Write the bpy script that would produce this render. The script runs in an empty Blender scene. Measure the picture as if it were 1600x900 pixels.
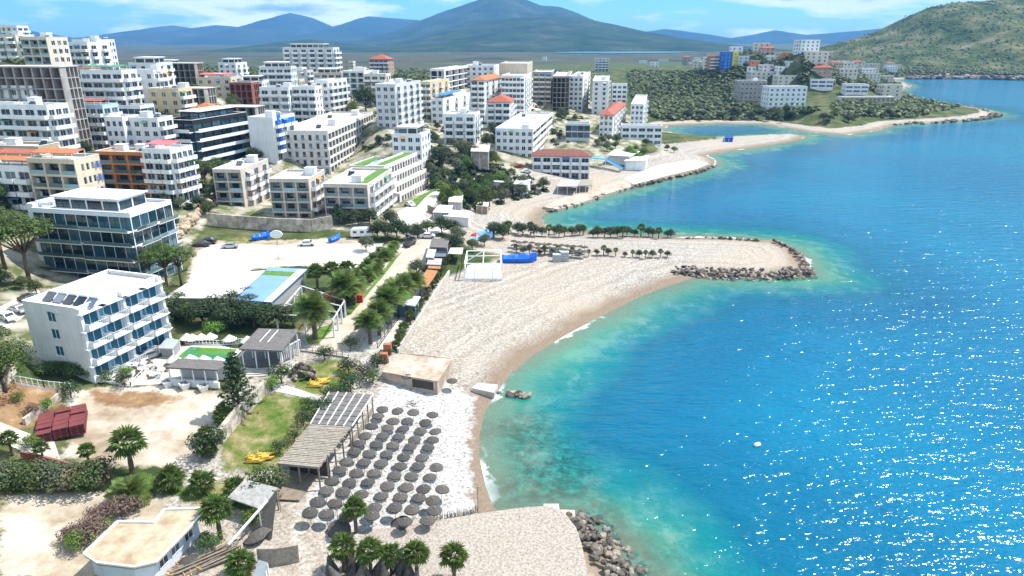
import bpy, bmesh, math, random
import numpy as np
from mathutils import Vector, noise
from mathutils.geometry import delaunay_2d_cdt

random.seed(7)
SC = bpy.context.scene
COL = SC.collection
R = math.radians

# ------------------------------------------------------------------ camera, sky, sun, exposure
F = 1081.0                       # focal length in pixels of the 1600x900 photograph
CAM_H = 57.0
PITCH = math.atan(390.0 / F)     # horizon at y = 60
SP, CP = math.sin(PITCH), math.cos(PITCH)
cam_d = bpy.data.cameras.new('camera')
cam_d.sensor_width = 36.0
cam_d.lens = 36.0 * F / 1600.0
cam_d.clip_start = 0.5
cam_d.clip_end = 60000.0
cam = bpy.data.objects.new('camera', cam_d)
COL.objects.link(cam)
cam.location = (0, 0, CAM_H)
cam.rotation_euler = (math.pi / 2 - PITCH, 0, 0)
SC.camera = cam

SUN_EL, SUN_AZ = R(57), math.atan2(0.92, 0.39)      # azimuth clockwise from +Y
world = bpy.data.worlds.new('World')
SC.world = world
world.use_nodes = True
nt = world.node_tree
for n in list(nt.nodes):
    nt.nodes.remove(n)
def N(t, typ, **kw):
    n = t.nodes.new(typ)
    for k, v in kw.items():
        if k[:3] == 'in_':
            n.inputs[int(k[3:])].default_value = v
        else:
            setattr(n, k, v)
    return n
def ramp(t, stops, fac=None):
    n = t.nodes.new('ShaderNodeValToRGB')
    e = n.color_ramp.elements
    while len(e) < len(stops):
        e.new(0.5)
    for i, (p, c) in enumerate(stops):
        e[i].position = p
        e[i].color = (c, c, c, 1) if not hasattr(c, '__len__') else tuple(c) + (1,)
    if fac is not None:
        t.links.new(fac, n.inputs[0])
    return n
out = N(nt, 'ShaderNodeOutputWorld')
bg = N(nt, 'ShaderNodeBackground')
sky = N(nt, 'ShaderNodeTexSky', sky_type='NISHITA', sun_disc=False)
sky.sun_elevation = SUN_EL
sky.sun_rotation = SUN_AZ
sky.air_density = 1.0
sky.dust_density = 0.3
sky.ozone_density = 2.0
hs = N(nt, 'ShaderNodeHueSaturation')
hs.inputs['Hue'].default_value = 0.475
hs.inputs['Saturation'].default_value = 1.3
nt.links.new(sky.outputs[0], hs.inputs['Color'])
# clouds: noise on a flat layer seen in perspective
tc = N(nt, 'ShaderNodeTexCoord')
cmap = N(nt, 'ShaderNodeMapping')
cmap.inputs['Location'].default_value = (2.3, 1.0, 0.5)
cmap.inputs['Scale'].default_value = (3.2, 3.2, 17.0)
nt.links.new(tc.outputs['Generated'], cmap.inputs[0])
cn = N(nt, 'ShaderNodeTexNoise')
cn.inputs['Scale'].default_value = 1.0; cn.inputs['Detail'].default_value = 9; cn.inputs['Roughness'].default_value = 0.58
nt.links.new(cmap.outputs[0], cn.inputs['Vector'])
cmask = ramp(nt, [(0.465, 0.0), (0.55, 1.0)], cn.outputs[0])
ccol = ramp(nt, [(0.50, (12, 12.3, 12.6)), (0.60, (10.5, 11, 11.6)), (0.68, (2.4, 4.2, 7.0))], cn.outputs[0])
mixc = N(nt, 'ShaderNodeMix', data_type='RGBA')
nt.links.new(cmask.outputs[0], mixc.inputs[0])
tint = N(nt, 'ShaderNodeMix', data_type='RGBA', blend_type='MULTIPLY'); tint.inputs[0].default_value = 1.0; tint.inputs[7].default_value = (0.58, 1.12, 1.28, 1)
nt.links.new(hs.outputs[0], tint.inputs[6]); nt.links.new(tint.outputs[2], mixc.inputs[6]); nt.links.new(ccol.outputs[0], mixc.inputs[7])
nt.links.new(mixc.outputs[2], bg.inputs[0])
bg.inputs[1].default_value = 0.105
nt.links.new(bg.outputs[0], out.inputs[0])

sun_d = bpy.data.lights.new('sun', 'SUN')
sun_d.energy = 5.0
sun_d.angle = R(0.53)
sun_d.color = (1.0, 0.965, 0.90)
sun = bpy.data.objects.new('sun', sun_d)
COL.objects.link(sun)
sdir = Vector((math.sin(SUN_AZ) * math.cos(SUN_EL), math.cos(SUN_AZ) * math.cos(SUN_EL), math.sin(SUN_EL)))
sun.rotation_euler = (-sdir).to_track_quat('-Z', 'Y').to_euler()
sun.location = (50, 50, 200)

SC.view_settings.view_transform = 'Standard'
SC.view_settings.look = 'None'
SC.view_settings.exposure = 0.68
SC.view_settings.gamma = 1.0
SC.view_settings.use_curve_mapping = False
cy = SC.cycles
cy.use_denoising = True
cy.max_bounces = 6
cy.diffuse_bounces = 2
cy.glossy_bounces = 2
cy.transmission_bounces = 2
cy.transparent_max_bounces = 8
cy.volume_bounces = 0
cy.caustics_reflective = False
cy.caustics_refractive = False
cy.sample_clamp_indirect = 4.0

# ------------------------------------------------------------------ pixels to places
def ray(px, py):
    a = (px - 800.0) / F
    b = -(py - 450.0) / F
    return Vector((a, CP + b * SP, -SP + b * CP))      # one unit of depth
def at_z(px, py, z):
    d = ray(px, py)
    t = (z - CAM_H) / d.z
    return Vector((d.x * t, d.y * t, z))
def at_y(px, py, Y):
    d = ray(px, py)
    t = Y / d.y
    return Vector((d.x * t, Y, CAM_H + d.z * t))
def project(p):
    v = Vector(p) - Vector((0, 0, CAM_H))
    dep = v.y * CP - v.z * SP
    up = v.y * SP + v.z * CP
    return 800 + F * v.x / dep, 450 - F * up / dep, dep

# ------------------------------------------------------------------ where the buildings stand
# label, roof corner front-left (px), front-right column (px), turn in degrees, far right column (px, or metres when negative),
# storeys, storey height, distance, wall, front, right, roof, options
BT = [
 # hill top on the left
 ('white stepped tower on the hill crest with orange roof terrace', 0,42,26,-14,40,6,3.1,420,'white','w3','b2','flat',{}),
 ('cream building with full-width balconies below the hill-crest tower', 20,75,66,-10,82,4,3.1,400,'cream','w2','c2','flat',{}),
 ('tall white block with many square windows on the hill crest', 112,64,160,-12,179,6,3.1,340,'white','w4','w4','flat',{'clut':3}),
 ('unfinished concrete frame with brick infill walls on the hillside', -25,104,92,-8,104,4,3.3,222,'concrete','o8','o3','flat',{'core':'brick','nopar':1}),
 ('grey concrete shell with empty window openings under an orange-roofed penthouse', 103,119,169,-8,176,4,3.2,272,'raw','o5','o2','flat',{'pent':('white','orange')}),
 ('large white apartment house with long balconies beside the grey concrete shell', 172,112,240,-10,257,4,3.2,268,'white','w4','c3','flat',{'clut':2}),
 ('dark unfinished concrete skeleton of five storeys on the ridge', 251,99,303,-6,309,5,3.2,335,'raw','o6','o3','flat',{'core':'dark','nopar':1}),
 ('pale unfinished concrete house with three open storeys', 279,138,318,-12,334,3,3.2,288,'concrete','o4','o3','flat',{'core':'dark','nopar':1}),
 ('red brick shell with a rusty red roof edge on the ridge', 358,131,392,-8,403,3,3.2,330,'brick','o4','o3','redflat',{'core':'brick'}),
 # left slope, middle rows
 ('white set-back house with balustrades above the stepped apartments', -30,137,50,-10,58,4,3.0,226,'white','w4','c2','flat',{'clut':2}),
 ('long white stepped apartment house with continuous balconies', -40,166,73,-12,80,5,3.1,208,'white','c6','c3','flat',{'clut':3}),
 ('grey apartment house with stacked white balconies and green roof awning', 73,172,104,-10,112,5,3.0,232,'grey','b2','b2','flat',{'awn':'green'}),
 ('pale blue apartment house with rows of small white balconies', 106,167,160,-8,168,5,3.0,236,'paleblue','b5','b2','flat',{'awn':'red'}),
 ('white restaurant pavilion with dark glazed front under a flat canopy', 170,168,219,-8,226,2,3.2,246,'white','g5','g2','flat',{}),
 ('plain white house with dark square windows beside the pale blue apartments', 163,186,191,-10,200,3,3.1,226,'white','w3','w2','flat',{}),
 ('low white terrace house in front of the restaurant pavilion', 192,187,246,-10,256,3,3.0,228,'white','w4','c2','flat',{'clut':3}),
 ('tan flat-roofed building with a long blank wall', -30,231,60,-8,70,3,3.2,190,'tan','n','w2','flat',{'clut':3}),
 ('white house with two orange-red awning roofs', -40,262,46,-10,57,3,3.1,166,'white','b4','b2','flat',{'awn2':1}),
 ('beige apartment house with loggias, blue shutters and orange canvas roof', 42,252,116,-10,151,5,3.1,162,'beige','l3','w4','flat',{'awn':'orange','shut':1}),
 ('orange-trimmed apartment house with glazed loggias behind pine trees', 148,240,222,-8,226,5,3.0,212,'orange','l3','w2','flat',{'clut':4}),
 ('white and orange apartment house with long pinkish-red roof canopy', 222,236,266,-14,301,5,3.0,203,'white','b3','b4','flat',{'awn':'pinkred'}),
 ('black apartment building with jutting white balcony slabs', 256,190,300,-16,385,6,3.2,236,'black','s3','s6','flat',{'pent':('black','none')}),
 ('small white house with orange tiled roof behind the black building', 296,172,330,-10,350,3,3.0,262,'white','w3','w2','orangehip',{}),
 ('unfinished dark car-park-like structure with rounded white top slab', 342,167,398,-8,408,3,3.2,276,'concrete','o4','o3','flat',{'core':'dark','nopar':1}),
 ('white house with bright blue painted panels', 387,186,426,-12,460,4,3.0,252,'white','n','b3','flat',{'blue':1,'clut':2}),
 ('white four-storey apartments with wide blue-tinted windows', 405,139,451,-6,455,5,3.1,306,'white','b3','w2','flat',{'clut':2}),
 ('white apartments with grey top floor beside the blue-tinted windows', 456,138,492,-6,498,5,3.1,308,'white','b3','w2','flat',{}),
 ('slim white apartment block with corner balconies under the high-rise', 492,128,512,-14,542,5,3.1,326,'white','w2','b4','flat',{}),
 ('nine-storey grey-white high-rise with ribbon balconies', 441,76,520,-6,530,9,3.05,450,'greywhite','b6','c2','flat',{'pent':('greywhite','none')}),
 # centre
 ('six-storey apartment block with blue balconies beside a dark tree', 586,134,617,-14,657,6,3.0,294,'greywhite','w3','b4','flat',{'clut':2}),
 ('yellowish apartment block with pale blue top storey', 657,130,672,-12,702,6,3.0,346,'yellow','b2','b3','flat',{}),
 ('white concrete frame with large dark openings on the skyline', 672,110,694,-12,734,4,3.2,385,'white','o2','o4','flat',{'core':'dark'}),
 ('bluish-white apartment house with deep terraces in the town centre', 673,156,692,-14,744,5,3.0,338,'white','w2','b4','flat',{'awn':'blue'}),
 ('compact white guest house with evenly spaced balconies', 693,181,742,-6,750,4,3.0,300,'white','b3','b2','flat',{'clut':3}),
 ('white block with an orange tiled roof on the town ridge', 736,126,757,-14,784,6,3.0,378,'white','b2','b3','orangehip',{}),
 ('broad white hotel with rows of dark balconies on the town ridge', 783,120,819,-8,830,6,3.0,382,'white','c6','b3','flat',{}),
 ('tall building with a blank beige gable wall', 781,101,824,-6,832,8,3.0,412,'beige','n','w3','flat',{}),
 ('white block with roof pavilion behind the skyline frame', 727,104,772,-6,780,4,3.0,430,'white','w5','w2','flat',{'clut':2}),
 ('white villa with red hipped tile roof above the trees', 761,160,797,-6,803,3,3.0,336,'white','b3','b2','redhip',{}),
 ('grey apartment row with red stair tower', 833,114,862,-6,866,6,3.0,450,'grey','b3','w2','flat',{}),
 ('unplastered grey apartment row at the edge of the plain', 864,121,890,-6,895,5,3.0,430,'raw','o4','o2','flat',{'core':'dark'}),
 ('tall white apartment tower with balconies down one edge', 890,121,911,-10,926,8,3.0,452,'white','w3','b2','flat',{'clut':2}),
 ('white apartment tower with a blank bluish side wall', 926,128,951,-8,956,8,3.0,446,'white','w2','b2','flat',{'clut':1}),
 ('white apartment block with dark paired windows next to the twin towers', 957,133,980,-6,984,6,3.0,462,'white','r3','w2','flat',{}),
 ('white hotel with red tiled roof terrace near the river mouth', 937,180,958,-14,990,5,3.0,372,'white','w3','b4','redhip',{}),
 ('white hotel wing with balconies behind the red-roofed hotel', 986,164,1006,-12,1032,4,3.0,400,'white','w3','b3','flat',{}),
 ('low white restaurant with terrace in front of the hotel wing', 972,198,1035,-4,1040,2,3.2,362,'white','r5','w2','flat',{}),
 ('white villa with cubic roof house on the terraced slope', 612,212,658,-8,672,3,3.1,262,'white','w4','w3','flat',{'pent':('white','none')}),
 ('wide white apartment house with tan vertical fin', 774,203,833,-10,869,4,3.1,302,'white','w6','r3','flat',{'clut':4}),
 ('white guest house with brown hipped tile roof above the cove', 832,244,922,-5,928,3,3.1,288,'white','b6','w2','brownhip',{}),
 ('low building with blue glass front between the villas', 884,195,922,-6,928,2,3.2,340,'greywhite','g4','w2','flat',{}),
 # hotel complex
 ('large cream-white hotel with long side of repeating recessed windows', 432,207,512,-3,585,6,3.1,258,'hotel','d7','f16','flat',{'clut':5}),
 ('terraced white hotel wing with grass roof strip and recessed windows', 576,262,600,-14,652,5,3.0,232,'hotel','l1','f12','grass',{}),
 ('white hotel deck building with rooftop pool', 545,262,590,-14,626,4,3.0,246,'hotel','w3','w4','pool',{}),
 ('beige apartment villa above the retaining wall, next to the pine trees', 332,268,376,-5,419,4,3.1,214,'beigeblock','l2','b3','flat',{'clut':3}),
 ('beige apartment villa in the middle of the retaining wall', 420,283,482,-3,507,4,3.1,204,'beigeblock','l3','b3','flat',{'clut':3}),
 ('beige apartment villa with long white stepped side, beside the gravel drive', 505,291,574,-6,612,4,3.1,202,'beigeblock','l3','b5','grass',{'clut':2}),
 # foreground left
 ('dark glass hotel with white roof slab and tilted glass balconies', 50,330,203,-12,268,5,3.3,152,'glassb','G9','G5','flat',{'pent':('whiteblue','none')}),
 # peninsula
 ('white five-storey hotel above the sandy spit', 1203,137,1262,3,-14,5,3.4,520,'white','w7','w3','flat',{'arc':1}),
 ('grey unfinished block beside the white spit hotel', 1158,128,1199,3,-14,4,3.4,550,'concrete','w6','w3','flat',{'clut':1}),
 ('low beige villa behind the grey unfinished block', 1174,113,1214,3,-12,2,3.2,640,'cream','w5','w2','flat',{}),
 ('low beige terrace villa behind the spit hotel', 1216,119,1253,3,-12,2,3.2,620,'cream','w4','w2','flat',{}),
 ('white modern villa with red terrace wall, nearer the spit hotel', 1268,125,1303,-8,-12,2,3.3,610,'white','r3','w2','flat',{}),
 ('white modern villa with red terrace wall, nearer the rocky cape', 1322,133,1358,-8,-12,2,3.3,590,'white','r3','w2','flat',{}),
 ('white cube villa by the water at the cape', 1382,134,1411,5,-11,3,3.1,600,'cream','w2','w2','flat',{}),
 ('long low terrace building with columns above the cape', 1315,153,1398,4,-8,1,3.6,560,'cream','o12','o2','flat',{'core':'cream'}),
 ('blue and yellow striped tower block on the peninsula', 1129,84,1149,4,-13,6,3.0,735,'bluepaint','n','n','flat',{'yel':1}),
 ('orange balcony block beside the blue and yellow tower', 1111,86,1127,4,-12,5,3.0,750,'orange','b3','b2','flat',{}),
 ('brown apartment house with red hipped roof on the ridge before the plain', 577,93,606,-8,615,5,3.0,545,'pinkish','b4','w2','redhip',{}),
 ('white five-storey house with flat red roof alone on the plain', 930,92,952,-4,957,5,3.0,880,'greywhite','b4','w2','redflat',{}),
]
# small houses on the far hill: colour, column, row of the eaves, width px, storeys, distance
FARH = [('pink',1095,73,22,4,900,'flat'),('white',1085,86,16,3,860,'flat'),('grey',1068,87,13,4,860,'redhip'),('pink',1128,64,12,3,960,'redhip'),
 ('greywhite',1120,76,20,3,900,'flat'),('pink',1152,66,22,3,960,'flat'),('cream',1176,72,18,3,950,'flat'),('white',1142,77,14,3,880,'flat'),
 ('white',1098,93,14,4,800,'flat'),('orange',1172,98,12,3,760,'flat'),('white',1167,106,12,2,720,'flat'),('paleblue',1152,91,14,3,800,'flat'),
 ('white',1228,74,17,4,900,'flat'),('white',1250,70,22,4,900,'flat'),('orange',1220,85,20,2,840,'flat'),('cream',1258,84,26,2,830,'flat'),
 ('white',1304,78,30,5,800,'flat'),('grey',1338,74,18,4,850,'flat'),('pink',1300,95,36,1,730,'flat'),('white',1214,106,22,3,690,'flat'),
 ('greywhite',1190,104,18,4,700,'flat'),('brownish',1270,106,26,1,700,'redhip'),('brownish',1312,105,22,1,690,'flat'),('white',1346,106,26,2,680,'flat'),
 ('cream',1352,113,28,2,640,'flat'),('cream',1378,117,24,1,640,'flat'),('greywhite',1230,98,22,2,740,'flat'),('white',1202,90,14,2,830,'flat'),
 ('pink',1188,78,16,2,930,'redhip'),('white',1000,94,14,2,1100,'flat'),('white',1017,98,12,2,1000,'flat'),('greywhite',1030,92,20,2,1050,'flat'),
 ('cream',1360,52,12,2,1180,'flat'),('cream',1340,62,16,2,1080,'flat'),('white',847,88.5,8,3,1600,'flat'),('cream',546,92,9,4,560,'flat')]
_cam = Vector((0, 0, CAM_H))
def colsolve(p, d, col, lo=2.0, hi=75.0):
    """how far from p along d until column col is reached"""
    f = lambda L: project(p+d*L)[0]-col
    a, b = lo, hi
    if f(a)*f(b) > 0:
        return a if abs(f(a)) < abs(f(b)) else b
    for _ in range(40):
        m_ = (a+b)/2
        if f(a)*f(m_) <= 0: b = m_
        else: a = m_
    return (a+b)/2
PLACED = []; BPTS = []
FILL = []
_fr = random.Random(77); _cells = []
for _k in range(400):       # further houses of the town, between the ones listed
    if len(FILL) >= 46: break
    _x = _fr.uniform(-30, 850); _y = _fr.uniform(118, 235)
    if _x < 230 and _y < 150: continue
    if _x > 560 and _y > 180: continue
    if _x > 400 and _y > 200: continue
    _dep = 215+(235-_y)*1.9+_fr.uniform(-12, 12)
    if _x < 260: _dep -= 20
    _p = Vector((0, 0, CAM_H))+ray(_x, _y)*_dep
    if any((_p.xy-q).length < 19 for q in _cells): continue
    _cells.append(_p.xy.copy()); FILL.append((_x, _y, _dep))
for row in BT:
    lab, ax, ay, bx, rz, cxx, n, fh, dep, wall, fr, rt, roof, opt = row
    top = _cam+ray(ax, ay)*dep
    a = R(rz); ux = Vector((math.cos(a), math.sin(a), 0)); uy = Vector((-math.sin(a), math.cos(a), 0))
    w = colsolve(top, ux, bx); d = -cxx if cxx < 0 else colsolve(top+ux*w, uy, cxx, 5.0, 70.0)
    d = max(d, 8.0)
    PLACED.append((lab, top, a, w, d, n, fh, wall, fr, rt, roof, opt))
    c = top+ux*w*0.5+uy*d*0.5
    BPTS.append((c.x, c.y, max(top.z-n*fh, 1.0)))
FARP = []
for colr, ax, ay, wp, n, dep, roof in FARH:
    top = _cam+ray(ax, ay)*dep
    w = wp*dep/F; d = max(8.0, w*0.7)
    FARP.append((colr, (ax, ay+n*3.0*F/dep), R(random.uniform(-12, 14)), w, d, n, 3.0, roof))
# ------------------------------------------------------------------ the lie of the land
CTRL = [(700,700,1.6),(600,700,2.0),(560,760,2.0),(480,780,2.4),(700,850,2.2),(560,850,2.3),(640,600,1.8),(900,430,1.8),
 (760,500,2.2),(700,450,2.4),(1000,390,1.8),(900,375,1.8),(780,330,2),(820,300,2.5),(1000,270,2.5),(1080,245,2.5),
 (430,720,3.3),(450,640,4),(500,580,4),(560,500,4.0),(620,400,4),(620,500,3.6),(250,660,5),(150,600,6),(330,560,5.3),
 (420,540,5),(40,620,7.5),(40,700,5.5),(100,760,4),(200,850,3.5),(30,860,4),(350,850,3),(300,780,3.5),
 (450,400,5),(350,390,5.4),(550,390,4.6),(300,440,6),(430,480,5),(60,480,7.5),(20,420,9.5),(150,440,8),
 (430,365,5.2),(430,325,8),(340,366,5.4),(340,325,8.5),(520,350,6),(520,325,7.5),(280,300,11),(265,340,9),
 (620,330,7),(660,300,7),(700,330,4),(740,280,6),(700,220,13),(640,215,16),(600,187,24),(480,200,19),(400,220,18),
 (330,250,15),(240,250,16),(150,240,20),(60,260,17),(0,300,14),(0,200,30),(100,180,32),(215,155,35),(20,100,46),
 (140,110,45),(280,140,34),(330,150,30),(370,140,30),(480,135,28),(600,117,30),(700,125,26),(660,140,25),(800,130,18),
 (850,150,14),(760,190,13),(820,240,9),(870,276,4.5),(940,220,8),(1000,222,4),(900,172,12),(960,195,8),(1000,180,7),
 (950,130,10),(1100,115,24),(1050,150,6),(1150,175,4),(1230,168,10),(1330,160,9),(1400,135,9),(1300,112,26),
 (1250,84,44),(1150,78,46),(1200,102,30),(1350,98,28),(1400,112,14),(1430,160,5),(1480,170,2.5),(1050,97,8),
 (600,100,2),(800,100,2),(1000,95,2),(800,86,1.5),(500,95,2),(300,100,3),(1000,84,1),(400,88,2),(1200,82,2),
 (-200,250,32),(-200,500,16),(-150,800,8),(0,1000,4),(400,1000,3),(-400,150,50),(-900,400,40),(-500,700,15)]
CXY = np.array([[*at_z(a, b, c).xy] for a, b, c in CTRL] + [list(q[:2]) for q in BPTS] +
               [[-20,20],[-60,0],[-110,20],[-200,-80],[-5000,2500],[-5000,6000],[0,7000],[5000,7000],[-2500,1500],[-900,900],[-300,1300],[2500,3500],[300,2200],[1100,2600]])
CZ = np.array([c for a, b, c in CTRL] + [q[2] for q in BPTS] + [2,3,5,14,5,5,2,2,8,20,5,2,2,2], dtype=float)
C2 = 12.0 ** 2
def _ker(d2):
    return -np.sqrt(d2 + C2)
_n = len(CZ)
_A = np.zeros((_n + 1, _n + 1))
_d2 = ((CXY[:, None, :] - CXY[None, :, :]) ** 2).sum(-1)
_A[:_n, :_n] = _ker(_d2) + np.eye(_n) * 1.5
_A[:_n, _n] = 1; _A[_n, :_n] = 1
_W = np.linalg.solve(_A, np.append(CZ, 0))
def rbf(X, Y):
    o = np.full(X.shape, _W[_n])
    for i in range(_n):
        o += _W[i] * -np.sqrt((X - CXY[i, 0]) ** 2 + (Y - CXY[i, 1]) ** 2 + C2)
    return o
SHORE_PX = [(985,900),(955,855),(915,820),(890,803),(830,800),(776,796),(762,760),(752,715),(752,680),(760,645),(778,615),(800,585),
 (835,555),(880,528),(930,500),(1000,465),(1050,446),(1085,435),(1130,434),(1200,434),(1268,427),(1260,405),(1240,388),(1210,376),
 (1130,371),(1060,371),(960,366),(880,361),(853,352),(846,340),(858,330),(900,320),(945,304),(985,293),(1040,280),(1090,269),(1117,259),
 (1118,249),(1102,243),(1140,236),(1190,229),(1240,221),(1262,213),(1235,209),(1180,211),(1120,214),(1060,211),(1035,203),(1045,196),
 (1120,193),(1190,194),(1230,200),(1270,207),(1320,211),(1370,204),(1400,195),(1470,191),(1530,187),(1562,180),(1555,174),(1520,167),
 (1490,165),(1450,157),(1415,150),(1400,146),(1412,140),(1425,134),(1410,128),(1395,124.5),(1440,122.5),(1520,123),(1600,125),(1750,126),(2100,128)]
SHORE = [(34.0,-400.0),(32.0,0.0),(22.0,40.0)] + [tuple(at_z(a, b, 0).xy) for a, b in SHORE_PX] + [(9000,1600),(9000,12000),(-12000,12000),(-12000,-400)]
SH = np.array(SHORE)
def shore_dist(X, Y):
    """distance to the water line, positive on land"""
    shp = X.shape
    X = X.ravel(); Y = Y.ravel()
    best = np.full(X.shape, 1e18); ins = np.zeros(X.shape, bool)
    m = len(SH)
    for i in range(m):
        ax, ay = SH[i]; bx, by = SH[(i + 1) % m]
        ex, ey = bx - ax, by - ay
        t = np.clip(((X - ax) * ex + (Y - ay) * ey) / (ex * ex + ey * ey), 0, 1)
        best = np.minimum(best, (X - ax - t * ex) ** 2 + (Y - ay - t * ey) ** 2)
        if ay != by:
            c = ((ay > Y) != (by > Y)) & (X < (bx - ax) * (Y - ay) / (by - ay) + ax)
            ins ^= c
    d = np.sqrt(best)
    return np.where(ins, d, -d).reshape(shp)
def smin(a, b, k):
    h = np.clip(0.5 + 0.5 * (b - a) / k, 0, 1)
    return b * (1 - h) + a * h - k * h * (1 - h)
def height(X, Y, sd=None):
    if sd is None:
        sd = shore_dist(X, Y)
    h = np.clip(rbf(X, Y), 0.6, 75)
    cap = 0.105 * sd + np.maximum(0, sd - 22) * 0.45
    land = smin(h, cap, 0.5)
    sea = np.maximum(0.115 * sd, -14)
    return np.where(sd > 0, np.maximum(land, 0.02 * np.minimum(sd, 3)), sea)
def polar(name, th0, th1, nth, r0, r1, nr):
    th = np.linspace(th0, th1, nth); rr = r0 * (r1/r0) ** np.linspace(0, 1, nr)
    T, Q = np.meshgrid(th, rr)
    return Q*np.sin(T), Q*np.cos(T)
NTH, NR, TH0, TH1, RR0, RR1 = 560, 520, R(-105), R(80), 25.0, 11000.0
GX, GY = polar('g', TH0, TH1, NTH, RR0, RR1, NR)
GSD = shore_dist(GX, GY)
GZ = height(GX, GY, GSD)
def fheight(X, Y):
    """ground height read off the ground sheet itself"""
    r = np.sqrt(X*X+Y*Y); th = np.arctan2(X, Y)
    a = np.clip((th-TH0)/(TH1-TH0)*(NTH-1), 0, NTH-1.001); c = np.clip(np.log(np.maximum(r, RR0)/RR0)/math.log(RR1/RR0)*(NR-1), 0, NR-1.001)
    i = a.astype(int); j = c.astype(int); fa = a-i; fc = c-j
    return (GZ[j, i]*(1-fa)+GZ[j, i+1]*fa)*(1-fc)+(GZ[j+1, i]*(1-fa)+GZ[j+1, i+1]*fa)*fc
def H(x, y):
    return float(fheight(np.array([x], float), np.array([y], float))[0])
_gc = {}
def G(px, py):
    """where the line of sight through a pixel meets the ground"""
    k = (round(px, 2), round(py, 2))
    if k in _gc:
        return _gc[k].copy()
    d = ray(px, py)
    ts = 40.0 * 1.02 ** np.arange(0, 240)
    hh = fheight(d.x * ts, d.y * ts)
    zz_ = CAM_H + d.z * ts
    below = np.nonzero(zz_ < np.maximum(hh, 0))[0]
    i = below[0] if len(below) else len(ts) - 1
    lo, hi = ts[max(i - 1, 0)], ts[i]
    for _ in range(4):
        tt = np.linspace(lo, hi, 9)
        zz_ = CAM_H + d.z * tt; hh = np.maximum(fheight(d.x * tt, d.y * tt), 0)
        j = np.nonzero(zz_ < hh)[0]
        j = j[0] if len(j) else 8
        lo, hi = tt[max(j - 1, 0)], tt[j]
    t = 0.5 * (lo + hi)
    p = Vector((d.x * t, d.y * t, 0)); p.z = max(H(p.x, p.y), 0)
    _gc[k] = p
    return p.copy()
def rise(p, py):
    """height z at which the upright through p shows at picture row py"""
    b = -(py - 450.0) / F
    # up*1 = b*dep : v.y*SP+v.z*CP = b*(v.y*CP - v.z*SP)
    vz = p.y * (b * CP - SP) / (CP + b * SP)
    return CAM_H + vz

# ------------------------------------------------------------------ materials
MATS = {}
def mat(name, c1, c2=None, scale=1.0, rough=0.8, bump=0.0, bscale=None, spec=0.3, metal=0.0, detail=4, lo=0.35, hi=0.65, coord='Object', dirt=0.0):
    if name in MATS:
        return MATS[name]
    m = bpy.data.materials.new(name); m.use_nodes = True
    t = m.node_tree; b = t.nodes['Principled BSDF']
    b.inputs['Roughness'].default_value = rough
    b.inputs['Specular IOR Level'].default_value = spec
    b.inputs['Metallic'].default_value = metal
    tcn = N(t, 'ShaderNodeTexCoord')
    if c2 is None:
        c2 = tuple(x * 0.86 for x in c1)
    nz = N(t, 'ShaderNodeTexNoise'); nz.inputs['Scale'].default_value = scale; nz.inputs['Detail'].default_value = detail
    nz.inputs['Roughness'].default_value = 0.62
    t.links.new(tcn.outputs[coord], nz.inputs['Vector'])
    rp = ramp(t, [(lo, c1), (hi, c2)], nz.outputs[0])
    src = rp.outputs[0]
    if dirt:
        mp = N(t, 'ShaderNodeMapping'); mp.inputs['Scale'].default_value = (1.3, 1.3, 0.12)
        t.links.new(tcn.outputs[coord], mp.inputs[0])
        n2 = N(t, 'ShaderNodeTexNoise'); n2.inputs['Scale'].default_value = 1.0; n2.inputs['Detail'].default_value = 5
        t.links.new(mp.outputs[0], n2.inputs['Vector'])
        r2 = ramp(t, [(0.45, 1.0), (0.72, 1.0 - dirt)], n2.outputs[0])
        mx = N(t, 'ShaderNodeMix', data_type='RGBA', blend_type='MULTIPLY'); mx.inputs[0].default_value = 1
        t.links.new(src, mx.inputs[6]); t.links.new(r2.outputs[0], mx.inputs[7])
        src = mx.outputs[2]
    t.links.new(src, b.inputs['Base Color'])
    if bump:
        nb = N(t, 'ShaderNodeTexNoise'); nb.inputs['Scale'].default_value = bscale or scale * 6; nb.inputs['Detail'].default_value = 3
        t.links.new(tcn.outputs[coord], nb.inputs['Vector'])
        bp = N(t, 'ShaderNodeBump'); bp.inputs['Strength'].default_value = bump; bp.inputs['Distance'].default_value = 0.1
        t.links.new(nb.outputs[0], bp.inputs['Height']); t.links.new(bp.outputs[0], b.inputs['Normal'])
    MATS[name] = m
    return m

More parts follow.
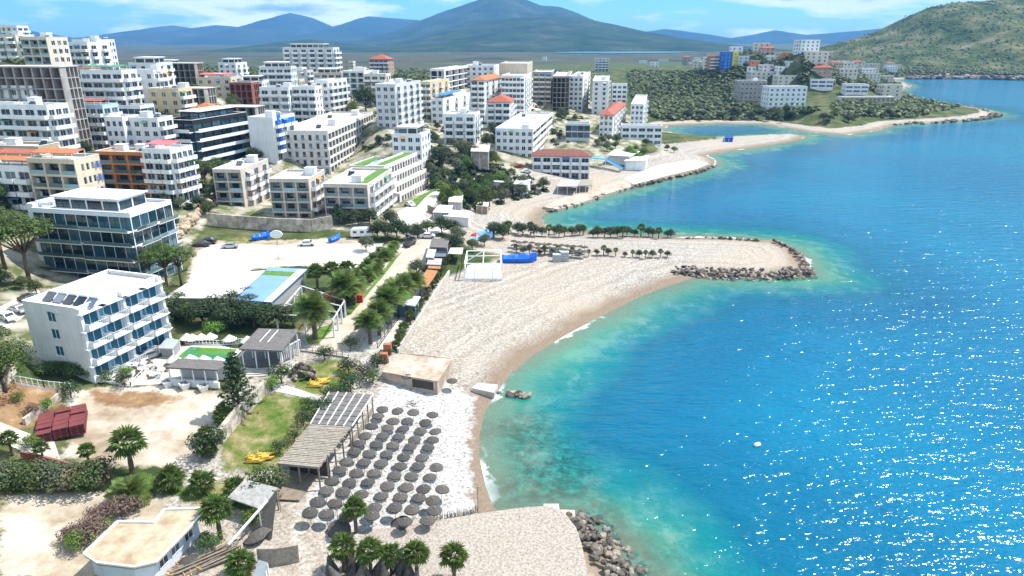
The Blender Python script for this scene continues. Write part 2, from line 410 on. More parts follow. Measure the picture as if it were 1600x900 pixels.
# ------------------------------------------------------------------ object helpers
def tag(o, label=None, cat=None, group=None, kind=None):
    if label: o['label'] = label
    if cat: o['category'] = cat
    if group: o['group'] = group
    if kind: o['kind'] = kind
    return o
def link(name, me, parent=None, m=None):
    o = bpy.data.objects.new(name, me)
    COL.objects.link(o)
    if parent is not None:
        o.parent = parent
    if m is not None and me is not None and not me.materials:
        me.materials.append(m)
    return o
def pyd(name, verts, faces, m=None, smooth=False):
    me = bpy.data.meshes.new(name)
    me.from_pydata([tuple(v) for v in verts], [], [tuple(f) for f in faces])
    if smooth:
        me.polygons.foreach_set('use_smooth', [True] * len(me.polygons))
    if m is not None:
        me.materials.append(m)
    me.update()
    return me
class MB:
    """collects simple solids into one mesh"""
    def __init__(s):
        s.v = []; s.f = []; s.mi = []
    def add(s, vs, fs, mi=0):
        o = len(s.v); s.v += [tuple(v) for v in vs]
        s.f += [tuple(i + o for i in f) for f in fs]; s.mi += [mi] * len(fs)
    def box(s, x0, x1, y0, y1, z0, z1, mi=0):
        s.add([(x0,y0,z0),(x1,y0,z0),(x1,y1,z0),(x0,y1,z0),(x0,y0,z1),(x1,y0,z1),(x1,y1,z1),(x0,y1,z1)],
              [(0,3,2,1),(4,5,6,7),(0,1,5,4),(1,2,6,5),(2,3,7,6),(3,0,4,7)], mi)
    def bar(s, a, b, w, h=None, mi=0):
        a = Vector(a); b = Vector(b); h = h or w
        d = (b - a).normalized()
        u = d.cross(Vector((0, 0, 1)))
        u = Vector((1, 0, 0)) if u.length < 1e-4 else u.normalized()
        v = u.cross(d)
        q = [(-1,-1),(1,-1),(1,1),(-1,1)]
        s.add([a + u * (w/2*i) + v * (h/2*j) for i, j in q] + [b + u * (w/2*i) + v * (h/2*j) for i, j in q],
              [(3,2,1,0),(4,5,6,7),(0,1,5,4),(1,2,6,5),(2,3,7,6),(3,0,4,7)], mi)
    def tube(s, pts, rad, n=6, mi=0, cap=True):
        pts = [Vector(p) for p in pts]; vs = []; fs = []
        for i, p in enumerate(pts):
            d = (pts[min(i+1, len(pts)-1)] - pts[max(i-1, 0)]).normalized()
            u = d.cross(Vector((0.3, 1, 0.1))); u.normalize(); w = d.cross(u)
            r = rad[i] if hasattr(rad, '__len__') else rad
            vs += [p + (u * math.cos(2*math.pi*k/n) + w * math.sin(2*math.pi*k/n)) * r for k in range(n)]
        for i in range(len(pts)-1):
            fs += [(i*n+k, i*n+(k+1) % n, (i+1)*n+(k+1) % n, (i+1)*n+k) for k in range(n)]
        if cap:
            fs += [tuple(range(n))[::-1], tuple((len(pts)-1)*n+k for k in range(n))]
        s.add(vs, fs, mi)
    def lathe(s, prof, n=12, c=(0,0,0), mi=0):
        vs = []; fs = []
        for r, z in prof:
            vs += [(c[0]+r*math.cos(2*math.pi*k/n), c[1]+r*math.sin(2*math.pi*k/n), c[2]+z) for k in range(n)]
        for i in range(len(prof)-1):
            fs += [(i*n+k, i*n+(k+1) % n, (i+1)*n+(k+1) % n, (i+1)*n+k) for k in range(n)]
        s.add(vs, fs, mi)
    def prism(s, poly, z0, z1, mi=0):
        n = len(poly)
        a = sum(poly[i][0]*poly[(i+1) % n][1]-poly[(i+1) % n][0]*poly[i][1] for i in range(n))
        if a < 0: poly = poly[::-1]
        s.add([(p[0],p[1],z0) for p in poly]+[(p[0],p[1],z1) for p in poly],
              [tuple(range(n))[::-1], tuple(range(n, 2*n))]+[(i,(i+1) % n,(i+1) % n+n,i+n) for i in range(n)], mi)
    def mesh(s, name, mats, smooth=False):
        me = pyd(name, s.v, s.f, None, smooth)
        for m in (mats if isinstance(mats, (list, tuple)) else [mats]):
            me.materials.append(m)
        me.polygons.foreach_set('material_index', s.mi)
        return me
    def build(s, name, mats, parent=None, smooth=False):
        return link(name, s.mesh(name, mats, smooth), parent)
def empty(name, loc, rz=0.0):
    o = link(name, None); o.location = loc; o.rotation_euler = (0, 0, rz)
    o.empty_display_size = 0.5
    return o
def copy_tree(o, parent=None):
    c = o.copy(); COL.objects.link(c); c.parent = parent
    for ch in list(o.children):
        copy_tree(ch, c)
    return c
def inside(poly, X, Y):
    ins = np.zeros(X.shape, bool); n = len(poly)
    for i in range(n):
        ax, ay = poly[i]; bx, by = poly[(i+1) % n]
        if ay != by:
            ins ^= ((ay > Y) != (by > Y)) & (X < (bx-ax)*(Y-ay)/(by-ay)+ax)
    return ins
def gpoly(px):
    return [tuple(G(a, b).xy) for a, b in px]
def drape(name, poly, off, m, step=2.5, thick=0.0):
    """a sheet that follows the ground inside a polygon"""
    P = np.array(poly); lo = P.min(0); hi = P.max(0)
    pts = []; n = len(poly)
    for i in range(n):
        a = Vector(poly[i]); b = Vector(poly[(i+1) % n]); k = max(1, int((b-a).length/step))
        pts += [a.lerp(b, j/k) for j in range(k)]
    nb = len(pts)
    gx, gy = np.meshgrid(np.arange(lo[0]+step/2, hi[0], step), np.arange(lo[1]+step/2, hi[1], step))
    ok = inside(poly, gx, gy)
    pts += [Vector((x, y)) for x, y in zip(gx[ok], gy[ok])]
    ed = [(i, (i+1) % nb) for i in range(nb)]
    r = delaunay_2d_cdt(pts, ed, [list(range(nb))], 2, 1e-4)
    V, Fc = r[0], r[2]
    X = np.array([v.x for v in V]); Y = np.array([v.y for v in V])
    Z = fheight(X, Y)+off
    return link(name, pyd(name, list(zip(X, Y, Z)), [tuple(f) for f in Fc], m))

# ------------------------------------------------------------------ ground zones (pixel outlines of what grows or lies where)
Z_GRASS = [gpoly(p) for p in [
 [(345,690),(385,640),(420,612),(470,620),(500,630),(480,690),(440,735),(350,735)],
 [(455,600),(475,570),(530,560),(560,575),(535,625),(480,615)],
 [(0,770),(0,715),(60,712),(180,745),(300,760),(430,745),(430,790),(330,800),(240,765),(120,765)],
 [(350,372),(400,371),(395,380),(352,382)]]]
Z_SAND = [gpoly(p) for p in [
 [(100,610),(190,600),(350,612),(345,660),(330,700),(300,735),(230,730),(90,715),(120,670)],
 [(290,450),(300,390),(340,375),(560,372),(600,385),(560,440),(480,415),(400,420)],
 [(0,770),(120,768),(240,770),(330,800),(250,900),(0,900)],
 [(600,385),(660,370),(690,380),(640,440),(560,540),(490,560),(600,420)],
 [(400,830),(430,790),(500,770),(600,810),(760,800),(880,795),(930,905),(400,905)]]]
Z_COVE = [gpoly([(470,800),(500,745),(560,660),(600,600),(690,590),(740,620),(735,690),(735,760),(740,800),(620,825),(520,835)])]
Z_EARTH = [gpoly(p) for p in [[(-40,600),(0,600),(30,595),(110,610),(70,650),(30,670),(-40,690)], [(140,610),(250,612),(290,625),(200,640),(150,630)]]]
TOWN = gpoly([(-150,330),(-150,150),(60,60+70),(240,150),(420,130),(560,150),(680,130),(860,110),(900,150),(1010,195),(1000,235),(860,275),(760,300),(690,330),(640,375),(420,345),(330,330),(270,420),(240,560),(20,560),(-100,480)])

def grid_faces(nr, nth, keep=None):
    i = np.arange(nr-1)[:, None]*nth+np.arange(nth-1)[None, :]
    f = np.stack([i, i+1, i+nth+1, i+nth], -1).reshape(-1, 4)[:, ::-1]
    return f if keep is None else f[keep.reshape(-1)]
def np_mesh(name, X, Y, Z, faces):
    me = bpy.data.meshes.new(name)
    n = X.size
    co = np.stack([X.ravel(), Y.ravel(), Z.ravel()], -1).astype(np.float32)
    me.vertices.add(n); me.vertices.foreach_set('co', co.ravel())
    me.loops.add(faces.size); me.loops.foreach_set('vertex_index', faces.ravel().astype(np.int32))
    me.polygons.add(len(faces))
    me.polygons.foreach_set('loop_start', np.arange(0, faces.size, 4, dtype=np.int32))
    me.polygons.foreach_set('loop_total', np.full(len(faces), 4, dtype=np.int32))
    me.polygons.foreach_set('use_smooth', np.ones(len(faces), bool))
    me.update(calc_edges=True); me.validate()
    return me
def vattr(me, name, arr):
    a = me.attributes.new(name, 'FLOAT', 'POINT')
    a.data.foreach_set('value', arr.astype(np.float32).ravel())

# ground sheet
def soft(poly, X, Y, lim=8.0):
    P_ = np.array(poly); lo = P_.min(0)-lim; hi = P_.max(0)+lim
    o = np.full(X.shape, -lim)
    k = (X > lo[0]) & (X < hi[0]) & (Y > lo[1]) & (Y < hi[1])
    x = X[k]; y = Y[k]; best = np.full(x.shape, 1e9); n = len(poly)
    for i in range(n):
        ax, ay = poly[i]; bx, by = poly[(i+1) % n]; ex, ey = bx-ax, by-ay
        u = np.clip(((x-ax)*ex+(y-ay)*ey)/max(ex*ex+ey*ey, 1e-9), 0, 1)
        best = np.minimum(best, (x-ax-u*ex)**2+(y-ay-u*ey)**2)
    d = np.sqrt(best)
    o[k] = np.clip(np.where(inside(poly, x, y), d, -d), -lim, lim)
    return o
keep = (GSD > -160)
kf = keep[:-1, :-1] | keep[1:, 1:]
gme = np_mesh('ground', GX, GY, GZ, grid_faces(NR, NTH, kf))
grass = np.full(GX.shape, -8.0); sand = grass.copy(); earth = grass.copy()
for p in Z_GRASS: grass = np.maximum(grass, soft(p, GX, GY))
for p in Z_SAND: sand = np.maximum(sand, soft(p, GX, GY))
for p in Z_EARTH: earth = np.maximum(earth, soft(p, GX, GY))
town = soft(TOWN, GX, GY)
dist = np.sqrt(GX**2+GY**2)
plain = np.clip((dist-900)/500, 0, 1)*np.clip((9-GZ)/4, 0, 1)*np.clip((900-GX)/200, 0, 1)
bw = np.interp(GY, [0, 240, 300, 420, 480, 3000], [40, 40, 30, 22, 13, 10])*np.where(GX < -60, 0.2, 1.0)
vattr(gme, 'sd', GSD); vattr(gme, 'grass', grass); vattr(gme, 'sand', sand); vattr(gme, 'earth', earth)
vattr(gme, 'town', town); vattr(gme, 'plain', plain); vattr(gme, 'bw', bw); vattr(gme, 'cove', soft(Z_COVE[0], GX, GY))

def attr(t, name):
    n = N(t, 'ShaderNodeAttribute'); n.attribute_name = name
    return n.outputs['Fac']
def mixrgb(t, fac, a, b, blend='MIX'):
    n = N(t, 'ShaderNodeMix', data_type='RGBA', blend_type=blend)
    for sock, v in ((n.inputs[0], fac), (n.inputs[6], a), (n.inputs[7], b)):
        if hasattr(v, 'is_output') or hasattr(v, 'links'):
            t.links.new(v, sock)
        else:
            sock.default_value = v if not hasattr(v, '__len__') or len(v) == 4 else tuple(v)+(1,)
    return n.outputs[2]
def noise_tex(t, vec, scale, detail=4, rough=0.6):
    n = N(t, 'ShaderNodeTexNoise'); n.inputs['Scale'].default_value = scale; n.inputs['Detail'].default_value = detail
    n.inputs['Roughness'].default_value = rough
    t.links.new(vec, n.inputs['Vector'])
    return n.outputs[0]
def mth(t, op, a, b=None, c=None):
    n = N(t, 'ShaderNodeMath', operation=op)
    for i, v in enumerate((a, b, c)):
        if v is None: continue
        if hasattr(v, 'links'): t.links.new(v, n.inputs[i])
        else: n.inputs[i].default_value = v
    return n.outputs[0]

def zone(t, name, P):
    v = mth(t, 'ADD', attr(t, name), mth(t, 'MULTIPLY', mth(t, 'SUBTRACT', noise_tex(t, P, 0.5, 5, 0.7), 0.5), 5.0))
    n = N(t, 'ShaderNodeMapRange'); t.links.new(v, n.inputs[0]); n.inputs[1].default_value = -0.5; n.inputs[2].default_value = 0.5
    return n.outputs[0]
gm = bpy.data.materials.new('ground'); gm.use_nodes = True
t = gm.node_tree; b = t.nodes['Principled BSDF']
b.inputs['Roughness'].default_value = 0.95; b.inputs['Specular IOR Level'].default_value = 0.15
P = N(t, 'ShaderNodeTexCoord').outputs['Object']
n_big = noise_tex(t, P, 0.02, 6); n_mid = noise_tex(t, P, 0.18, 6); n_fine = noise_tex(t, P, 2.2, 5, 0.75); n_grit = noise_tex(t, P, 5.0, 3, 0.8)
scrub = ramp(t, [(0.32, (0.02,0.036,0.010)), (0.48, (0.055,0.078,0.022)), (0.60, (0.12,0.12,0.05)), (0.74, (0.27,0.22,0.14))], noise_tex(t, P, 0.09, 9, 0.72)).outputs[0]
plaincol = ramp(t, [(0.38, (0.02,0.03,0.012)), (0.47, (0.085,0.07,0.038)), (0.55, (0.04,0.058,0.018)), (0.66, (0.12,0.10,0.058))], noise_tex(t, P, 0.004, 8, 0.6)).outputs[0]
base = mixrgb(t, attr(t, 'plain'), scrub, plaincol)
towncol = ramp(t, [(0.40, (0.10,0.12,0.04)), (0.5, (0.30,0.27,0.20)), (0.66, (0.50,0.46,0.39))], n_mid).outputs[0]
base = mixrgb(t, mth(t, 'MULTIPLY', zone(t, 'town', P), 0.9), base, towncol)
sandcol = ramp(t, [(0.36, (0.58,0.53,0.455)), (0.50, (0.44,0.37,0.285)), (0.64, (0.28,0.21,0.135))], noise_tex(t, P, 0.13, 8, 0.66)).outputs[0]
base = mixrgb(t, zone(t, 'sand', P), base, sandcol)
earthcol = ramp(t, [(0.35, (0.17,0.09,0.045)), (0.6, (0.30,0.19,0.10)), (0.75, (0.45,0.36,0.24))], noise_tex(t, P, 0.35, 7, 0.7)).outputs[0]
base = mixrgb(t, zone(t, 'earth', P), base, earthcol)
grasscol = ramp(t, [(0.34, (0.035,0.075,0.012)), (0.46, (0.09,0.135,0.024)), (0.55, (0.19,0.175,0.065)), (0.68, (0.36,0.30,0.18))], noise_tex(t, P, 0.28, 8, 0.7)).outputs[0]
base = mixrgb(t, zone(t, 'grass', P), base, grasscol)
# shingle beach along the water: pale stones, drift lines that follow the shore, a wet rim
sd = attr(t, 'sd')
sdw = mth(t, 'ADD', sd, mth(t, 'MULTIPLY', mth(t, 'SUBTRACT', noise_tex(t, P, 0.12, 5), 0.5), 7.0))
lines = N(t, 'ShaderNodeTexNoise'); lines.noise_dimensions = '1D'; lines.inputs['Scale'].default_value = 0.55; lines.inputs['Detail'].default_value = 5
t.links.new(sdw, lines.inputs['W'])
peb = ramp(t, [(0.36, (0.12,0.104,0.088)), (0.46, (0.285,0.256,0.22)), (0.56, (0.40,0.368,0.328)), (0.70, (0.60,0.575,0.54))], n_fine).outputs[0]
linec = ramp(t, [(0.36, (0.86,0.83,0.80)), (0.5, (1.0,0.985,0.965)), (0.64, (1.17,1.165,1.16))], lines.outputs[0]).outputs[0]
beach = mixrgb(t, 1.0, peb, linec, 'MULTIPLY')
beach = mixrgb(t, ramp(t, [(0.42, 0.0), (0.62, 0.55)], n_big).outputs[0], beach, (0.42,0.335,0.25))
wet = N(t, 'ShaderNodeMapRange'); t.links.new(sdw, wet.inputs[0])
wet.inputs[1].default_value = 6.0; wet.inputs[2].default_value = 2.5; wet.inputs[3].default_value = 0.0; wet.inputs[4].default_value = 0.8
beach = mixrgb(t, wet.outputs[0], beach, (0.19,0.13,0.082))
rimw = N(t, 'ShaderNodeMapRange'); t.links.new(mth(t, 'SUBTRACT', sdw, attr(t, 'bw')), rimw.inputs[0])
rimw.inputs[1].default_value = 1.0; rimw.inputs[2].default_value = -1.0
base = mixrgb(t, mth(t, 'MULTIPLY', rimw.outputs[0], mth(t, 'SUBTRACT', 1.0, zone(t, 'grass', P))), base, beach)
covec = ramp(t, [(0.36, (0.15,0.135,0.12)), (0.46, (0.38,0.36,0.335)), (0.62, (0.56,0.545,0.52))], n_fine).outputs[0]
base = mixrgb(t, zone(t, 'cove', P), base, covec)
# sea bed: pale sand with dark weed and stones
bed = ramp(t, [(0.40, (0.03,0.05,0.025)), (0.50, (0.17,0.16,0.09)), (0.60, (0.55,0.52,0.40))], noise_tex(t, P, 0.16, 8, 0.7)).outputs[0]
bedf = N(t, 'ShaderNodeMapRange'); t.links.new(sd, bedf.inputs[0])
bedf.inputs[1].default_value = -3.0; bedf.inputs[2].default_value = -9.0
base = mixrgb(t, bedf.outputs[0], base, bed)
t.links.new(base, b.inputs['Base Color'])
bp = N(t, 'ShaderNodeBump'); bp.inputs['Strength'].default_value = 0.5; bp.inputs['Distance'].default_value = 0.25
t.links.new(n_grit, bp.inputs['Height']); t.links.new(bp.outputs[0], b.inputs['Normal'])
ground = link('ground', gme, None, gm); tag(ground, kind='structure')

# the sea
NTH2, NR2 = 420, 420
WX, WY = polar('w', R(-35), R(88), NTH2, 30.0, 12000.0, NR2)
WSD = shore_dist(WX, WY)
kk = WSD < 4
kf = kk[:-1, :-1] | kk[1:, 1:] | kk[:-1, 1:] | kk[1:, :-1]
wme = np_mesh('sea', WX, WY, np.zeros_like(WX), grid_faces(NR2, NTH2, kf))
vattr(wme, 'sd', -WSD)
REEF = [tuple(at_z(a, b, 0).xy) for a, b in [(758,660),(800,640),(850,640),(900,690),(935,745),(1000,800),(1060,870),(1110,960),(960,960),(900,815),(770,800),(760,740)]]
vattr(wme, 'reef', soft(REEF, WX, WY))
wm = bpy.data.materials.new('sea_water'); wm.use_nodes = True
t = wm.node_tree; b = t.nodes['Principled BSDF']
P = N(t, 'ShaderNodeTexCoord').outputs['Object']
off = attr(t, 'sd')
offn = mth(t, 'ADD', off, mth(t, 'MULTIPLY', mth(t, 'SUBTRACT', noise_tex(t, P, 0.035, 4), 0.5), 17.0))
offk = mth(t, 'MULTIPLY', offn, 0.023)
deep = ramp(t, [(0.0, (0.09,0.29,0.21)), (0.10, (0.025,0.33,0.25)), (0.22, (0.002,0.215,0.23)), (0.38, (0.0,0.105,0.18)), (0.65, (0.0,0.098,0.185)), (1.0, (0.0,0.125,0.225))], offk).outputs[0]
pat = ramp(t, [(0.35, (0.80,0.86,0.92)), (0.65, (1.12,1.12,1.08))], noise_tex(t, P, 0.012, 5)).outputs[0]
deep = mixrgb(t, 1.0, deep, pat, 'MULTIPLY')
reefc = ramp(t, [(0.40, (0.008,0.045,0.035)), (0.50, (0.012,0.12,0.10)), (0.60, (0.03,0.30,0.23))], noise_tex(t, P, 0.55, 9, 0.78)).outputs[0]
rfm = N(t, 'ShaderNodeMapRange'); rfm.interpolation_type = 'SMOOTHSTEP'
t.links.new(mth(t, 'ADD', attr(t, 'reef'), mth(t, 'MULTIPLY', mth(t, 'SUBTRACT', noise_tex(t, P, 0.10, 5), 0.5), 16.0)), rfm.inputs[0])
rfm.inputs[1].default_value = -3.0; rfm.inputs[2].default_value = 5.0; rfm.inputs[3].default_value = 0.0; rfm.inputs[4].default_value = 0.75
deep = mixrgb(t, rfm.outputs[0], deep, reefc)
t.links.new(deep, b.inputs['Base Color'])
b.inputs['Roughness'].default_value = 0.125
b.inputs['IOR'].default_value = 1.33; b.inputs['Specular IOR Level'].default_value = 0.32
mpw = N(t, 'ShaderNodeMapping'); mpw.inputs['Rotation'].default_value = (0, 0, R(-14)); mpw.inputs['Scale'].default_value = (0.55, 1.35, 1)
t.links.new(P, mpw.inputs[0])
w1 = noise_tex(t, mpw.outputs[0], 0.27, 1, 0.5); w2 = noise_tex(t, mpw.outputs[0], 1.0, 2, 0.55)
hgt = mth(t, 'ADD', mth(t, 'MULTIPLY', w1, 1.2), mth(t, 'MULTIPLY', w2, 0.62))
bp = N(t, 'ShaderNodeBump'); bp.inputs['Strength'].default_value = 1.0; bp.inputs['Distance'].default_value = 0.56
t.links.new(hgt, bp.inputs['Height']); t.links.new(bp.outputs[0], b.inputs['Normal'])
# clear in the shallows, with a broken white line of foam at the edge
al = N(t, 'ShaderNodeMapRange'); t.links.new(offn, al.inputs[0]); al.interpolation_type = 'SMOOTHSTEP'
al.inputs[1].default_value = -6.0; al.inputs[2].default_value = 24.0; al.inputs[3].default_value = 0.30; al.inputs[4].default_value = 1.0
foam = N(t, 'ShaderNodeMapRange')
t.links.new(mth(t, 'ADD', off, mth(t, 'MULTIPLY', mth(t, 'SUBTRACT', noise_tex(t, P, 0.25, 6, 0.7), 0.55), 6.0)), foam.inputs[0])
foam.inputs[1].default_value = 0.5; foam.inputs[2].default_value = -0.2; foam.inputs[3].default_value = 0.0; foam.inputs[4].default_value = 1.0
fo = N(t, 'ShaderNodeBsdfDiffuse'); fo.inputs[0].default_value = (0.85,0.88,0.88,1)
tr = N(t, 'ShaderNodeBsdfTransparent')
m1 = N(t, 'ShaderNodeMixShader'); m2 = N(t, 'ShaderNodeMixShader')
t.links.new(al.outputs[0], m1.inputs[0]); t.links.new(tr.outputs[0], m1.inputs[1]); t.links.new(b.outputs[0], m1.inputs[2])
fbrk = ramp(t, [(0.50, 0.0), (0.60, 0.8)], noise_tex(t, P, 0.045, 3)).outputs[0]
t.links.new(mth(t, 'MULTIPLY', foam.outputs[0], fbrk), m2.inputs[0]); t.links.new(m1.outputs[0], m2.inputs[1]); t.links.new(fo.outputs[0], m2.inputs[2])
t.links.new(m2.outputs[0], t.nodes['Material Output'].inputs['Surface'])
sea = link('sea', wme, None, wm); sea.location.z = 0.03; tag(sea, kind='structure')

# ------------------------------------------------------------------ hills and mountains
def slope_mat(name, cols, scale, bump=0.6, bd=6.0):
    m = bpy.data.materials.new(name); m.use_nodes = True
    t = m.node_tree; b = t.nodes['Principled BSDF']; b.inputs['Roughness'].default_value = 1.0; b.inputs['Specular IOR Level'].default_value = 0.05
    P = N(t, 'ShaderNodeTexCoord').outputs['Object']
    nz = noise_tex(t, P, scale, 10, 0.68)
    t.links.new(ramp(t, cols, nz).outputs[0], b.inputs['Base Color'])
    bp = N(t, 'ShaderNodeBump'); bp.inputs['Strength'].default_value = bump; bp.inputs['Distance'].default_value = bd
    t.links.new(noise_tex(t, P, scale*5, 6, 0.7), bp.inputs['Height']); t.links.new(bp.outputs[0], b.inputs['Normal'])
    return m
MT_FAR = slope_mat('far_forest', [(0.35,(0.02,0.045,0.04)),(0.55,(0.04,0.065,0.05)),(0.7,(0.08,0.09,0.07))], 0.0016, 0.7, 60)
MT_MID = slope_mat('mountain_scrub', [(0.35,(0.016,0.036,0.018)),(0.52,(0.04,0.065,0.028)),(0.68,(0.095,0.10,0.06))], 0.0045, 0.8, 30)
MT_NEAR = slope_mat('hill_scrub', [(0.34,(0.022,0.042,0.012)),(0.46,(0.06,0.085,0.025)),(0.56,(0.125,0.13,0.055)),(0.70,(0.26,0.22,0.14))], 0.016, 1.0, 5)
def interp(prof, x):
    for (xa, ya), (xb, yb) in zip(prof, prof[1:]):
        if xa <= x <= xb:
            u = (x-xa)/(xb-xa); 
            return ya+(yb-ya)*u
    return prof[0][1] if x < prof[0][0] else prof[-1][1]
def mountain(name, prof, D, W, m, base=0.0, nx=150, nv=36, seed=0.0, gully=0.30, wl=None, rough=1.0, back=0.7):
    x0, x1 = prof[0][0], prof[-1][0]; vs = []; fs = []
    wl = wl or W*0.45
    for i in range(nx+1):
        px = x0+(x1-x0)*i/nx
        py = interp(prof, px)
        q = at_y(px, py, D)
        jag = noise.noise(Vector((q.x/(W*0.06), seed, 0)))*0.018*rough+noise.noise(Vector((q.x/(W*0.018), seed, 3)))*0.008*rough
        Hh = max(q.z-base, 2)*(1+jag)
        for j in range(nv+1):
            v = j/nv
            if v < 0.7:
                s = v/0.7; y = D-W*(1-s)
            else:
                s = 1-(v-0.7)/0.3; y = D+W*back*(1-s)
            s = max(0.0, min(1.0, s)); sh = s**1.25*0.75+0.25*math.sin(s*math.pi/2)
            ww = 1.0 if v < 0.7 else 0.5
            rn = 0.0; a = 1.0; fq = 1.0
            for o in range(4):
                rn += a*(1-abs(noise.noise(Vector((q.x/wl*fq, y/wl*fq*0.55, seed+o))))*2)
                a *= 0.5; fq *= 2.1
            z = base+Hh*(sh+gully*(rn*0.5-0.45)*4*s*(1-s)*ww*(0.35+0.65*s))
            vs.append((q.x+noise.noise(Vector((q.x/wl, y/wl, seed+9)))*W*0.05*(1-s), y, max(z, base-3) if j else base-40))
    n = nv+1
    for i in range(nx):
        for j in range(nv):
            fs.append((i*n+j, (i+1)*n+j, (i+1)*n+j+1, i*n+j+1))
    o = link(name, pyd(name, vs, fs, m, True)); tag(o, kind='structure')
    return o
mountain('mountain', [(-900,60),(-500,20),(-250,35),(-60,28),(0,40),(40,48),(80,60),(120,66),(170,60),(215,54),(255,66),(300,74),(350,82),(420,88)], 7000, 2200, MT_FAR, seed=1.3)
mountain('mountain', [(100,75),(180,62),(225,54),(270,39),(300,44),(340,39),(385,43),(420,30),(455,20),(490,28),(525,44),(575,25),(650,31),(720,40),(800,52)], 9500, 3000, MT_FAR, seed=4.1)
mountain('mountain', [(540,76),(600,56),(650,34),(700,15),(740,2),(770,-10),(800,-8),(845,8),(878,11),(905,22),(960,44),(1020,62),(1080,74)], 7600, 2600, MT_MID, seed=7.7)
mountain('mountain', [(560,84),(620,70),(680,52),(740,36),(790,28),(850,24),(905,28),(960,38),(1010,50),(1060,60),(1095,67),(1130,78)], 5200, 2050, MT_MID, seed=2.2, nx=190, nv=50)
mountain('foothill', [(230,88),(300,83),(350,80),(400,74),(450,64),(490,61),(540,67),(600,72),(660,66),(720,72),(800,80),(860,86)], 4300, 1300, MT_MID, seed=12.2, gully=0.22)
mountain('mountain', [(985,60),(1010,49),(1040,45),(1100,53),(1140,60),(1175,54),(1210,47),(1250,55),(1290,52),(1340,48),(1380,44),(1440,50),(1560,55)], 10000, 2400, MT_FAR, seed=5.5)
mountain('hill', [(1180,110),(1240,96),(1285,78),(1310,67),(1345,57),(1385,45),(1420,25),(1450,12),(1490,4),(1530,2),(1575,-1),(1650,-6),(1800,-14),(2000,0),(2300,30),(2700,70)], 1700, 640, MT_NEAR, seed=3.0, nx=260, nv=90, gully=0.20, wl=170, rough=1.2)
# lagoon beyond the plain
lw = mat('lagoon_water', (0.10,0.34,0.46), (0.12,0.38,0.50), 0.002, rough=0.12, spec=0.5)
lag = [at_z(a, b, 2.0) for a, b in [(870,83.5),(960,84),(1060,82.5),(1110,80),(1110,76),(1010,76.5),(930,79.5),(870,82)]]
lg = link('lagoon', pyd('lagoon', [(p.x, p.y, 3.2) for p in lag], [tuple(range(len(lag)))], lw)); tag(lg, kind='structure')
# ------------------------------------------------------------------ buildings
def plaster(name, c, d=0.10):
    return mat(name, c, tuple(x*0.88 for x in c), 0.35, rough=0.85, dirt=d, spec=0.2)
WALL = {'white': plaster('white_plaster', (0.78,0.78,0.77)), 'cream': plaster('cream_plaster', (0.68,0.61,0.50)),
 'greywhite': plaster('grey_white_plaster', (0.60,0.60,0.60)), 'grey': plaster('grey_plaster', (0.34,0.34,0.34)),
 'concrete': mat('light_concrete', (0.42,0.39,0.35), (0.30,0.28,0.25), 0.4, dirt=0.4), 'raw': mat('raw_concrete', (0.33,0.30,0.25), (0.22,0.20,0.17), 0.4, dirt=0.4),
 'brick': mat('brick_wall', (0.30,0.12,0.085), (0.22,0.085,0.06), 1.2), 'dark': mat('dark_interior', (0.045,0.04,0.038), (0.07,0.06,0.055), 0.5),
 'paleblue': plaster('pale_blue_plaster', (0.50,0.62,0.70)), 'tan': plaster('tan_plaster', (0.48,0.37,0.24)), 'beige': plaster('beige_plaster', (0.62,0.52,0.38)),
 'orange': plaster('orange_plaster', (0.62,0.25,0.09)), 'black': plaster('black_cladding', (0.022,0.022,0.028), 0.1), 'yellow': plaster('yellow_plaster', (0.68,0.54,0.32)),
 'hotel': plaster('hotel_plaster', (0.72,0.66,0.60)), 'beigeblock': plaster('sand_plaster', (0.60,0.525,0.45), 0.12), 'glassb': mat('white_panel', (0.76,0.79,0.83), (0.70,0.73,0.78), 0.2),
 'whiteblue': mat('white_panel', (0.76,0.79,0.83)), 'bluepaint': plaster('blue_paint', (0.02,0.16,0.62)), 'pinkish': plaster('brown_plaster', (0.42,0.29,0.24)),
 'pink': plaster('pink_plaster', (0.60,0.40,0.36)), 'brownish': plaster('brown_wall', (0.36,0.25,0.17)), 'niche': plaster('sky_blue_plaster', (0.30,0.58,0.82)),
 'yellowpaint': plaster('yellow_paint', (0.75,0.62,0.03))}
M_TRIM = mat('white_trim', (0.80,0.80,0.79), (0.72,0.72,0.71), 0.8, dirt=0.15)
M_ROOF = mat('roof_screed', (0.58,0.55,0.51), (0.36,0.33,0.30), 0.25, rough=0.9, lo=0.4, hi=0.7, detail=7)
def glass_mat(name, c, rough=0.05):
    m = bpy.data.materials.new(name); m.use_nodes = True
    b = m.node_tree.nodes['Principled BSDF']; t = m.node_tree
    oi = N(t, 'ShaderNodeObjectInfo')
    r = ramp(t, [(0.0, tuple(x*0.5 for x in c)), (0.6, c), (1.0, tuple(min(1, x*2.6+0.03) for x in c))], oi.outputs['Random'])
    t.links.new(r.outputs[0], b.inputs['Base Color'])
    b.inputs['Roughness'].default_value = rough; b.inputs['Specular IOR Level'].default_value = 0.7
    return m
M_GLASS = glass_mat('window_glass', (0.045,0.06,0.075))
M_GLASST = glass_mat('teal_glass', (0.014,0.045,0.06))
M_DARKF = mat('dark_frame', (0.05,0.05,0.055), rough=0.5)
M_RAILG = glass_mat('balcony_glass', (0.10,0.18,0.20))
M_SHUT = mat('blue_shutter', (0.03,0.10,0.42), rough=0.5)
M_TEAL = mat('teal_door', (0.015,0.11,0.17), rough=0.4)
def tile_mat(name, c):
    m = mat(name, c, tuple(x*0.6 for x in c), 1.5, rough=0.8)
    return m
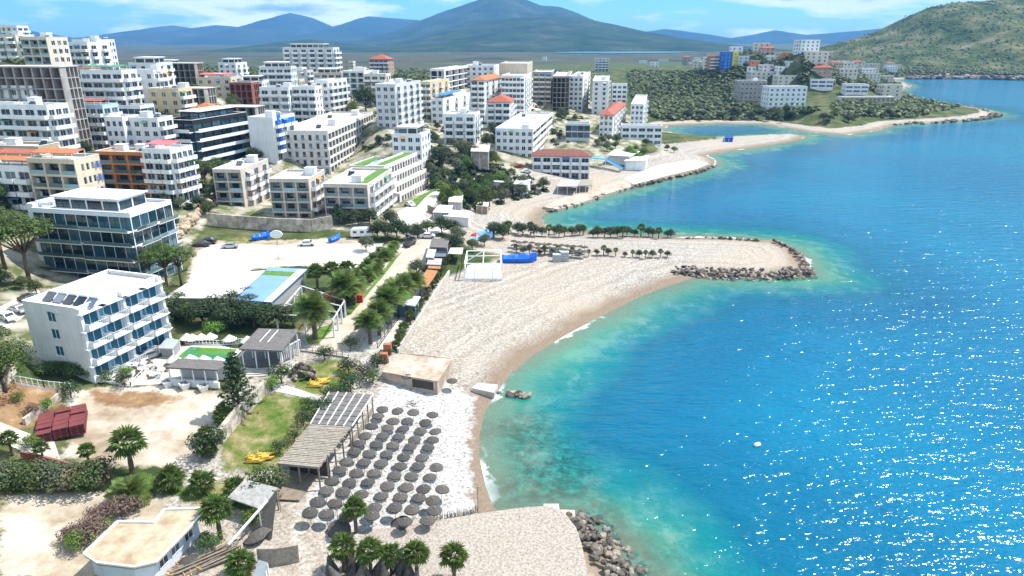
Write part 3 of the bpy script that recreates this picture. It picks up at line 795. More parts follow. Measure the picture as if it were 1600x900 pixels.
ROOFC = {'orange': tile_mat('orange_tile', (0.50,0.18,0.07)), 'red': tile_mat('red_tile', (0.40,0.12,0.075)), 'brown': tile_mat('brown_tile', (0.26,0.10,0.075)),
 'pinkred': mat('red_canvas', (0.62,0.15,0.15)), 'green': mat('green_canvas', (0.10,0.25,0.17)), 'blue': mat('blue_canvas', (0.05,0.20,0.55))}
M_GRASSR = mat('roof_turf', (0.06,0.16,0.02), (0.12,0.22,0.04), 1.2, bump=0.5)
M_POOL = mat('pool_water', (0.03,0.28,0.62), (0.05,0.35,0.68), 0.3, rough=0.08, spec=0.5)
M_METAL = mat('grey_metal', (0.35,0.36,0.37), rough=0.45, metal=0.6)
_mc = {}
def window_mesh(w, h, kind='w'):
    k = ('win', round(w, 1), round(h, 1), kind)
    if k not in _mc:
        w, h = round(w, 1), round(h, 1); mb = MB(); t = 0.07
        fm = M_DARKF if kind in 'gG' else M_TRIM
        mb.box(-w/2, w/2, 0.05, 0.10, 0, h, 1)
        for x0, x1, z0, z1 in ((-w/2, -w/2+t, 0, h), (w/2-t, w/2, 0, h), (-w/2+t, w/2-t, 0, t), (-w/2+t, w/2-t, h-t, h)):
            mb.box(x0, x1, 0, 0.049, z0, z1, 0)
        if w > 1.3:
            mb.box(-t/2, t/2, 0, 0.048, t, h-t, 0)
        if kind == 'S':
            for sx in (-1, 1):
                mb.box(sx*w*0.75-w*0.22, sx*w*0.75+w*0.22, -0.42, -0.38, 0, h, 2)
        _mc[k] = mb.mesh('window', [fm, M_GLASST if kind in 'gG' else (M_TEAL if kind == 'd' else M_GLASS), M_SHUT])
    return _mc[k]
def balcony_mesh(w, dp, kind):
    k = ('bal', round(w, 1), dp, kind)
    if k not in _mc:
        w = round(w, 1); mb = MB()
        mb.box(-w/2, w/2, -dp, -0.004, -0.2, 0.0, 0)
        if kind == 'tilt':      # outward leaning glass
            mb.add([(-w/2,-dp,0.0),(w/2,-dp,0.0),(w/2,-dp-0.55,0.95),(-w/2,-dp-0.55,0.95),(-w/2,-dp+0.05,0.0),(w/2,-dp+0.05,0.0),(w/2,-dp-0.5,0.95),(-w/2,-dp-0.5,0.95)],
                   [(0,1,2,3),(5,4,7,6),(3,2,6,7),(0,3,7,4),(1,5,6,2)], 1)
        elif kind == 'slab':
            mb.box(-w/2, w/2, -dp, -dp+0.12, 0.002, 0.95, 0)
        else:
            hh = 0.95
            if kind == 'bars':
                mb.box(-w/2, w/2, -dp, -dp+0.05, hh-0.06, hh, 1)
                nb = max(3, int(w/0.35))
                for i in range(nb+1):
                    x = -w/2+0.03+(w-0.06)*i/nb
                    mb.box(x-0.025, x+0.025, -dp+0.005, -dp+0.045, 0.002, hh-0.062, 1)
            else:
                mb.box(-w/2, w/2, -dp, -dp+0.08, 0.002, hh, 1)
            mb.box(-w/2, -w/2+0.08, -dp+0.082, -0.006, 0.002, hh, 1); mb.box(w/2-0.08, w/2, -dp+0.082, -0.006, 0.002, hh, 1)
        m2 = {'solid': M_TRIM, 'glass': M_RAILG, 'tilt': M_RAILG, 'slab': M_TRIM, 'bars': M_TRIM}[kind]
        _mc[k] = mb.mesh('balcony', [M_TRIM, m2])
    return _mc[k]
def side_box(mb, s, W, D, u0, u1, v0, v1, z0, z1, mi=0):
    """box given along a facade (u), inwards (v); side 0 front, 1 right, 2 back, 3 left"""
    if u1-u0 < 1e-3 or z1-z0 < 1e-3: return
    c = {0: lambda u, v: (u, v), 1: lambda u, v: (W-v, u), 2: lambda u, v: (W-u, D-v), 3: lambda u, v: (v, D-u)}[s]
    a = c(u0, v0); b_ = c(u1, v1)
    mb.box(min(a[0], b_[0]), max(a[0], b_[0]), min(a[1], b_[1]), max(a[1], b_[1]), z0, z1, mi)
def side_place(o, s, W, D, u, v, z):
    o.location = {0: (u, v, z), 1: (W-v, u, z), 2: (W-u, D-v, z), 3: (v, D-u, z)}[s]
    o.rotation_euler = (0, 0, (0, math.pi/2, math.pi, -math.pi/2)[s])
FR = random.Random(404)
_a = MB(); _a.box(-0.4, 0.4, -0.34, -0.004, 0, 0.55); _a.box(-0.42, 0.42, -0.345, -0.003, 0.552, 0.58); AC_MESH = _a.mesh('air_conditioner', M_TRIM)
AWN_MESH = []
for _c in ((0.70,0.68,0.62), (0.10,0.25,0.17), (0.55,0.25,0.08), (0.12,0.22,0.42)):
    _a = MB(); _a.add([(-.5,-0.004,0.5),(.5,-0.004,0.5),(.5,-1.05,0.0),(-.5,-1.05,0.0),(-.5,-0.004,0.45),(.5,-0.004,0.45),(.5,-1.05,-.2),(-.5,-1.05,-.2)], [(3,2,1,0),(4,5,6,7),(0,1,5,4),(1,2,6,5),(2,3,7,6),(3,0,4,7)])
    AWN_MESH.append(_a.mesh('window_awning', mat('canvas_%d' % len(AWN_MESH), _c)))
THK = {'w': 0.22, 'd': 0.22, 'b': 0.25, 'c': 0.25, 'l': 1.5, 'o': 2.6, 'n': 0.2, 'f': 0.55, 'g': 0.15, 'G': 0.2, 's': 0.3, 'r': 0.22}
HIPS = {'orangehip': 'orange', 'redhip': 'red', 'brownhip': 'brown'}
def hip_roof(root, W, D, z, h, m, ov=0.7):
    mb = MB(); r = min(W, D)/2+ov
    if W >= D: rid = [(r-ov, D/2, z+h), (W-r+ov, D/2, z+h)]
    else: rid = [(W/2, r-ov, z+h), (W/2, D-r+ov, z+h)]
    e = [(-ov,-ov,z), (W+ov,-ov,z), (W+ov,D+ov,z), (-ov,D+ov,z)]
    vs = e+rid+[(p[0], p[1], z-0.18) for p in e]
    fs = [(0,1,5,4), (2,3,4,5), (1,2,5), (3,0,4)] if W >= D else [(1,2,5,4), (3,0,4,5), (0,1,4), (2,3,5)]
    fs += [(6,7,1,0), (7,8,2,1), (8,9,3,2), (9,6,0,3), (9,8,7,6)]
    mb.add(vs, fs)
    # rows of tiles as raised ribs down the slopes
    o = mb.build('roof', m, root)
    rb = MB()
    nrib = int((W+2*ov)/0.9)
    for sgn, y0 in ((1, -ov), (-1, D+ov)):
        for i in range(1, nrib):
            x = -ov+(W+2*ov)*i/nrib
            lim = (r if W >= D else (D/2+ov))
            run = min(x+ov, W+ov-x, r) if W >= D else min(x+ov, W+ov-x)
            tt = run/(r if True else 1)
            rb.bar((x, y0, z+0.03), (x, y0+sgn*run, z+0.03+h*tt), 0.16, 0.09)
    rb.build('tile_ribs', m, o)
    return o
def facade(mb, root, s, spec, W, D, t, z0, n, fh, par, wall, opt, u_lo, u_hi):
    """one side of a building: a wall with real openings, windows set back in them, balconies in front"""
    st = spec[0]; nb = int(spec[1:]) if len(spec) > 1 else 0
    L = u_hi-u_lo; ztop = z0+n*fh+par
    if st == 'n' or nb == 0:
        side_box(mb, s, W, D, u_lo, u_hi, 0, t, z0, ztop); return
    bay = L/nb
    ow, sill, head = {'w': (min(1.7, bay*0.58), 0.75, 2.45), 'd': (min(1.3, bay*0.55), 0.1, 2.35), 'b': (min(2.9, bay*0.78), 0.06, 2.45), 'c': (min(3.2, bay*0.8), 0.06, 2.45),
     'l': (bay-0.45, 0.22, fh-0.3), 'o': (bay-0.42, 0.0, fh-0.34), 'f': (bay-0.75, 0.35, fh-0.45), 'g': (bay-0.12, 0.25, fh-0.35), 'G': (bay-0.10, 0.18, fh-0.22),
     's': (bay-0.35, 0.10, fh-0.5), 'r': (bay-0.9, 0.75, 2.45)}[st]
    ow = max(ow, 0.5)
    zs = [z0+k*fh for k in range(n)]
    prev = z0
    for k in range(n):
        zb = zs[k]+sill
        side_box(mb, s, W, D, u_lo, u_hi, 0, t, prev, zb)
        zt = zs[k]+min(head, fh-0.2)
        side_box(mb, s, W, D, u_lo, u_lo+(bay-ow)/2, 0, t, zb, zt)
        for i in range(nb):
            u0 = u_lo+i*bay+(bay+ow)/2; u1 = u_lo+(i+1)*bay+(bay-ow)/2 if i < nb-1 else u_hi
            side_box(mb, s, W, D, u0, u1, 0, t, zb, zt)
        prev = zt
        if st == 'o': continue
        for i in range(nb):
            uc = u_lo+(i+0.5)*bay; hgt = zt-zb
            if st == 'l':
                kw = 'g'; wv = t-0.12; we = window_mesh(ow*0.55, 2.1, kw); uo = uc-ow*0.15; zz = zs[k]+0.24
                o = link('window', we, root); side_place(o, s, W, D, uo, wv, zz)
                o = link('balcony_rail', rail_mesh(ow-0.04), root); side_place(o, s, W, D, uc, 0.06, zb+0.004)
                continue
            kd = {'d': 'w', 'g': 'g', 'G': 'G', 's': 'g', 'r': 'w', 'f': 'g'}.get(st, 'w')
            if opt.get('shut') and st == 'w' and i == nb-1: kd = 'S'
            if opt.get('teal'): kd = 'd'
            o = link('window', window_mesh(ow-0.01, hgt-0.01, kd), root)
            side_place(o, s, W, D, uc, t-0.115 if st != 'S' else 0.1, zb+0.005)
            q_ = FR.random()
            if st in 'wbcr' and q_ < 0.10:
                o = link('air_conditioner', AC_MESH, root); side_place(o, s, W, D, uc+ow/2+0.5 if bay > ow+1.3 else uc, -0.002, zt+0.02)
            elif st in 'wbc' and q_ < 0.22 and k > 0:
                o = link('window_awning', AWN_MESH[int(q_*100) % 4], root); side_place(o, s, W, D, uc, -0.002, zt-0.12); o.scale.x = ow+0.3
            if st in 'bd' or (st == 'w' and opt.get('balw')):
                if st == 'd' and (i+k) % 2: continue
                if k == 0 and not opt.get('b0'): continue
                o = link('balcony', balcony_mesh(min(bay*0.9, ow+1.3) if st == 'b' else ow+1.5, 1.5 if st == 'b' else 0.9, opt.get('rail', 'solid' if st == 'b' else 'bars')), root)
                side_place(o, s, W, D, uc, 0, zs[k]+0.05)
        if st in 'csG' and (k > 0 or st == 'G'):
            kd, dp = {'c': ('solid', 1.5), 's': ('slab', 2.0), 'G': ('tilt', 1.3)}[st]
            if st == 'G':
                hw = L/2
                for q in range(2):
                    o = link('balcony', balcony_mesh(hw-0.3, dp if (q+k) % 2 else dp*0.6, kd), root); side_place(o, s, W, D, u_lo+hw*(q+0.5), 0, zs[k]+0.12)
            else:
                o = link('balcony', balcony_mesh(L-0.1, dp, kd), root); side_place(o, s, W, D, (u_lo+u_hi)/2, 0, zs[k]+0.05)
    side_box(mb, s, W, D, u_lo, u_hi, 0, t, prev, ztop)
def rail_mesh(w):
    k = ('rail', round(w, 1))
    if k not in _mc:
        w = round(w, 1)-0.06; mb = MB()
        mb.box(-w/2, w/2, 0, 0.03, 0.0, 0.85, 0); mb.box(-w/2, w/2, -0.01, 0.04, 0.852, 0.91, 1)
        _mc[k] = mb.mesh('balcony_rail', [M_RAILG, M_METAL])
    return _mc[k]
def clutter(root, W, D, z, n, rnd):
    for i in range(n):
        x = rnd.uniform(1.5, max(1.6, W-2.5)); y = rnd.uniform(1.5, max(1.6, D-2.5)); mb = MB()
        if i % 3 == 0:
            mb.box(x, x+min(3, W*0.3), y, y+min(2.6, D*0.3), z, z+2.2); mb.box(x-0.15, x+min(3, W*0.3)+0.15, y-0.15, y+min(2.6, D*0.3)+0.15, z+2.202, z+2.35)
            mb.build('stair_house', WALL['white'], root)
        elif i % 3 == 1:
            mb.add([(x,y,z+0.15),(x+1.9,y,z+0.15),(x+1.9,y+1.4,z+1.2),(x,y+1.4,z+1.2),(x,y+0.1,z+0.1),(x+1.9,y+0.1,z+0.1),(x+1.9,y+1.5,z+1.12),(x,y+1.5,z+1.12)],
                   [(0,1,2,3),(5,4,7,6),(0,4,5,1),(1,5,6,2),(2,6,7,3),(3,7,4,0)], 0)
            mb.tube([(x,y+1.6,z+1.35),(x+1.9,y+1.6,z+1.35)], 0.28, 8, 1); mb.bar((x+0.1,y+1.5,z),(x+0.1,y+1.5,z+1.2),0.06,mi=1); mb.bar((x+1.8,y+1.5,z),(x+1.8,y+1.5,z+1.2),0.06,mi=1)
            mb.build('solar_heater', [M_GLASS, M_TRIM], root)
        else:
            for q in range(3):
                mb.box(x+q*1.1, x+q*1.1+0.85, y, y+0.4, z+0.1, z+0.85)
            mb.build('air_conditioner', M_TRIM, root)
def awning(root, x0, x1, y0, y1, z, m, hgt=2.4, tilt=0.5):
    mb = MB()
    mb.add([(x0,y0,z+hgt-tilt),(x1,y0,z+hgt-tilt),(x1,y1,z+hgt),(x0,y1,z+hgt),(x0,y0,z+hgt-tilt-0.12),(x1,y0,z+hgt-tilt-0.12),(x1,y1,z+hgt-0.12),(x0,y1,z+hgt-0.12)],
           [(0,1,2,3),(7,6,5,4),(0,4,5,1),(1,5,6,2),(2,6,7,3),(3,7,4,0)])
    o = mb.build('awning', m, root)
    pm = MB(); nn = max(2, int((x1-x0)/4)+1)
    for i in range(nn):
        x = x0+0.15+(x1-x0-0.3)*i/(nn-1)
        pm.bar((x, y0+0.1, z), (x, y0+0.1, z+hgt-tilt-0.12), 0.12)
        pm.bar((x, y1-0.1, z), (x, y1-0.1, z+hgt-0.14), 0.12)
    pm.build('awning_posts', M_TRIM, o)
def building(name, label, cat, top, a, W, D, n, fh, wall, fr, rt, roof, opt, group=None, left=None, back='n'):
    rnd = random.Random(int(W*1000)+int(D*77))
    z0 = top.z-n*fh
    ca, sa = math.cos(a), math.sin(a)
    cor = [(top.x+u*W*ca-v*D*sa, top.y+u*W*sa+v*D*ca) for u in (0, .5, 1) for v in (0, .5, 1)]
    gz = min(H(*c) for c in cor)
    if not opt.get('fixed'):
        ex = int(max(0.0, (z0-gz+0.8)/fh)); n += ex; z0 -= ex*fh
    root = empty(name, (top.x, top.y, min(gz, z0)), a)
    tag(root, label, cat, group)
    dz = z0-root.location.z
    par = 0.0 if opt.get('nopar') or roof in HIPS else 0.75
    left = left or ('w3' if D > 7 else 'n')
    specs = [fr, rt, back, left]
    T = [THK[s[0]] for s in specs]
    mb = MB()
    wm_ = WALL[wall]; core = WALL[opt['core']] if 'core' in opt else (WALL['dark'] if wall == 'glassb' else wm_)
    fac = M_TRIM if wall in ('orange', 'glassb') else wm_
    rng = [(0, W), (T[0], D-T[2]), (0, W), (T[2], D-T[0])]
    for s in range(4):
        facade(mb, root, s, specs[s], W, D, T[s], dz, n, fh, par, wall, opt, *rng[s])
    if dz > 0.1 or True:
        mb.box(0.03, W-0.03, 0.03, D-0.03, -2.5, dz)
    wo = mb.build('wall', wm_, root)
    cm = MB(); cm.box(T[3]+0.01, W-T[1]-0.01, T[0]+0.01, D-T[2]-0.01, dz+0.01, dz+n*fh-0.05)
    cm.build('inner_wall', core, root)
    ztop = dz+n*fh
    # floor slabs inside deep openings
    if any(s[0] in 'lofs' for s in specs):
        sm = MB()
        for k in range(1, n):
            sm.box(0.05, W-0.05, 0.05, D-0.05, dz+k*fh-0.2, dz+k*fh-0.002)
        sm.build('floor_slab', fac if wall != 'black' else M_TRIM, root)
    rm = MB()
    if roof in HIPS:
        rm.box(0.02, W-0.02, 0.02, D-0.02, ztop-0.04, ztop+0.05)
        rm.build('roof_slab', M_TRIM, root)
        hip_roof(root, W, D, ztop+0.28, min(W, D)*0.22+0.4, ROOFC[HIPS[roof]])
    else:
        q = 0.24 if par else -0.25
        rm.box(q, W-q, q, D-q, ztop-0.04, ztop+(0.12 if par else 0.22))
        rm.build('roof', ROOFC['red'] if roof == 'redflat' else M_ROOF, root)
        if par:
            cp = MB()
            for s in range(4):
                lo, hi = (-0.06, (W if s % 2 == 0 else D)+0.06) if s % 2 == 0 else (0.30, D-0.30)
                side_box(cp, s, W, D, lo, hi, -0.06, 0.296, ztop+par+0.002, ztop+par+0.09)
            cp.build('parapet_cap', M_TRIM, root)
        zr = ztop+(0.121 if par else 0.221)
        if roof == 'grass':
            g = MB(); g.box(W-4.2, W-0.6, 1.0, D-1.0, zr, zr+0.5); g.build('roof_turf', M_GRASSR, root)
        if roof == 'pool':
            g = MB(); g.box(W*0.35, W*0.75, D*0.45, D*0.72, zr, zr+0.25); po = g.build('pool_rim', M_TRIM, root)
            g = MB(); g.box(W*0.35+0.4, W*0.75-0.4, D*0.45+0.4, D*0.72-0.4, zr+0.252, zr+0.27); g.build('pool_water', M_POOL, po)
            g = MB(); g.box(0.8, 4.0, 2, D-2, zr, zr+0.5); g.build('roof_turf', M_GRASSR, root)
        if 'pent' in opt:
            pw, pr = opt['pent']; g = MB()
            x0, x1, y0, y1 = W*0.14, W*0.80, D*0.22, D*0.85
            g.box(x0, x1, y0, y1, zr, zr+2.7); pe = g.build('penthouse', WALL[pw], root)
            nn = max(2, int((x1-x0)/3.4))
            for i in range(nn):
                o = link('window', window_mesh((x1-x0)/nn-0.5, 1.9, 'g'), root); o.location = (x0+(x1-x0)*(i+0.5)/nn, y0-0.06, zr+0.3)
            nn = max(1, int((y1-y0)/3.4))
            for i in range(nn):
                o = link('window', window_mesh((y1-y0)/nn-0.5, 1.9, 'g'), root); o.location = (x1+0.06, y0+(y1-y0)*(i+0.5)/nn, zr+0.3); o.rotation_euler.z = math.pi/2
            g = MB(); g.box(x0-0.5, x1+0.5, y0-0.5, y1+0.5, zr+2.702, zr+2.95); g.build('penthouse_roof', M_TRIM if pr == 'none' else ROOFC[pr], root)
        if 'awn' in opt:
            awning(root, W*0.06, W*0.94, D*0.08, D*0.6, zr, ROOFC[opt['awn']])
        if 'awn2' in opt:
            awning(root, W*0.02, W*0.98, 0.4, D*0.45, zr, ROOFC['orange']); awning(root, W*0.1, W*0.9, D*0.5, D*0.98, zr, ROOFC['red'], 3.4)
        clutter(root, W, D, zr, opt.get('clut', 0), rnd)
    if opt.get('blue'):
        g = MB(); g.box(W+0.004, W+0.10, D*0.18, D*0.34, dz+fh, ztop+1.4); g.box(W+0.004, W+0.08, D*0.36, D*0.98, ztop-fh*1.0, ztop-fh*0.1); g.build('blue_panel', WALL['bluepaint'], root)
    if opt.get('yel'):
        g = MB(); g.box(W*0.62, W*1.0, -0.3, -0.004, dz+0.2, ztop+0.9); g.build('yellow_stripe', WALL['yellowpaint'], root)
        for k in range(n):
            for f in (0.16, 0.42, 0.80):
                o = link('window', window_mesh(1.4, 1.4), root); o.location = (W*f, -0.09 if f < 0.6 else -0.38, dz+k*fh+0.9)
    if opt.get('arc'):
        for k in range(7):
            g = MB(); x = W*(k+0.5)/7; pts = [(x+math.cos(q*math.pi/6)*W/16, -0.05, ztop+0.1+math.sin(q*math.pi/6)*1.1) for q in range(7)]
            g.tube(pts, 0.14, 5); g.build('roof_arch', M_TRIM, root)
    return root
for _i, (lab, top, a, W, D, n, fh, wall, fr, rt, roof, opt) in enumerate(PLACED):
    if 'yellow striped' in lab or 'beside the blue and yellow' in lab:
        _p = G(1129, 111) if 'striped' in lab else G(1108, 111)
        top = Vector((_p.x, _p.y, _p.z+n*fh-1)); PLACED[_i] = (lab, top, a, W, D, n, fh, wall, fr, rt, roof, opt)
    nm = 'hotel' if 'hotel' in lab else 'house' if 'house with' in lab and n <= 3 else 'villa' if 'villa' in lab else 'unfinished_building' if ('unfinished' in lab or 'shell' in lab or 'frame' in lab or 'skeleton' in lab) else 'apartment_building'
    if 'terraced white hotel wing' in lab:      # each lower storey reaches further out
        rt_ = None
        for k in range(n):
            Wk = W+1.7*k; tk = top.copy(); tk.z -= k*fh
            b2 = building(nm, lab, 'hotel', tk, a, Wk, D, 1, fh, wall, fr, rt, roof if k == 0 else 'flat', dict(opt, fixed=1))
            if rt_ is None: rt_ = b2
            else:
                dzz = b2.location.z-rt_.location.z
                for ch in list(b2.children):
                    ch.parent = rt_; ch.location.z += dzz
                bpy.data.objects.remove(b2)
        continue
    rb2 = building(nm, lab, {'hotel': 'hotel', 'house': 'house', 'villa': 'villa'}.get(nm, 'building'), top, a, W, D, n, fh, wall, fr, rt, roof, opt)
    if wall == 'glassb':
        g = MB(); zt = top.z-rb2.location.z; g.box(-1.6, -0.01, 0.5, D, -1.0, zt+1.6); g.box(-1.6, 3.2, 2.0, 2.6, zt+0.9, zt+1.6); g.build('side_wall', WALL['whiteblue'], rb2)
for i, (colr, top, a, W, D, n, fh, roof) in enumerate(FARP):
    _p = G(*top); top = Vector((_p.x, _p.y, _p.z+n*fh-0.5)); FARP[i] = (colr, top, a, W, D, n, fh, roof)
    cn_ = {'pink': 'pinkish', 'greywhite': 'off-white', 'paleblue': 'pale blue', 'brownish': 'brown'}.get(colr, colr)
    building('hillside_house', 'small %s %s house with %s roof on the far green hillside' % (cn_, ('low', 'low', 'two-storey', 'three-storey', 'four-storey', 'five-storey', 'six-storey')[n], 'flat' if roof == 'flat' else 'red hipped'),
             'house', top, a, W, D, n, fh, colr, 'w%d' % max(2, int(W/4)), 'w2', roof, {}, 'houses scattered over the far hillside')

FT = []
_fr = random.Random(31)
for (fx, fy, fd) in FILL:
    top = _cam+ray(fx, fy)*fd; w = _fr.uniform(10, 17); d = _fr.uniform(9, 14); a = R(_fr.uniform(-14, 4)); cxy = (top.x+w/2, top.y+d/2)
    ok_ = True
    for (lab_, t2, a2, W2, D2, *_q) in PLACED:
        if (Vector((t2.x+W2/2*math.cos(a2)-D2/2*math.sin(a2), t2.y+W2/2*math.sin(a2)+D2/2*math.cos(a2)))-Vector(cxy)).length < (math.hypot(W2, D2)+math.hypot(w, d))*0.40: ok_ = False
    g_ = H(*cxy)
    if not ok_: continue
    n = _fr.choice([2, 3, 3, 4, 4, 5]); top.z = g_+n*3.05
    FT.append((top, a, w, d, n))
_seen = {}
for top, a, w, d, n in FT:
    colr = _fr.choice(['white', 'white', 'cream', 'greywhite', 'beige', 'white', 'yellow', 'pink']); rf = 'flat'
    opt = _fr.choice([{'clut': 3}, {'clut': 4}, {'awn': _fr.choice(['green', 'blue', 'orange', 'pinkred']), 'clut': 2}, {'pent': ('white', 'none')}]); fr_ = _fr.choice(['b%d', 'c%d', 'w%d', 'b%d', 'l%d']) % max(2, int(w/3.6)); rt_ = _fr.choice(['b3', 'w3', 'c2', 'b2'])
    lab = '%s town house of %s storeys with %s%s between larger blocks' % ({'greywhite': 'off-white', 'pink': 'pinkish', 'yellow': 'yellowish'}.get(colr, colr), ('', '', 'two', 'three', 'four', 'five')[n], {'b': 'separate balconies', 'c': 'continuous balconies', 'w': 'plain windows', 'l': 'recessed loggias'}[fr_[0]], ' and tiled roof' if rf != 'flat' else (' and roof awning' if 'awn' in opt else ''))
    building('town_house', lab, 'house', top, a, w, d, n, 3.05, colr, fr_, rt_, rf, dict(opt, fixed=1), 'houses filling the slopes of the town')
    PLACED.append((lab, top, a, w, d))

# more small houses over the peninsula hill, standing on the ground
_fr = random.Random(12); _pts = [Vector((f[1].x, f[1].y)) for f in FARP]; _k = 0
for _ in range(600):
    if _k >= 46: break
    x, y = _fr.uniform(1075, 1400), _fr.uniform(66, 120)
    if y > 70+0.30*abs(x-1160)*0.6+45 or (1085 < x < 1165 and y > 78): continue
    p = G(x, y)
    if p.z < 8 or p.y > 1250 or any((p.xy-q).length < 17 for q in _pts): continue
    _pts.append(p.xy.copy()); _k += 1
    w = _fr.uniform(9, 16); n = _fr.choice([1, 2, 2, 3, 3]); colr = _fr.choice(['white', 'white', 'cream', 'greywhite', 'pink', 'beige']); rf = _fr.choice(['flat', 'flat', 'flat', 'redhip'])
    cn_ = {'pink': 'pinkish', 'greywhite': 'off-white'}.get(colr, colr)
    d = _fr.uniform(8, 11); top = Vector((p.x, p.y, p.z+n*3.0-0.5))
    building('hillside_house', '%s %s cottage with %s roof in the hill village' % (cn_, ('', 'one-storey', 'two-storey', 'three-storey')[n], 'flat' if rf == 'flat' else 'red hipped'), 'house', top, R(_fr.uniform(-15, 15)), w, d, n, 3.0, colr, 'w%d' % max(2, int(w/3.5)), 'w2', rf, {'fixed': 1}, 'cottages of the hill village')
    FARP.append((colr, top, 0.0, w, d, n, 3.0, rf))
# ------------------------------------------------------------------ plants
def leaf_mat(name, c1, c2, c3):
    m = bpy.data.materials.new(name); m.use_nodes = True
    t = m.node_tree; b = t.nodes['Principled BSDF']
    P = N(t, 'ShaderNodeTexCoord').outputs['Object']
    r = ramp(t, [(0.32, c1), (0.52, c2), (0.70, c3)], noise_tex(t, P, 1.6, 3, 0.7))
    oi = N(t, 'ShaderNodeObjectInfo')
    hv = N(t, 'ShaderNodeHueSaturation')
    t.links.new(mth(t, 'ADD', mth(t, 'MULTIPLY', oi.outputs['Random'], 0.05), 0.475), hv.inputs['Hue'])
    t.links.new(mth(t, 'ADD', mth(t, 'MULTIPLY', oi.outputs['Random'], 0.5), 0.75), hv.inputs['Value'])
    t.links.new(r.outputs[0], hv.inputs['Color'])
    t.links.new(hv.outputs[0], b.inputs['Base Color'])
    b.inputs['Roughness'].default_value = 0.55; b.inputs['Specular IOR Level'].default_value = 0.3
    tl = N(t, 'ShaderNodeBsdfTranslucent'); t.links.new(hv.outputs[0], tl.inputs[0])
    mx = N(t, 'ShaderNodeMixShader'); mx.inputs[0].default_value = 0.22
    t.links.new(b.outputs[0], mx.inputs[1]); t.links.new(tl.outputs[0], mx.inputs[2])
    t.links.new(mx.outputs[0], t.nodes['Material Output'].inputs['Surface'])
    return m
L_DARK = leaf_mat('dark_leaf', (0.014,0.028,0.009), (0.035,0.06,0.016), (0.07,0.10,0.028))
L_MID = leaf_mat('green_leaf', (0.03,0.055,0.012), (0.065,0.105,0.022), (0.12,0.16,0.035))
L_BRIGHT = leaf_mat('bright_leaf', (0.06,0.11,0.012), (0.12,0.20,0.02), (0.20,0.28,0.03))
L_OLIVE = leaf_mat('olive_leaf', (0.05,0.065,0.03), (0.10,0.115,0.055), (0.17,0.18,0.10))
L_PINE = leaf_mat('pine_needles', (0.03,0.055,0.010), (0.075,0.115,0.018), (0.15,0.19,0.032))
L_PALM = leaf_mat('palm_leaf', (0.06,0.10,0.020), (0.125,0.18,0.036), (0.22,0.25,0.07))
L_DRY = leaf_mat('dry_leaf', (0.12,0.075,0.04), (0.20,0.135,0.075), (0.28,0.20,0.12))
L_TWIG = leaf_mat('dry_twigs', (0.10,0.06,0.05), (0.17,0.105,0.085), (0.24,0.16,0.13))
M_BARK = mat('bark', (0.16,0.11,0.075), (0.09,0.06,0.04), 3.0, bump=0.6)
M_PBARK = mat('palm_bark', (0.20,0.145,0.10), (0.10,0.07,0.045), 6.0, bump=0.8)
L_SCRUB = leaf_mat('scrub_leaf', (0.05,0.07,0.018), (0.105,0.125,0.04), (0.19,0.19,0.08))
def fan_frond():
    """one fan leaf: a stalk and a round of pointed blades"""
    mb = MB(); L = 1.0
    mb.add([(-0.015,0,0),(0.015,0,0),(0.012,L,0.05),(-0.012,L,0.05)], [(0,1,2,3)])
    n = 11
    for i in range(n):
        a = R(-105+210*i/(n-1)); r = 0.85+0.12*math.sin(i*2.1)
        d = Vector((math.sin(a), math.cos(a), 0)); s = Vector((math.cos(a), -math.sin(a), 0))
        c = Vector((0, L, 0.05))
        mid = c+d*r*0.55; tip = c+d*r+Vector((0, 0, -0.28))
        mb.add([c, mid+s*0.10+Vector((0,0,0.03)), tip, mid-s*0.10-Vector((0,0,0.03))], [(0,1,2),(0,2,3)])
    return mb.mesh('frond', L_PALM)
def feather_frond():
    """one date-palm leaf: an arching midrib with leaflets on both sides"""
    mb = MB(); pts = []
    for i in range(9):
        u = i/8; pts.append(Vector((0, u*2.6, 0.75*math.sin(u*2.5)-0.55*u*u)))
    for i in range(8):
        a, b_ = pts[i], pts[i+1]
        mb.add([a+Vector((-0.02,0,0)), a+Vector((0.02,0,0)), b_+Vector((0.015,0,0)), b_+Vector((-0.015,0,0))], [(0,1,2,3)])
        for q in (0.25, 0.75):
            p = a.lerp(b_, q); u = (i+q)/8; ln = 0.80*abs(math.sin(min(1, u*0.95+0.12)*math.pi))**0.6+0.10
            for s in (-1, 1):
                tip = p+Vector((s*ln, 0.42*ln+0.1, -0.22*ln))
                mb.add([p, p+Vector((0, 0.17, 0)), tip+Vector((0, 0.09, 0)), tip], [(0,1,2,3)])
    return mb.mesh('frond', L_PALM)
FAN, FEATHER = fan_frond(), feather_frond()
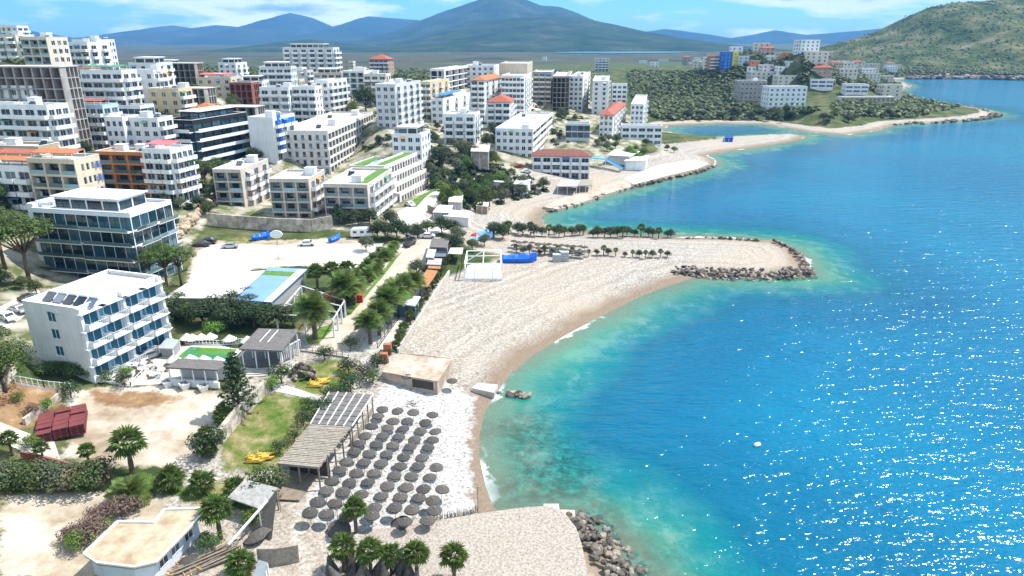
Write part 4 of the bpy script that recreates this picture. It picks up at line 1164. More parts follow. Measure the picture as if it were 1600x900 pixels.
def palm(kind, seed, h, n, spread=1.0, joined=False):
    """an Empty with trunk and fronds"""
    rnd = random.Random(seed)
    root = empty('palm_tree', (0, 0, 0))
    mb = MB(); lean = rnd.uniform(-0.15, 0.15)
    k = 7
    r0 = 0.30 if kind == 'date' else 0.22
    mb.tube([(lean*(i/k)**2, 0, h*i/k-0.3*(i == 0)) for i in range(k+1)], [r0*(1.25-0.35*i/k)*(1.08 if i % 2 else 0.96) for i in range(k+1)], 8)
    if kind == 'date':
        mb.lathe([(0.30,h-0.7),(0.46,h-0.25),(0.40,h+0.1),(0.1,h+0.3)], 8, (lean, 0, 0))
    mb.build('trunk', M_PBARK, root, True)
    fr = FAN if kind == 'fan' else FEATHER
    cj = MB() if joined else None
    for i in range(n):
        u = (i+0.5)/n
        az = i*2.39996+rnd.uniform(-0.2, 0.2)
        el = R(82-104*u**0.9) if kind == 'fan' else R(70-98*u**0.85)
        sc = spread*rnd.uniform(0.85, 1.12)
        from mathutils import Matrix
        M = Matrix.Translation((lean, 0, h)) @ Matrix.Rotation(az, 4, 'Z') @ Matrix.Rotation(el, 4, 'X') @ Matrix.Rotation(rnd.uniform(-0.3, 0.3), 4, 'Y') @ Matrix.Scale(sc, 4)
        if joined:
            cj.add([M @ v.co for v in fr.vertices], [tuple(p.vertices) for p in fr.polygons])
        else:
            o = link('frond', fr, root); o.matrix_local = M
    if kind == 'fan':      # skirt of dead leaves
        sk = MB()
        for i in range(10):
            az = i*0.63+rnd.uniform(-.2, .2); d = Vector((math.cos(az), math.sin(az), 0)); s = Vector((-d.y, d.x, 0))
            p = Vector((lean, 0, h-0.05))
            sk.add([p+d*0.2, p+d*0.75+s*0.3+Vector((0,0,-0.5)), p+d*0.5+Vector((0,0,-1.15)), p+d*0.75-s*0.3+Vector((0,0,-0.5))], [(0,1,2,3)])
        sk.build('dead_leaves', L_DRY, root)
    if joined:
        cj.build('crown', L_PALM, root)
    return root
def leafball(mb, c, r, n, rnd, size, flat=1.0, up=0.35):
    for _ in range(n):
        d = Vector((rnd.gauss(0, 1), rnd.gauss(0, 1), rnd.gauss(0, 1))).normalized()
        q = r*rnd.uniform(0.72, 1.05)
        p = Vector(c)+Vector((d.x*q, d.y*q, d.z*q*flat))
        nrm = (d+Vector((rnd.uniform(-.7,.7), rnd.uniform(-.7,.7), rnd.uniform(-.2,.9)+up))).normalized()
        u = nrm.cross(Vector((rnd.uniform(-1,1), rnd.uniform(-1,1), rnd.uniform(-1,1)))).normalized(); v = nrm.cross(u)
        s = size*rnd.uniform(0.6, 1.3)
        mb.add([p-u*s*0.5, p+v*s*0.32, p+u*s*0.5, p-v*s*0.32], [(0,1,2,3)])
def leafy(name, seed, h, w, leaf, clumps=12, per=70, size=0.34, trunk=True, flat=0.8, cbase=0.25, lm=M_BARK):
    """broad-leaved tree or shrub: trunk, limbs, clumps of leaves with gaps between"""
    rnd = random.Random(seed); root = empty(name, (0, 0, 0))
    tm = MB(); cm = MB(); z0 = h*cbase
    cs = []
    for i in range(clumps):
        a = i*2.4+rnd.uniform(-.4, .4); u = (i+0.5)/clumps
        rr = w*0.5*math.sqrt(u)*rnd.uniform(0.6, 0.85)
        z = z0+(h-z0)*(0.28+0.56*(1-(rr/(w*0.5))**2)*rnd.uniform(0.55, 1.1))
        cs.append((Vector((rr*math.cos(a), rr*math.sin(a), z)), w*rnd.uniform(0.20, 0.29)))
    for c, r in cs:
        leafball(cm, c, r, per, rnd, size, flat)
    if trunk:
        fork = Vector((0, 0, z0+h*0.12))
        tm.tube([(0,0,-0.4),(0.02*h,0,fork.z*0.6),fork], [0.05*h**0.8, 0.042*h**0.8, 0.034*h**0.8], 7)
        for c, r in cs[::2]:
            tm.tube([fork, fork.lerp(c, 0.5)+Vector((0,0,-0.1*h*0.3)), c], [0.03*h**0.8, 0.018*h**0.8, 0.008*h**0.8], 5)
        tm.build('trunk', lm, root, True)
    cm.build('crown', leaf, root)
    return root
def pine(seed, h, w):
    rnd = random.Random(seed); root = empty('pine_tree', (0, 0, 0)); tm = MB(); cm = MB()
    z1 = h*0.52; lean = rnd.uniform(-0.06, 0.06)*h
    tm.tube([(0,0,-0.4),(lean*0.4,0,z1*0.5),(lean,0.1,z1)], [0.034*h, 0.027*h, 0.022*h], 8)
    for i in range(13):
        a = i*2.4+rnd.uniform(-.3, .3); rr = w*0.5*math.sqrt((i+0.3)/13)*0.85
        c = Vector((lean+rr*math.cos(a), rr*math.sin(a), h*(0.70+0.22*(1-(rr/(w*.5))**2))+rnd.uniform(-.05, .05)*h))
        tm.tube([(lean,0.1,z1*0.92), Vector((lean,0.1,z1)).lerp(c, 0.55)+Vector((0,0,-0.05*h)), c], [0.018*h, 0.011*h, 0.004*h], 5)
        leafball(cm, c, w*rnd.uniform(0.17, 0.24), 260, rnd, 0.36, 0.62, 0.6)
    tm.build('trunk', M_BARK, root, True); cm.build('crown', L_PINE, root)
    return root
def conifer(seed, h, w):
    rnd = random.Random(seed); root = empty('conifer_tree', (0, 0, 0)); tm = MB(); cm = MB()
    tm.tube([(0,0,-0.4),(0,0,h*0.5),(0,0,h)], [0.02*h, 0.013*h, 0.003*h], 7)
    lv = 13
    for i in range(lv):
        z = h*(0.10+0.86*i/lv); r = w*0.5*(1-i/lv)**0.75*rnd.uniform(0.75, 1.1)+0.15
        for k in range(7):
            a = k*0.9+i*0.5+rnd.uniform(-.2, .2); tip = Vector((math.cos(a)*r, math.sin(a)*r, z+r*0.12))
            tm.tube([(0,0,z), tip], [0.05, 0.015], 4)
            for q in range(5):
                leafball(cm, Vector((0,0,z)).lerp(tip, 0.3+0.17*q), 0.26, 9, rnd, 0.34, 0.6, 0.3)
    tm.build('trunk', M_BARK, root, True); cm.build('crown', L_DARK, root)
    return root
def cypress(seed, h, w):
    rnd = random.Random(seed); root = empty('cypress_tree', (0, 0, 0)); tm = MB(); cm = MB()
    tm.tube([(0,0,-0.4),(0,0,h*0.9)], [0.15, 0.03], 6)
    for i in range(14):
        z = h*(0.1+0.85*i/14); r = w*0.5*math.sin(math.pi*min(0.98, 0.25+0.72*i/14))
        leafball(cm, (rnd.uniform(-.1,.1)*w, rnd.uniform(-.1,.1)*w, z), r, 60, rnd, 0.34, 1.0, 0.2)
    tm.build('trunk', M_BARK, root); cm.build('crown', L_DARK, root)
    return root
PROTO = {}
def proto(k, f):
    if k not in PROTO:
        PROTO[k] = [f(), False]
    return PROTO[k]
def put(k, f, loc, sc=1.0, rz=None, label=None, cat='tree', group=None, name=None):
    p = proto(k, f)
    o = p[0] if not p[1] else copy_tree(p[0])
    p[1] = True
    o.location = loc; o.rotation_euler = (0, 0, random.uniform(0, 6.28) if rz is None else rz); o.scale = (sc, sc, sc)
    tag(o, label, cat, group)
    if name: o.name = name
    return o
def fanpalm(px, py, sc=1.0, label='fan palm', group=None, v=None, short=False, far=False):
    v = random.randrange(3) if v is None else v
    h = (1.3 if short else 3.6)
    return put(('fan', v, short, far), lambda: palm('fan', 11+v, h, 30 if not far else 22, 1.0+0.05*v, far), G(px, py), sc, None, label, 'palm tree', group)
def datepalm(px, py, sc=1.0, label='date palm', group=None, v=None, short=False, far=False):
    v = random.randrange(3) if v is None else v
    h = (0.9 if short else 4.2)
    return put(('date', v, short, far), lambda: palm('date', 31+v, h, 46 if not far else 32, 1.12, far), G(px, py), sc, None, label, 'palm tree', group)
SHR = {'dark': L_DARK, 'mid': L_MID, 'bright': L_BRIGHT, 'olive': L_OLIVE, 'dry': L_DRY, 'twig': L_TWIG}
TONE = {'dark': 'dark green', 'mid': 'mid-green', 'olive': 'grey-green', 'bright': 'bright green', 'dry': 'brownish', 'twig': 'bare'}
def tree(px, py, hm, kind, label, group=None, wide=1.0, loc=None, cat='tree', name='broadleaf_tree'):
    v = random.randrange(3)
    return put((name, kind, v), lambda: leafy(name, 50+v, 6.0, 5.8, SHR[kind], 16, 130, 0.44, True, 0.85, 0.10), loc or G(px, py), hm/6.0*wide, None, label, cat, group)
def shrub(px, py, hm, kind, label, group=None, loc=None):
    v = random.randrange(3)
    return put(('shrub', kind, v), lambda: leafy('shrub', 80+v, 2.0, 2.6, SHR[kind], 10, 75, 0.20, True, 0.8, 0.1), loc or G(px, py), hm/2.0, None, label, 'shrub', group)

# fan palms in the near gardens
g1 = 'fan palms in the garden strip behind the sand lot'
fanpalm(208, 742, 1.25, 'tallest fan palm rising behind the big date palm', g1)
datepalm(208, 783, 0.92, 'big dark date palm with fronds sweeping to the ground', short=True, v=0)
fanpalm(268, 762, 1.05, 'fan palm with dense skirt directly beside the big date palm', g1, short=True)
fanpalm(318, 768, 0.98, 'fan palm between the skirted palm and the lawn steps', g1, short=True)
fanpalm(371, 778, 1.0, 'fan palm in front of the lawn below the stone wall', g1, short=True)
fanpalm(345, 842, 1.05, 'fan palm beside the roof of the bungalow', g1)
fanpalm(378, 898, 1.0, 'fan palm among the timber piles and white boards', g1, short=True)
fanpalm(140, 728, 0.62, 'slender young fan palm at the edge of the sand lot', g1)
fanpalm(69, 722, 0.6, 'young fan palm above the old steps', g1)
fanpalm(20, 712, 0.7, 'young palm standing left of the old steps', g1)
fanpalm(557, 832, 0.92, 'fan palm alone among the beach parasols', v=0)
g2 = 'fan palms above the heap of folded parasols'
for x, y, s, l in [(538,893,1.05,'fan palm at the reed-fence end of the folded parasols'),(580,900,1.08,'second fan palm from the reed fence above the folded parasols'),(612,897,0.9,'thin fan palm in the middle of the folded parasols'),
                   (652,902,1.05,'fan palm at the shingle end of the folded parasols'),(710,908,1.05,'fan palm alone on the shingle past the folded parasols')]:
    fanpalm(x, y, s*0.82, l, g2)
g3 = 'young fan palms at the edge of the sand lot by the conifer'
fanpalm(352, 660, 0.95, 'bushy fan palm beside the conifer', g3, short=True)
fanpalm(322, 690, 0.8, 'bushy fan palm casting a shadow on the white sand lot', g3, short=True)
fanpalm(326, 712, 0.8, 'dark bushy fan palm nearest the stone wall', g3, short=True)
# date palms beside the drive
g4 = 'date palms planted along the drive'
for x, y, s, l in [(579,538,1.0,'date palm on the white terrace closest to the brick gate'),(593,524,1.05,'second date palm on the white terrace from the brick gate'),(607,507,1.15,'date palm on the white terrace beside the glass kiosk'),
                   (619,495,1.15,'date palm directly in front of the glass kiosk'),(632,484,1.1,'date palm behind the glass kiosk'),(493,530,1.3,'large date palm with yellow fruit stalks beside the white pergola'),
                   (539,487,1.25,'tall date palm next to the red bin'),(553,476,1.1,'date palm on the lawn strip behind the red bin'),(648,470,1.0,'date palm beside the wooden deck roofs')]:
    datepalm(x, y, s, l, g4)
g5 = 'palms lined up on the lawn strip left of the drive'
for i in range(15):
    u = i/14
    datepalm(545+72*u+random.uniform(-4, 4), 470-82*u+random.uniform(-4, 3), random.uniform(0.58, 0.78), 'low palm in the dense row between gravel lot and drive', g5, far=True, short=True)
for i in range(9):
    u = i/8
    datepalm(520+70*u+random.uniform(-4, 4), 468-70*u+random.uniform(-3, 3), random.uniform(0.55, 0.75), 'low palm in the dense row between gravel lot and drive', g5, far=True, short=True)
for x, y, l in [(497,455,'slim fan palm with bare trunk behind the brick-red wall'),(521,452,'fan palm between the slim palm and the palm row'),(546,450,'fan palm where the palm row begins')]:
    fanpalm(x, y, 1.2, l, 'fan palms at the back of the pergola garden')
# planting strip between terrace wall and beach
g6 = 'small palms in the planting strip along the beach wall'
for i in range(18):
    u = i/17
    fanpalm(618+92*u+random.uniform(-3, 3), 545-150*u+random.uniform(-3, 3), random.uniform(0.38, 0.62), 'small fan palm in the strip along the beach wall', g6, far=True, short=random.random() < 0.5)
for i in range(12):
    u = i/11
    shrub(612+92*u+random.uniform(-4, 4), 552-150*u+random.uniform(-4, 4), random.uniform(0.9, 1.5), random.choice(['mid', 'bright', 'olive']), 'leafy shrub in the strip along the beach wall', 'shrubs along the beach wall')
# rows on the pier
g7 = 'small trees and palms in two rows on the pier'
for i in range(30):
    u = i/29; x = 768+282*u+random.uniform(-3, 3); y = 366+7*u+random.uniform(-2, 2)
    if i % 3: tree(x, y, random.uniform(2.4, 4.0), 'dark', 'small dark tree in the seaward row on the pier', g7, name='pier_tree')
    else: fanpalm(x, y, random.uniform(0.55, 0.8), 'small palm in the seaward row on the pier', g7, far=True)
for i in range(22):
    u = i/21; x = 806+236*u+random.uniform(-3, 3); y = 396+8*u+random.uniform(-2, 2)
    if i % 2: tree(x, y, random.uniform(1.5, 2.4), 'dark', 'small dark tree in the beach-side row on the pier', g7, name='pier_tree')
    else: fanpalm(x, y, random.uniform(0.38, 0.55), 'small palm in the beach-side row on the pier', g7, far=True)
# trees round the pond and the gravel lot
for x, y, h, k in [(590,372,5,'dark'),(603,376,5.5,'dark'),(620,372,6,'dark'),(636,376,5,'dark'),(652,372,4.5,'dark'),(668,366,4.5,'mid'),(690,364,5,'dark'),(706,368,5,'dark'),(716,378,4.5,'olive'),(712,392,5,'dark'),
                   (560,352,4.5,'dark'),(540,350,4.5,'dark'),(530,347,5,'dark'),(578,350,5,'dark'),(610,354,5,'dark'),(738,392,3.5,'mid'),(772,372,5,'dark'),(786,374,4.5,'dark'),(757,384,3.5,'olive')]:
    tree(x, y, h, k, 'dense %s tree in the belt around the pond and car park' % TONE[k], 'evergreen belt around the pond and car park')
tree(572, 392, 4.2, 'olive', 'grey-green olive tree standing on the gravel lot', name='olive_tree')
tree(652, 432, 4.5, 'olive', 'grey-green olive tree beside the wooden deck roofs', name='olive_tree')
# pines
for x, y, h, w, l in [(48,447,15,10,'tall umbrella pine with forked trunk before the glass hotel'),(8,420,13,10,'umbrella pine half behind the forked one'),
                      (262,452,10,8,'umbrella pine in front of the glass hotel corner'),(284,447,9,7,'leaning umbrella pine by the white hall'),(238,440,7,6,'smaller pine against the glass hotel balconies'),
                      (234,306,10,9,'umbrella pine in front of the orange-trimmed apartments'),(262,309,9.5,8,'umbrella pine in the middle of the pine group'),(287,307,9,8,'umbrella pine at the rock-cut end of the pine group'),
                      (322,298,10,7,'pine tree beside the black building'),(300,300,8,7,'rounded pine at the lane by the beige villa')]:
    v = random.randrange(3)
    put(('pine', v), lambda: pine(100+v, 10.0, 8.0), G(x, y), h/10.0, None, l, 'pine tree')
put(('pineb', 0), lambda: leafy('pine_tree', 140, 9.0, 9.5, L_PINE, 22, 150, 0.34, True, 0.8, 0.12), G(8, 612), 1.0, 0.3, 'broad rounded pine beside the white hotel', 'pine tree')
put(('con', 0), lambda: conifer(150, 11.0, 6.2), G(376, 648), 1.0, 0.2, 'tall layered conifer above the stone wall', 'conifer')
# single shrubs and trees of the gardens
for x, y, h, k, l in [(440,600,3.4,'dark','large round clipped bush beside the arena steps'),(265,524,2.0,'mid','round golden-green bush behind the parked trailer'),(334,527,3.0,'bright','bright green bush by the parasol fence'),
    (421,775,4.2,'mid','tall leafy tree beside the thatched pavilion'),(425,610,2.6,'bright','bright small tree beside the arena steps'),(508,700,1.8,'mid','shrub at the lawn edge by the thatched pavilion'),
    (330,712,4.0,'dark','dark bushy tree at the foot of the stone wall'),(520,625,2.8,'dark','dark shrub by the panel-roofed pavilion'),(505,650,3.0,'dark','round dark tree behind the panel roof'),
    (548,612,3.2,'dark','evergreen shrub by the concrete platform'),(545,585,3.0,'dark','evergreen tree on the lawn by the drive'),(583,600,2.6,'mid','leafy shrub against the concrete platform'),(590,575,2.8,'dark','dark shrub beside the brick gate'),
    (508,562,2.6,'dark','ball-crowned small tree by the drive fence'),(548,545,2.4,'dark','ball-crowned small tree at the drive mouth'),(437,708,1.9,'dark','small ball-crowned tree on the dry lawn'),(460,690,1.8,'dark','little palm-like tree on the dry lawn'),
    (475,665,2.2,'dark','little dark tree by the pavilion corner'),(482,640,2.0,'mid','leafy shrub at the lawn steps'),(568,592,2.6,'dark','dark shrub at the top of the beach'),
    (75,640,1.8,'bright','lime-green bush on the red earth'),(30,628,1.6,'bright','lime-green bush under the stone wall'),(52,648,1.8,'dry','brown dry bush on the red earth'),(112,622,2.6,'dark','dark tree at the end of the railing'),(50,700,2.0,'bright','green bush beside the pallet stack'),
    (122,858,2.4,'bright','bright green shrub at the corner of the bungalow'),(165,828,1.6,'bright','bright sprig within the purple-brown thicket'),(395,822,2.2,'bright','lush green bush by the collapsed shelter'),(330,862,2.4,'mid','leafy bush along the bungalow wall'),
    (198,588,1.9,'bright','round clipped bush at the hotel terrace'),(210,552,2.8,'dark','dark green bush against the white hotel'),(195,604,2.2,'dark','small cypress-like bush on the terrace edge'),(168,598,2.0,'mid','bush below the white hotel corner')]:
    shrub(x, y, h, k, l)
for i in range(9):
    shrub(68+9.5*i, 584+random.uniform(-2, 4)+i*1.0, random.uniform(1.9, 2.5), 'mid', 'clipped bush in the hedge below the white hotel', 'hedge below the white hotel')
for i in range(13):
    x = 2+13*i+random.uniform(-3, 3)
    k = random.choice(['olive', 'mid', 'dry', 'olive'])
    shrub(x, 770-i*0.6+random.uniform(-12, 3), random.uniform(2.6, 3.8), k, 'tangled %s bush along the brick wall of the yard' % TONE[k], 'bushes along the brick wall')
for x, y, h in [(150,838,2.6),(132,852,2.4),(168,815,2.4),(190,806,2.6),(208,800,2.2),(112,845,2.0),(150,815,2.0)]:
    shrub(x, y, h, 'twig', 'leafless purple-brown thicket beside the bungalow', 'leafless thicket beside the bungalow')
for x, y, h, k in [(318,510,5.5,'dark'),(338,506,6,'dark'),(356,514,5,'dark'),(376,508,5.5,'dark'),(398,512,5.5,'dark'),(420,515,5.5,'dark'),(440,512,5,'dark'),(300,505,4.5,'mid'),(285,500,4.5,'mid'),(362,492,5,'dark'),(392,494,5,'mid'),(458,510,4,'mid'),
                   (250,520,4.5,'mid'),(258,500,5,'mid'),(246,480,5,'mid')]:
    tree(x, y, h, k, '%s tree in the grove behind the green pool' % TONE[k], 'grove behind the green pool')
GARD = []
# trees of the town, standing wherever no house stands
FOOT = [(top, a, W, D) for (lab, top, a, W, D, *_r) in PLACED]+[(f[1], f[2], f[3], f[4]) for f in FARP]
def free(x, y, pad=1.5):
    for top, a, W, D in FOOT:
        dx_, dy_ = x-top.x, y-top.y
        u = dx_*math.cos(a)+dy_*math.sin(a); v = -dx_*math.sin(a)+dy_*math.cos(a)
        if -pad-0.8 < u < W+pad+0.8 and -pad-1.5 < v < D+pad: return False
    return True
def scatter(poly_px, n, fn, seed, pad=1.5, tries=12):
    rnd = random.Random(seed); P_ = np.array(poly_px); lo = P_.min(0); hi = P_.max(0); k = 0
    for _ in range(n*tries):
        if k >= n: break
        x, y = rnd.uniform(lo[0], hi[0]), rnd.uniform(lo[1], hi[1])
        if not inside(poly_px, np.array([x]), np.array([y]))[0]: continue
        p = G(x, y)
        if p.z < 0.8 or not free(p.x, p.y, pad): continue
        fn(p, rnd); k += 1
def town_tree(p, rnd):
    k = rnd.choice(['dark', 'dark', 'mid', 'olive'])
    tree(0, 0, rnd.uniform(3.5, 7.0), k, 'rounded %s tree growing among the town houses' % TONE[k], 'trees among the town houses', loc=p)
scatter([(-20,330),(-20,120),(240,140),(420,120),(640,140),(860,150),(930,200),(860,240),(700,260),(640,230),(420,240),(330,330),(240,330)], 115, town_tree, 5, 0.8)
def garden_tree(p, rnd):
    k = rnd.choice(['dark', 'mid', 'olive', 'mid'])
    tree(0, 0, rnd.uniform(2.5, 5.0), k, 'leafy %s tree in the gardens around the glass hotel' % TONE[k], 'trees around the glass hotel', loc=p)
scatter([(225,455),(300,470),(300,520),(225,545)], 5, garden_tree, 61, 0.5); scatter([(-10,430),(60,455),(40,540),(-10,560)], 4, garden_tree, 62, 0.5)
scatter([(200,300),(330,300),(335,340),(270,360),(270,330)], 6, garden_tree, 63, 0.5); scatter([(270,470),(440,478),(440,505),(290,515)], 6, garden_tree, 64, 0.5)
def slope_tree(p, rnd):
    k = rnd.choice(['dark', 'mid', 'mid', 'olive', 'bright'])
    tree(0, 0, rnd.uniform(3.0, 6.0), k, 'leafy %s tree in the gardens above the cove' % TONE[k], 'trees in the gardens above the cove', loc=p)
scatter([(640,225),(700,205),(770,245),(830,285),(860,300),(790,320),(745,330),(690,318),(672,280)], 45, slope_tree, 6, 0.6)
scatter([(860,165),(935,215),(1040,222),(1060,240),(990,262),(935,245),(870,215)], 25, slope_tree, 8, 0.6)
def valley_tree(p, rnd):
    k = rnd.choice(['dark', 'dark', 'mid'])
    tree(0, 0, rnd.uniform(3.5, 6.5), k, '%s tree in the thicket along the river mouth' % TONE[k], 'thicket along the river mouth', loc=p)
scatter([(1035,184),(1200,172),(1290,182),(1400,178),(1400,188),(1290,194),(1190,192),(1040,194)], 45, valley_tree, 9, 0.5)
for x, y, h, l in [(572,175,13,'very large dark evergreen tree between white apartment blocks'),(690,262,8,'large palm-like tree in the garden of the beach bars'),(735,225,8,'large dark tree below the compact guest house')]:
    tree(x, y, h, 'dark', l)
tree(552, 178, 6, 'bright', 'yellow-green tree beside the very large dark evergreen')
tree(650, 192, 6, 'bright', 'yellow-green tree in front of the yellowish apartment block')
for x, y in [(222,98),(246,100),(268,97),(345,104),(352,105),(385,103),(590,118),(598,119),(606,120),(416,113)]:
    v = random.randrange(2)
    put(('cyp', v), lambda: cypress(170+v, 9.0, 3.0), G(x, y), random.uniform(0.8, 1.2), None, 'dark conifer on the ridge line of the town', 'tree', 'conifers on the ridge line of the town')
for i in range(26):
    x, y = random.uniform(690, 770), random.uniform(290, 335)
    fanpalm(x, y, random.uniform(0.7, 1.1), 'palm among the beach bars of the cove', 'palms among the beach bars', far=True)
# scrub: nobody could count it
def tuft_mesh(seed, n=16, r=1.0):
    rnd = random.Random(seed); mb = MB()
    leafball(mb, (0, 0, r*0.55), r*0.8, n, rnd, r*1.05, 0.7, 0.6)
    return mb
def scrub(name, regions, total, seed, leaf, smin_, smax_, label, minz=1.2):
    rnd = random.Random(seed); V = []; Fc = []
    base_ = [tuft_mesh(300+i) for i in range(4)]
    for poly_px, n in regions:
        P_ = np.array(poly_px); lo = P_.min(0); hi = P_.max(0)
        k = 0
        for _ in range(n*6):
            if k >= n: break
            x, y = rnd.uniform(lo[0], hi[0]), rnd.uniform(lo[1], hi[1])
            if not inside(poly_px, np.array([x]), np.array([y]))[0]: continue
            p = G(x, y)
            if p.z < minz or p.y > 1600 or not free(p.x, p.y, 0.3): continue
            k += 1
            s = rnd.uniform(smin_, smax_)*(1.0 if p.y < 500 else 1.35); tb = base_[rnd.randrange(4)]; o = len(V); c, s_ = math.cos(k), math.sin(k)
            V += [(p.x+s*(v[0]*c-v[1]*s_), p.y+s*(v[0]*s_+v[1]*c), p.z+s*v[2]*0.8-0.1) for v in tb.v]
            Fc += [tuple(i+o for i in f) for f in tb.f]
    ob = link(name, pyd(name, V, Fc, leaf)); tag(ob, label, 'scrub', kind='stuff')
scrub('scrub', [([(540,105),(880,112),(900,140),(690,130),(560,140)],700),([(980,110),(1120,112),(1200,125),(1160,160),(1290,170),(1200,190),(1040,192),(985,160)],1500),
                ([(1130,66),(1400,66),(1430,120),(1400,150),(1300,130),(1160,120),(1090,95)],900),([(180,92),(330,100),(440,105),(440,130),(330,150),(250,100)],500),
                ([(0,95),(110,80),(120,100),(60,110)],150),([(1300,160),(1420,150),(1500,168),(1420,185),(1300,180)],350),([(1390,75),(1450,60),(1620,60),(1620,117),(1425,117)],1700)], 0, 21, L_SCRUB, 1.0, 2.4, 'low green scrub covering the hills and valley')
scrub('dark_scrub', [([(-20,330),(-20,120),(240,140),(420,120),(640,140),(860,150),(930,200),(860,240),(700,260),(640,230),(420,240),(330,330),(240,330)],700),([(640,225),(770,245),(860,300),(745,330),(690,318)],350),
                ([(980,110),(1120,112),(1200,125),(1160,160),(1290,170),(1200,190),(1040,192),(985,160)],220),([(540,105),(880,112),(900,140),(690,130),(560,140)],300),([(1130,66),(1400,66),(1430,120),(1400,150),(1300,130),(1160,120)],120)], 0, 22, L_DARK, 0.9, 2.2, 'dark bushes covering the slopes between the houses')
# bushes on the far hill
def hill_scrub():
    rnd = random.Random(5); hill = [o for o in bpy.data.objects if o.name.startswith('hill') and o.get('kind') == 'structure'][0]
    vs = [v.co for v in hill.data.vertices if v.co.z > 4 and v.co.y < 1705]; V = []; Fc = []
    base_ = [tuft_mesh(310+i, 12) for i in range(3)]
    for k in range(9000):
        p = rnd.choice(vs); s = rnd.uniform(1.5, 4.2); o = len(V); tb = base_[k % 3]
        jx, jy = rnd.uniform(-6, 6), rnd.uniform(-4, 4)
        V += [(p.x+jx+s*v[0], p.y+jy+s*v[1], p.z-0.6+s*v[2]*0.7) for v in tb.v]; Fc += [tuple(i+o for i in f) for f in tb.f]
    ob = link('hill_scrub', pyd('hill_scrub', V, Fc, L_SCRUB)); tag(ob, 'scrub and bushes covering the far headland hill', 'scrub', kind='stuff')
hill_scrub()
# ------------------------------------------------------------------ ground sheets: roads, terraces, lawns
S_PAVE = mat('pale_paving', (0.54,0.51,0.46), (0.38,0.34,0.29), 0.35, detail=7, dirt=0.0, bump=0.2)
S_ROAD = mat('dusty_drive', (0.38,0.315,0.24), (0.50,0.44,0.355), 0.30, detail=8, bump=0.3)
S_LAWN = mat('lawn', (0.055,0.125,0.012), (0.12,0.20,0.03), 0.5, detail=7, bump=0.7, bscale=6)
S_GRAV = mat('shingle_quay', (0.40,0.345,0.29), (0.17,0.138,0.108), 3.6, detail=9, lo=0.42, hi=0.70, bump=0.9, bscale=4)
S_WHITE = mat('white_gravel', (0.68,0.65,0.60), (0.44,0.37,0.28), 0.16, detail=9, lo=0.46, hi=0.70, bump=0.3)
S_CLAY = mat('clay_court', (0.46,0.15,0.07), (0.38,0.12,0.06), 0.4)
S_CONC = mat('old_concrete', (0.56,0.46,0.37), (0.34,0.25,0.18), 0.35, detail=9, dirt=0.25, bump=0.3)
S_STONE = mat('rubble_stone', (0.60,0.54,0.46), (0.30,0.245,0.19), 0.7, detail=8, bump=0.8, bscale=3)
S_ROCK = mat('grey_boulder', (0.34,0.30,0.26), (0.09,0.078,0.066), 0.8, detail=8, bump=0.8, bscale=2.5)
S_THATCH = mat('grey_thatch', (0.125,0.115,0.105), (0.06,0.055,0.05), 6.0, detail=6, rough=1.0, bump=0.9, bscale=14)
S_THATCHL = mat('pale_thatch', (0.36,0.315,0.26), (0.23,0.195,0.155), 2.5, detail=8, rough=1.0, bump=0.8, bscale=8)
S_WOOD = mat('weathered_wood', (0.30,0.24,0.18), (0.19,0.15,0.11), 2.0, detail=5, bump=0.4)
S_DECK = mat('orange_decking', (0.42,0.19,0.075), (0.33,0.14,0.055), 1.0)
S_SHING = mat('grey_shingle', (0.17,0.155,0.145), (0.11,0.10,0.095), 1.5, detail=6, bump=0.4)
S_BRICK = mat('terracotta_block', (0.45,0.17,0.09), (0.33,0.12,0.065), 1.2, bump=0.3)
S_GREENP = mat('algae_pool', (0.10,0.22,0.012), (0.02,0.17,0.05), 0.09, rough=0.06, spec=0.5, lo=0.42, hi=0.58)
S_TARP = mat('blue_tarpaulin', (0.01,0.10,0.58), (0.015,0.15,0.66), 0.8, rough=0.4, bump=0.6, bscale=1.5)
S_BLUER = mat('blue_membrane', (0.15,0.27,0.58), (0.19,0.31,0.60), 0.15, rough=0.8)
S_YEL = mat('yellow_plastic', (0.58,0.36,0.04), (0.46,0.30,0.06), 2.0, rough=0.5)
S_RED = mat('red_plastic', (0.55,0.03,0.02), rough=0.4)
S_TURQ = mat('turquoise_plastic', (0.04,0.42,0.55), rough=0.35)
S_WHITEP = mat('white_paint', (0.80,0.80,0.79), (0.74,0.74,0.73), 1.5, rough=0.5)
def _vary(m, stops):
    t = m.node_tree; b = t.nodes['Principled BSDF']; src = b.inputs['Base Color'].links[0].from_socket
    r = ramp(t, stops, N(t, 'ShaderNodeObjectInfo').outputs['Random'])
    t.links.new(mixrgb(t, 1.0, src, r.outputs[0], 'MULTIPLY'), b.inputs['Base Color'])
_vary(S_ROCK, [(0.0, (0.22,0.21,0.20)), (0.5, (0.6,0.56,0.52)), (1.0, (1.3,1.22,1.1))])
_vary(S_STONE, [(0.0, (0.72,0.70,0.67)), (0.5, (1,1,1)), (1.0, (1.18,1.16,1.12))])
_vary(S_THATCH, [(0.0, (0.8,0.8,0.8)), (1.0, (1.25,1.2,1.15))])
def sheet(name, px, off, m, step=2.5):
    o = drape(name, gpoly(px), off, m, step); tag(o, kind='structure'); return o
sheet('drive', [(645,373),(690,371),(672,392),(640,425),(600,470),(555,525),(545,548),(480,548),(500,528),(545,492),(575,455),(615,410)], 0.05, S_ROAD)
sheet('terrace', [(560,548),(590,505),(622,462),(660,425),(672,430),(650,465),(618,545),(600,552)], 0.10, S_PAVE)
sheet('lawn_strip', [(532,497),(560,470),(612,405),(624,398),(612,415),(585,448),(548,492)], 0.07, S_LAWN)
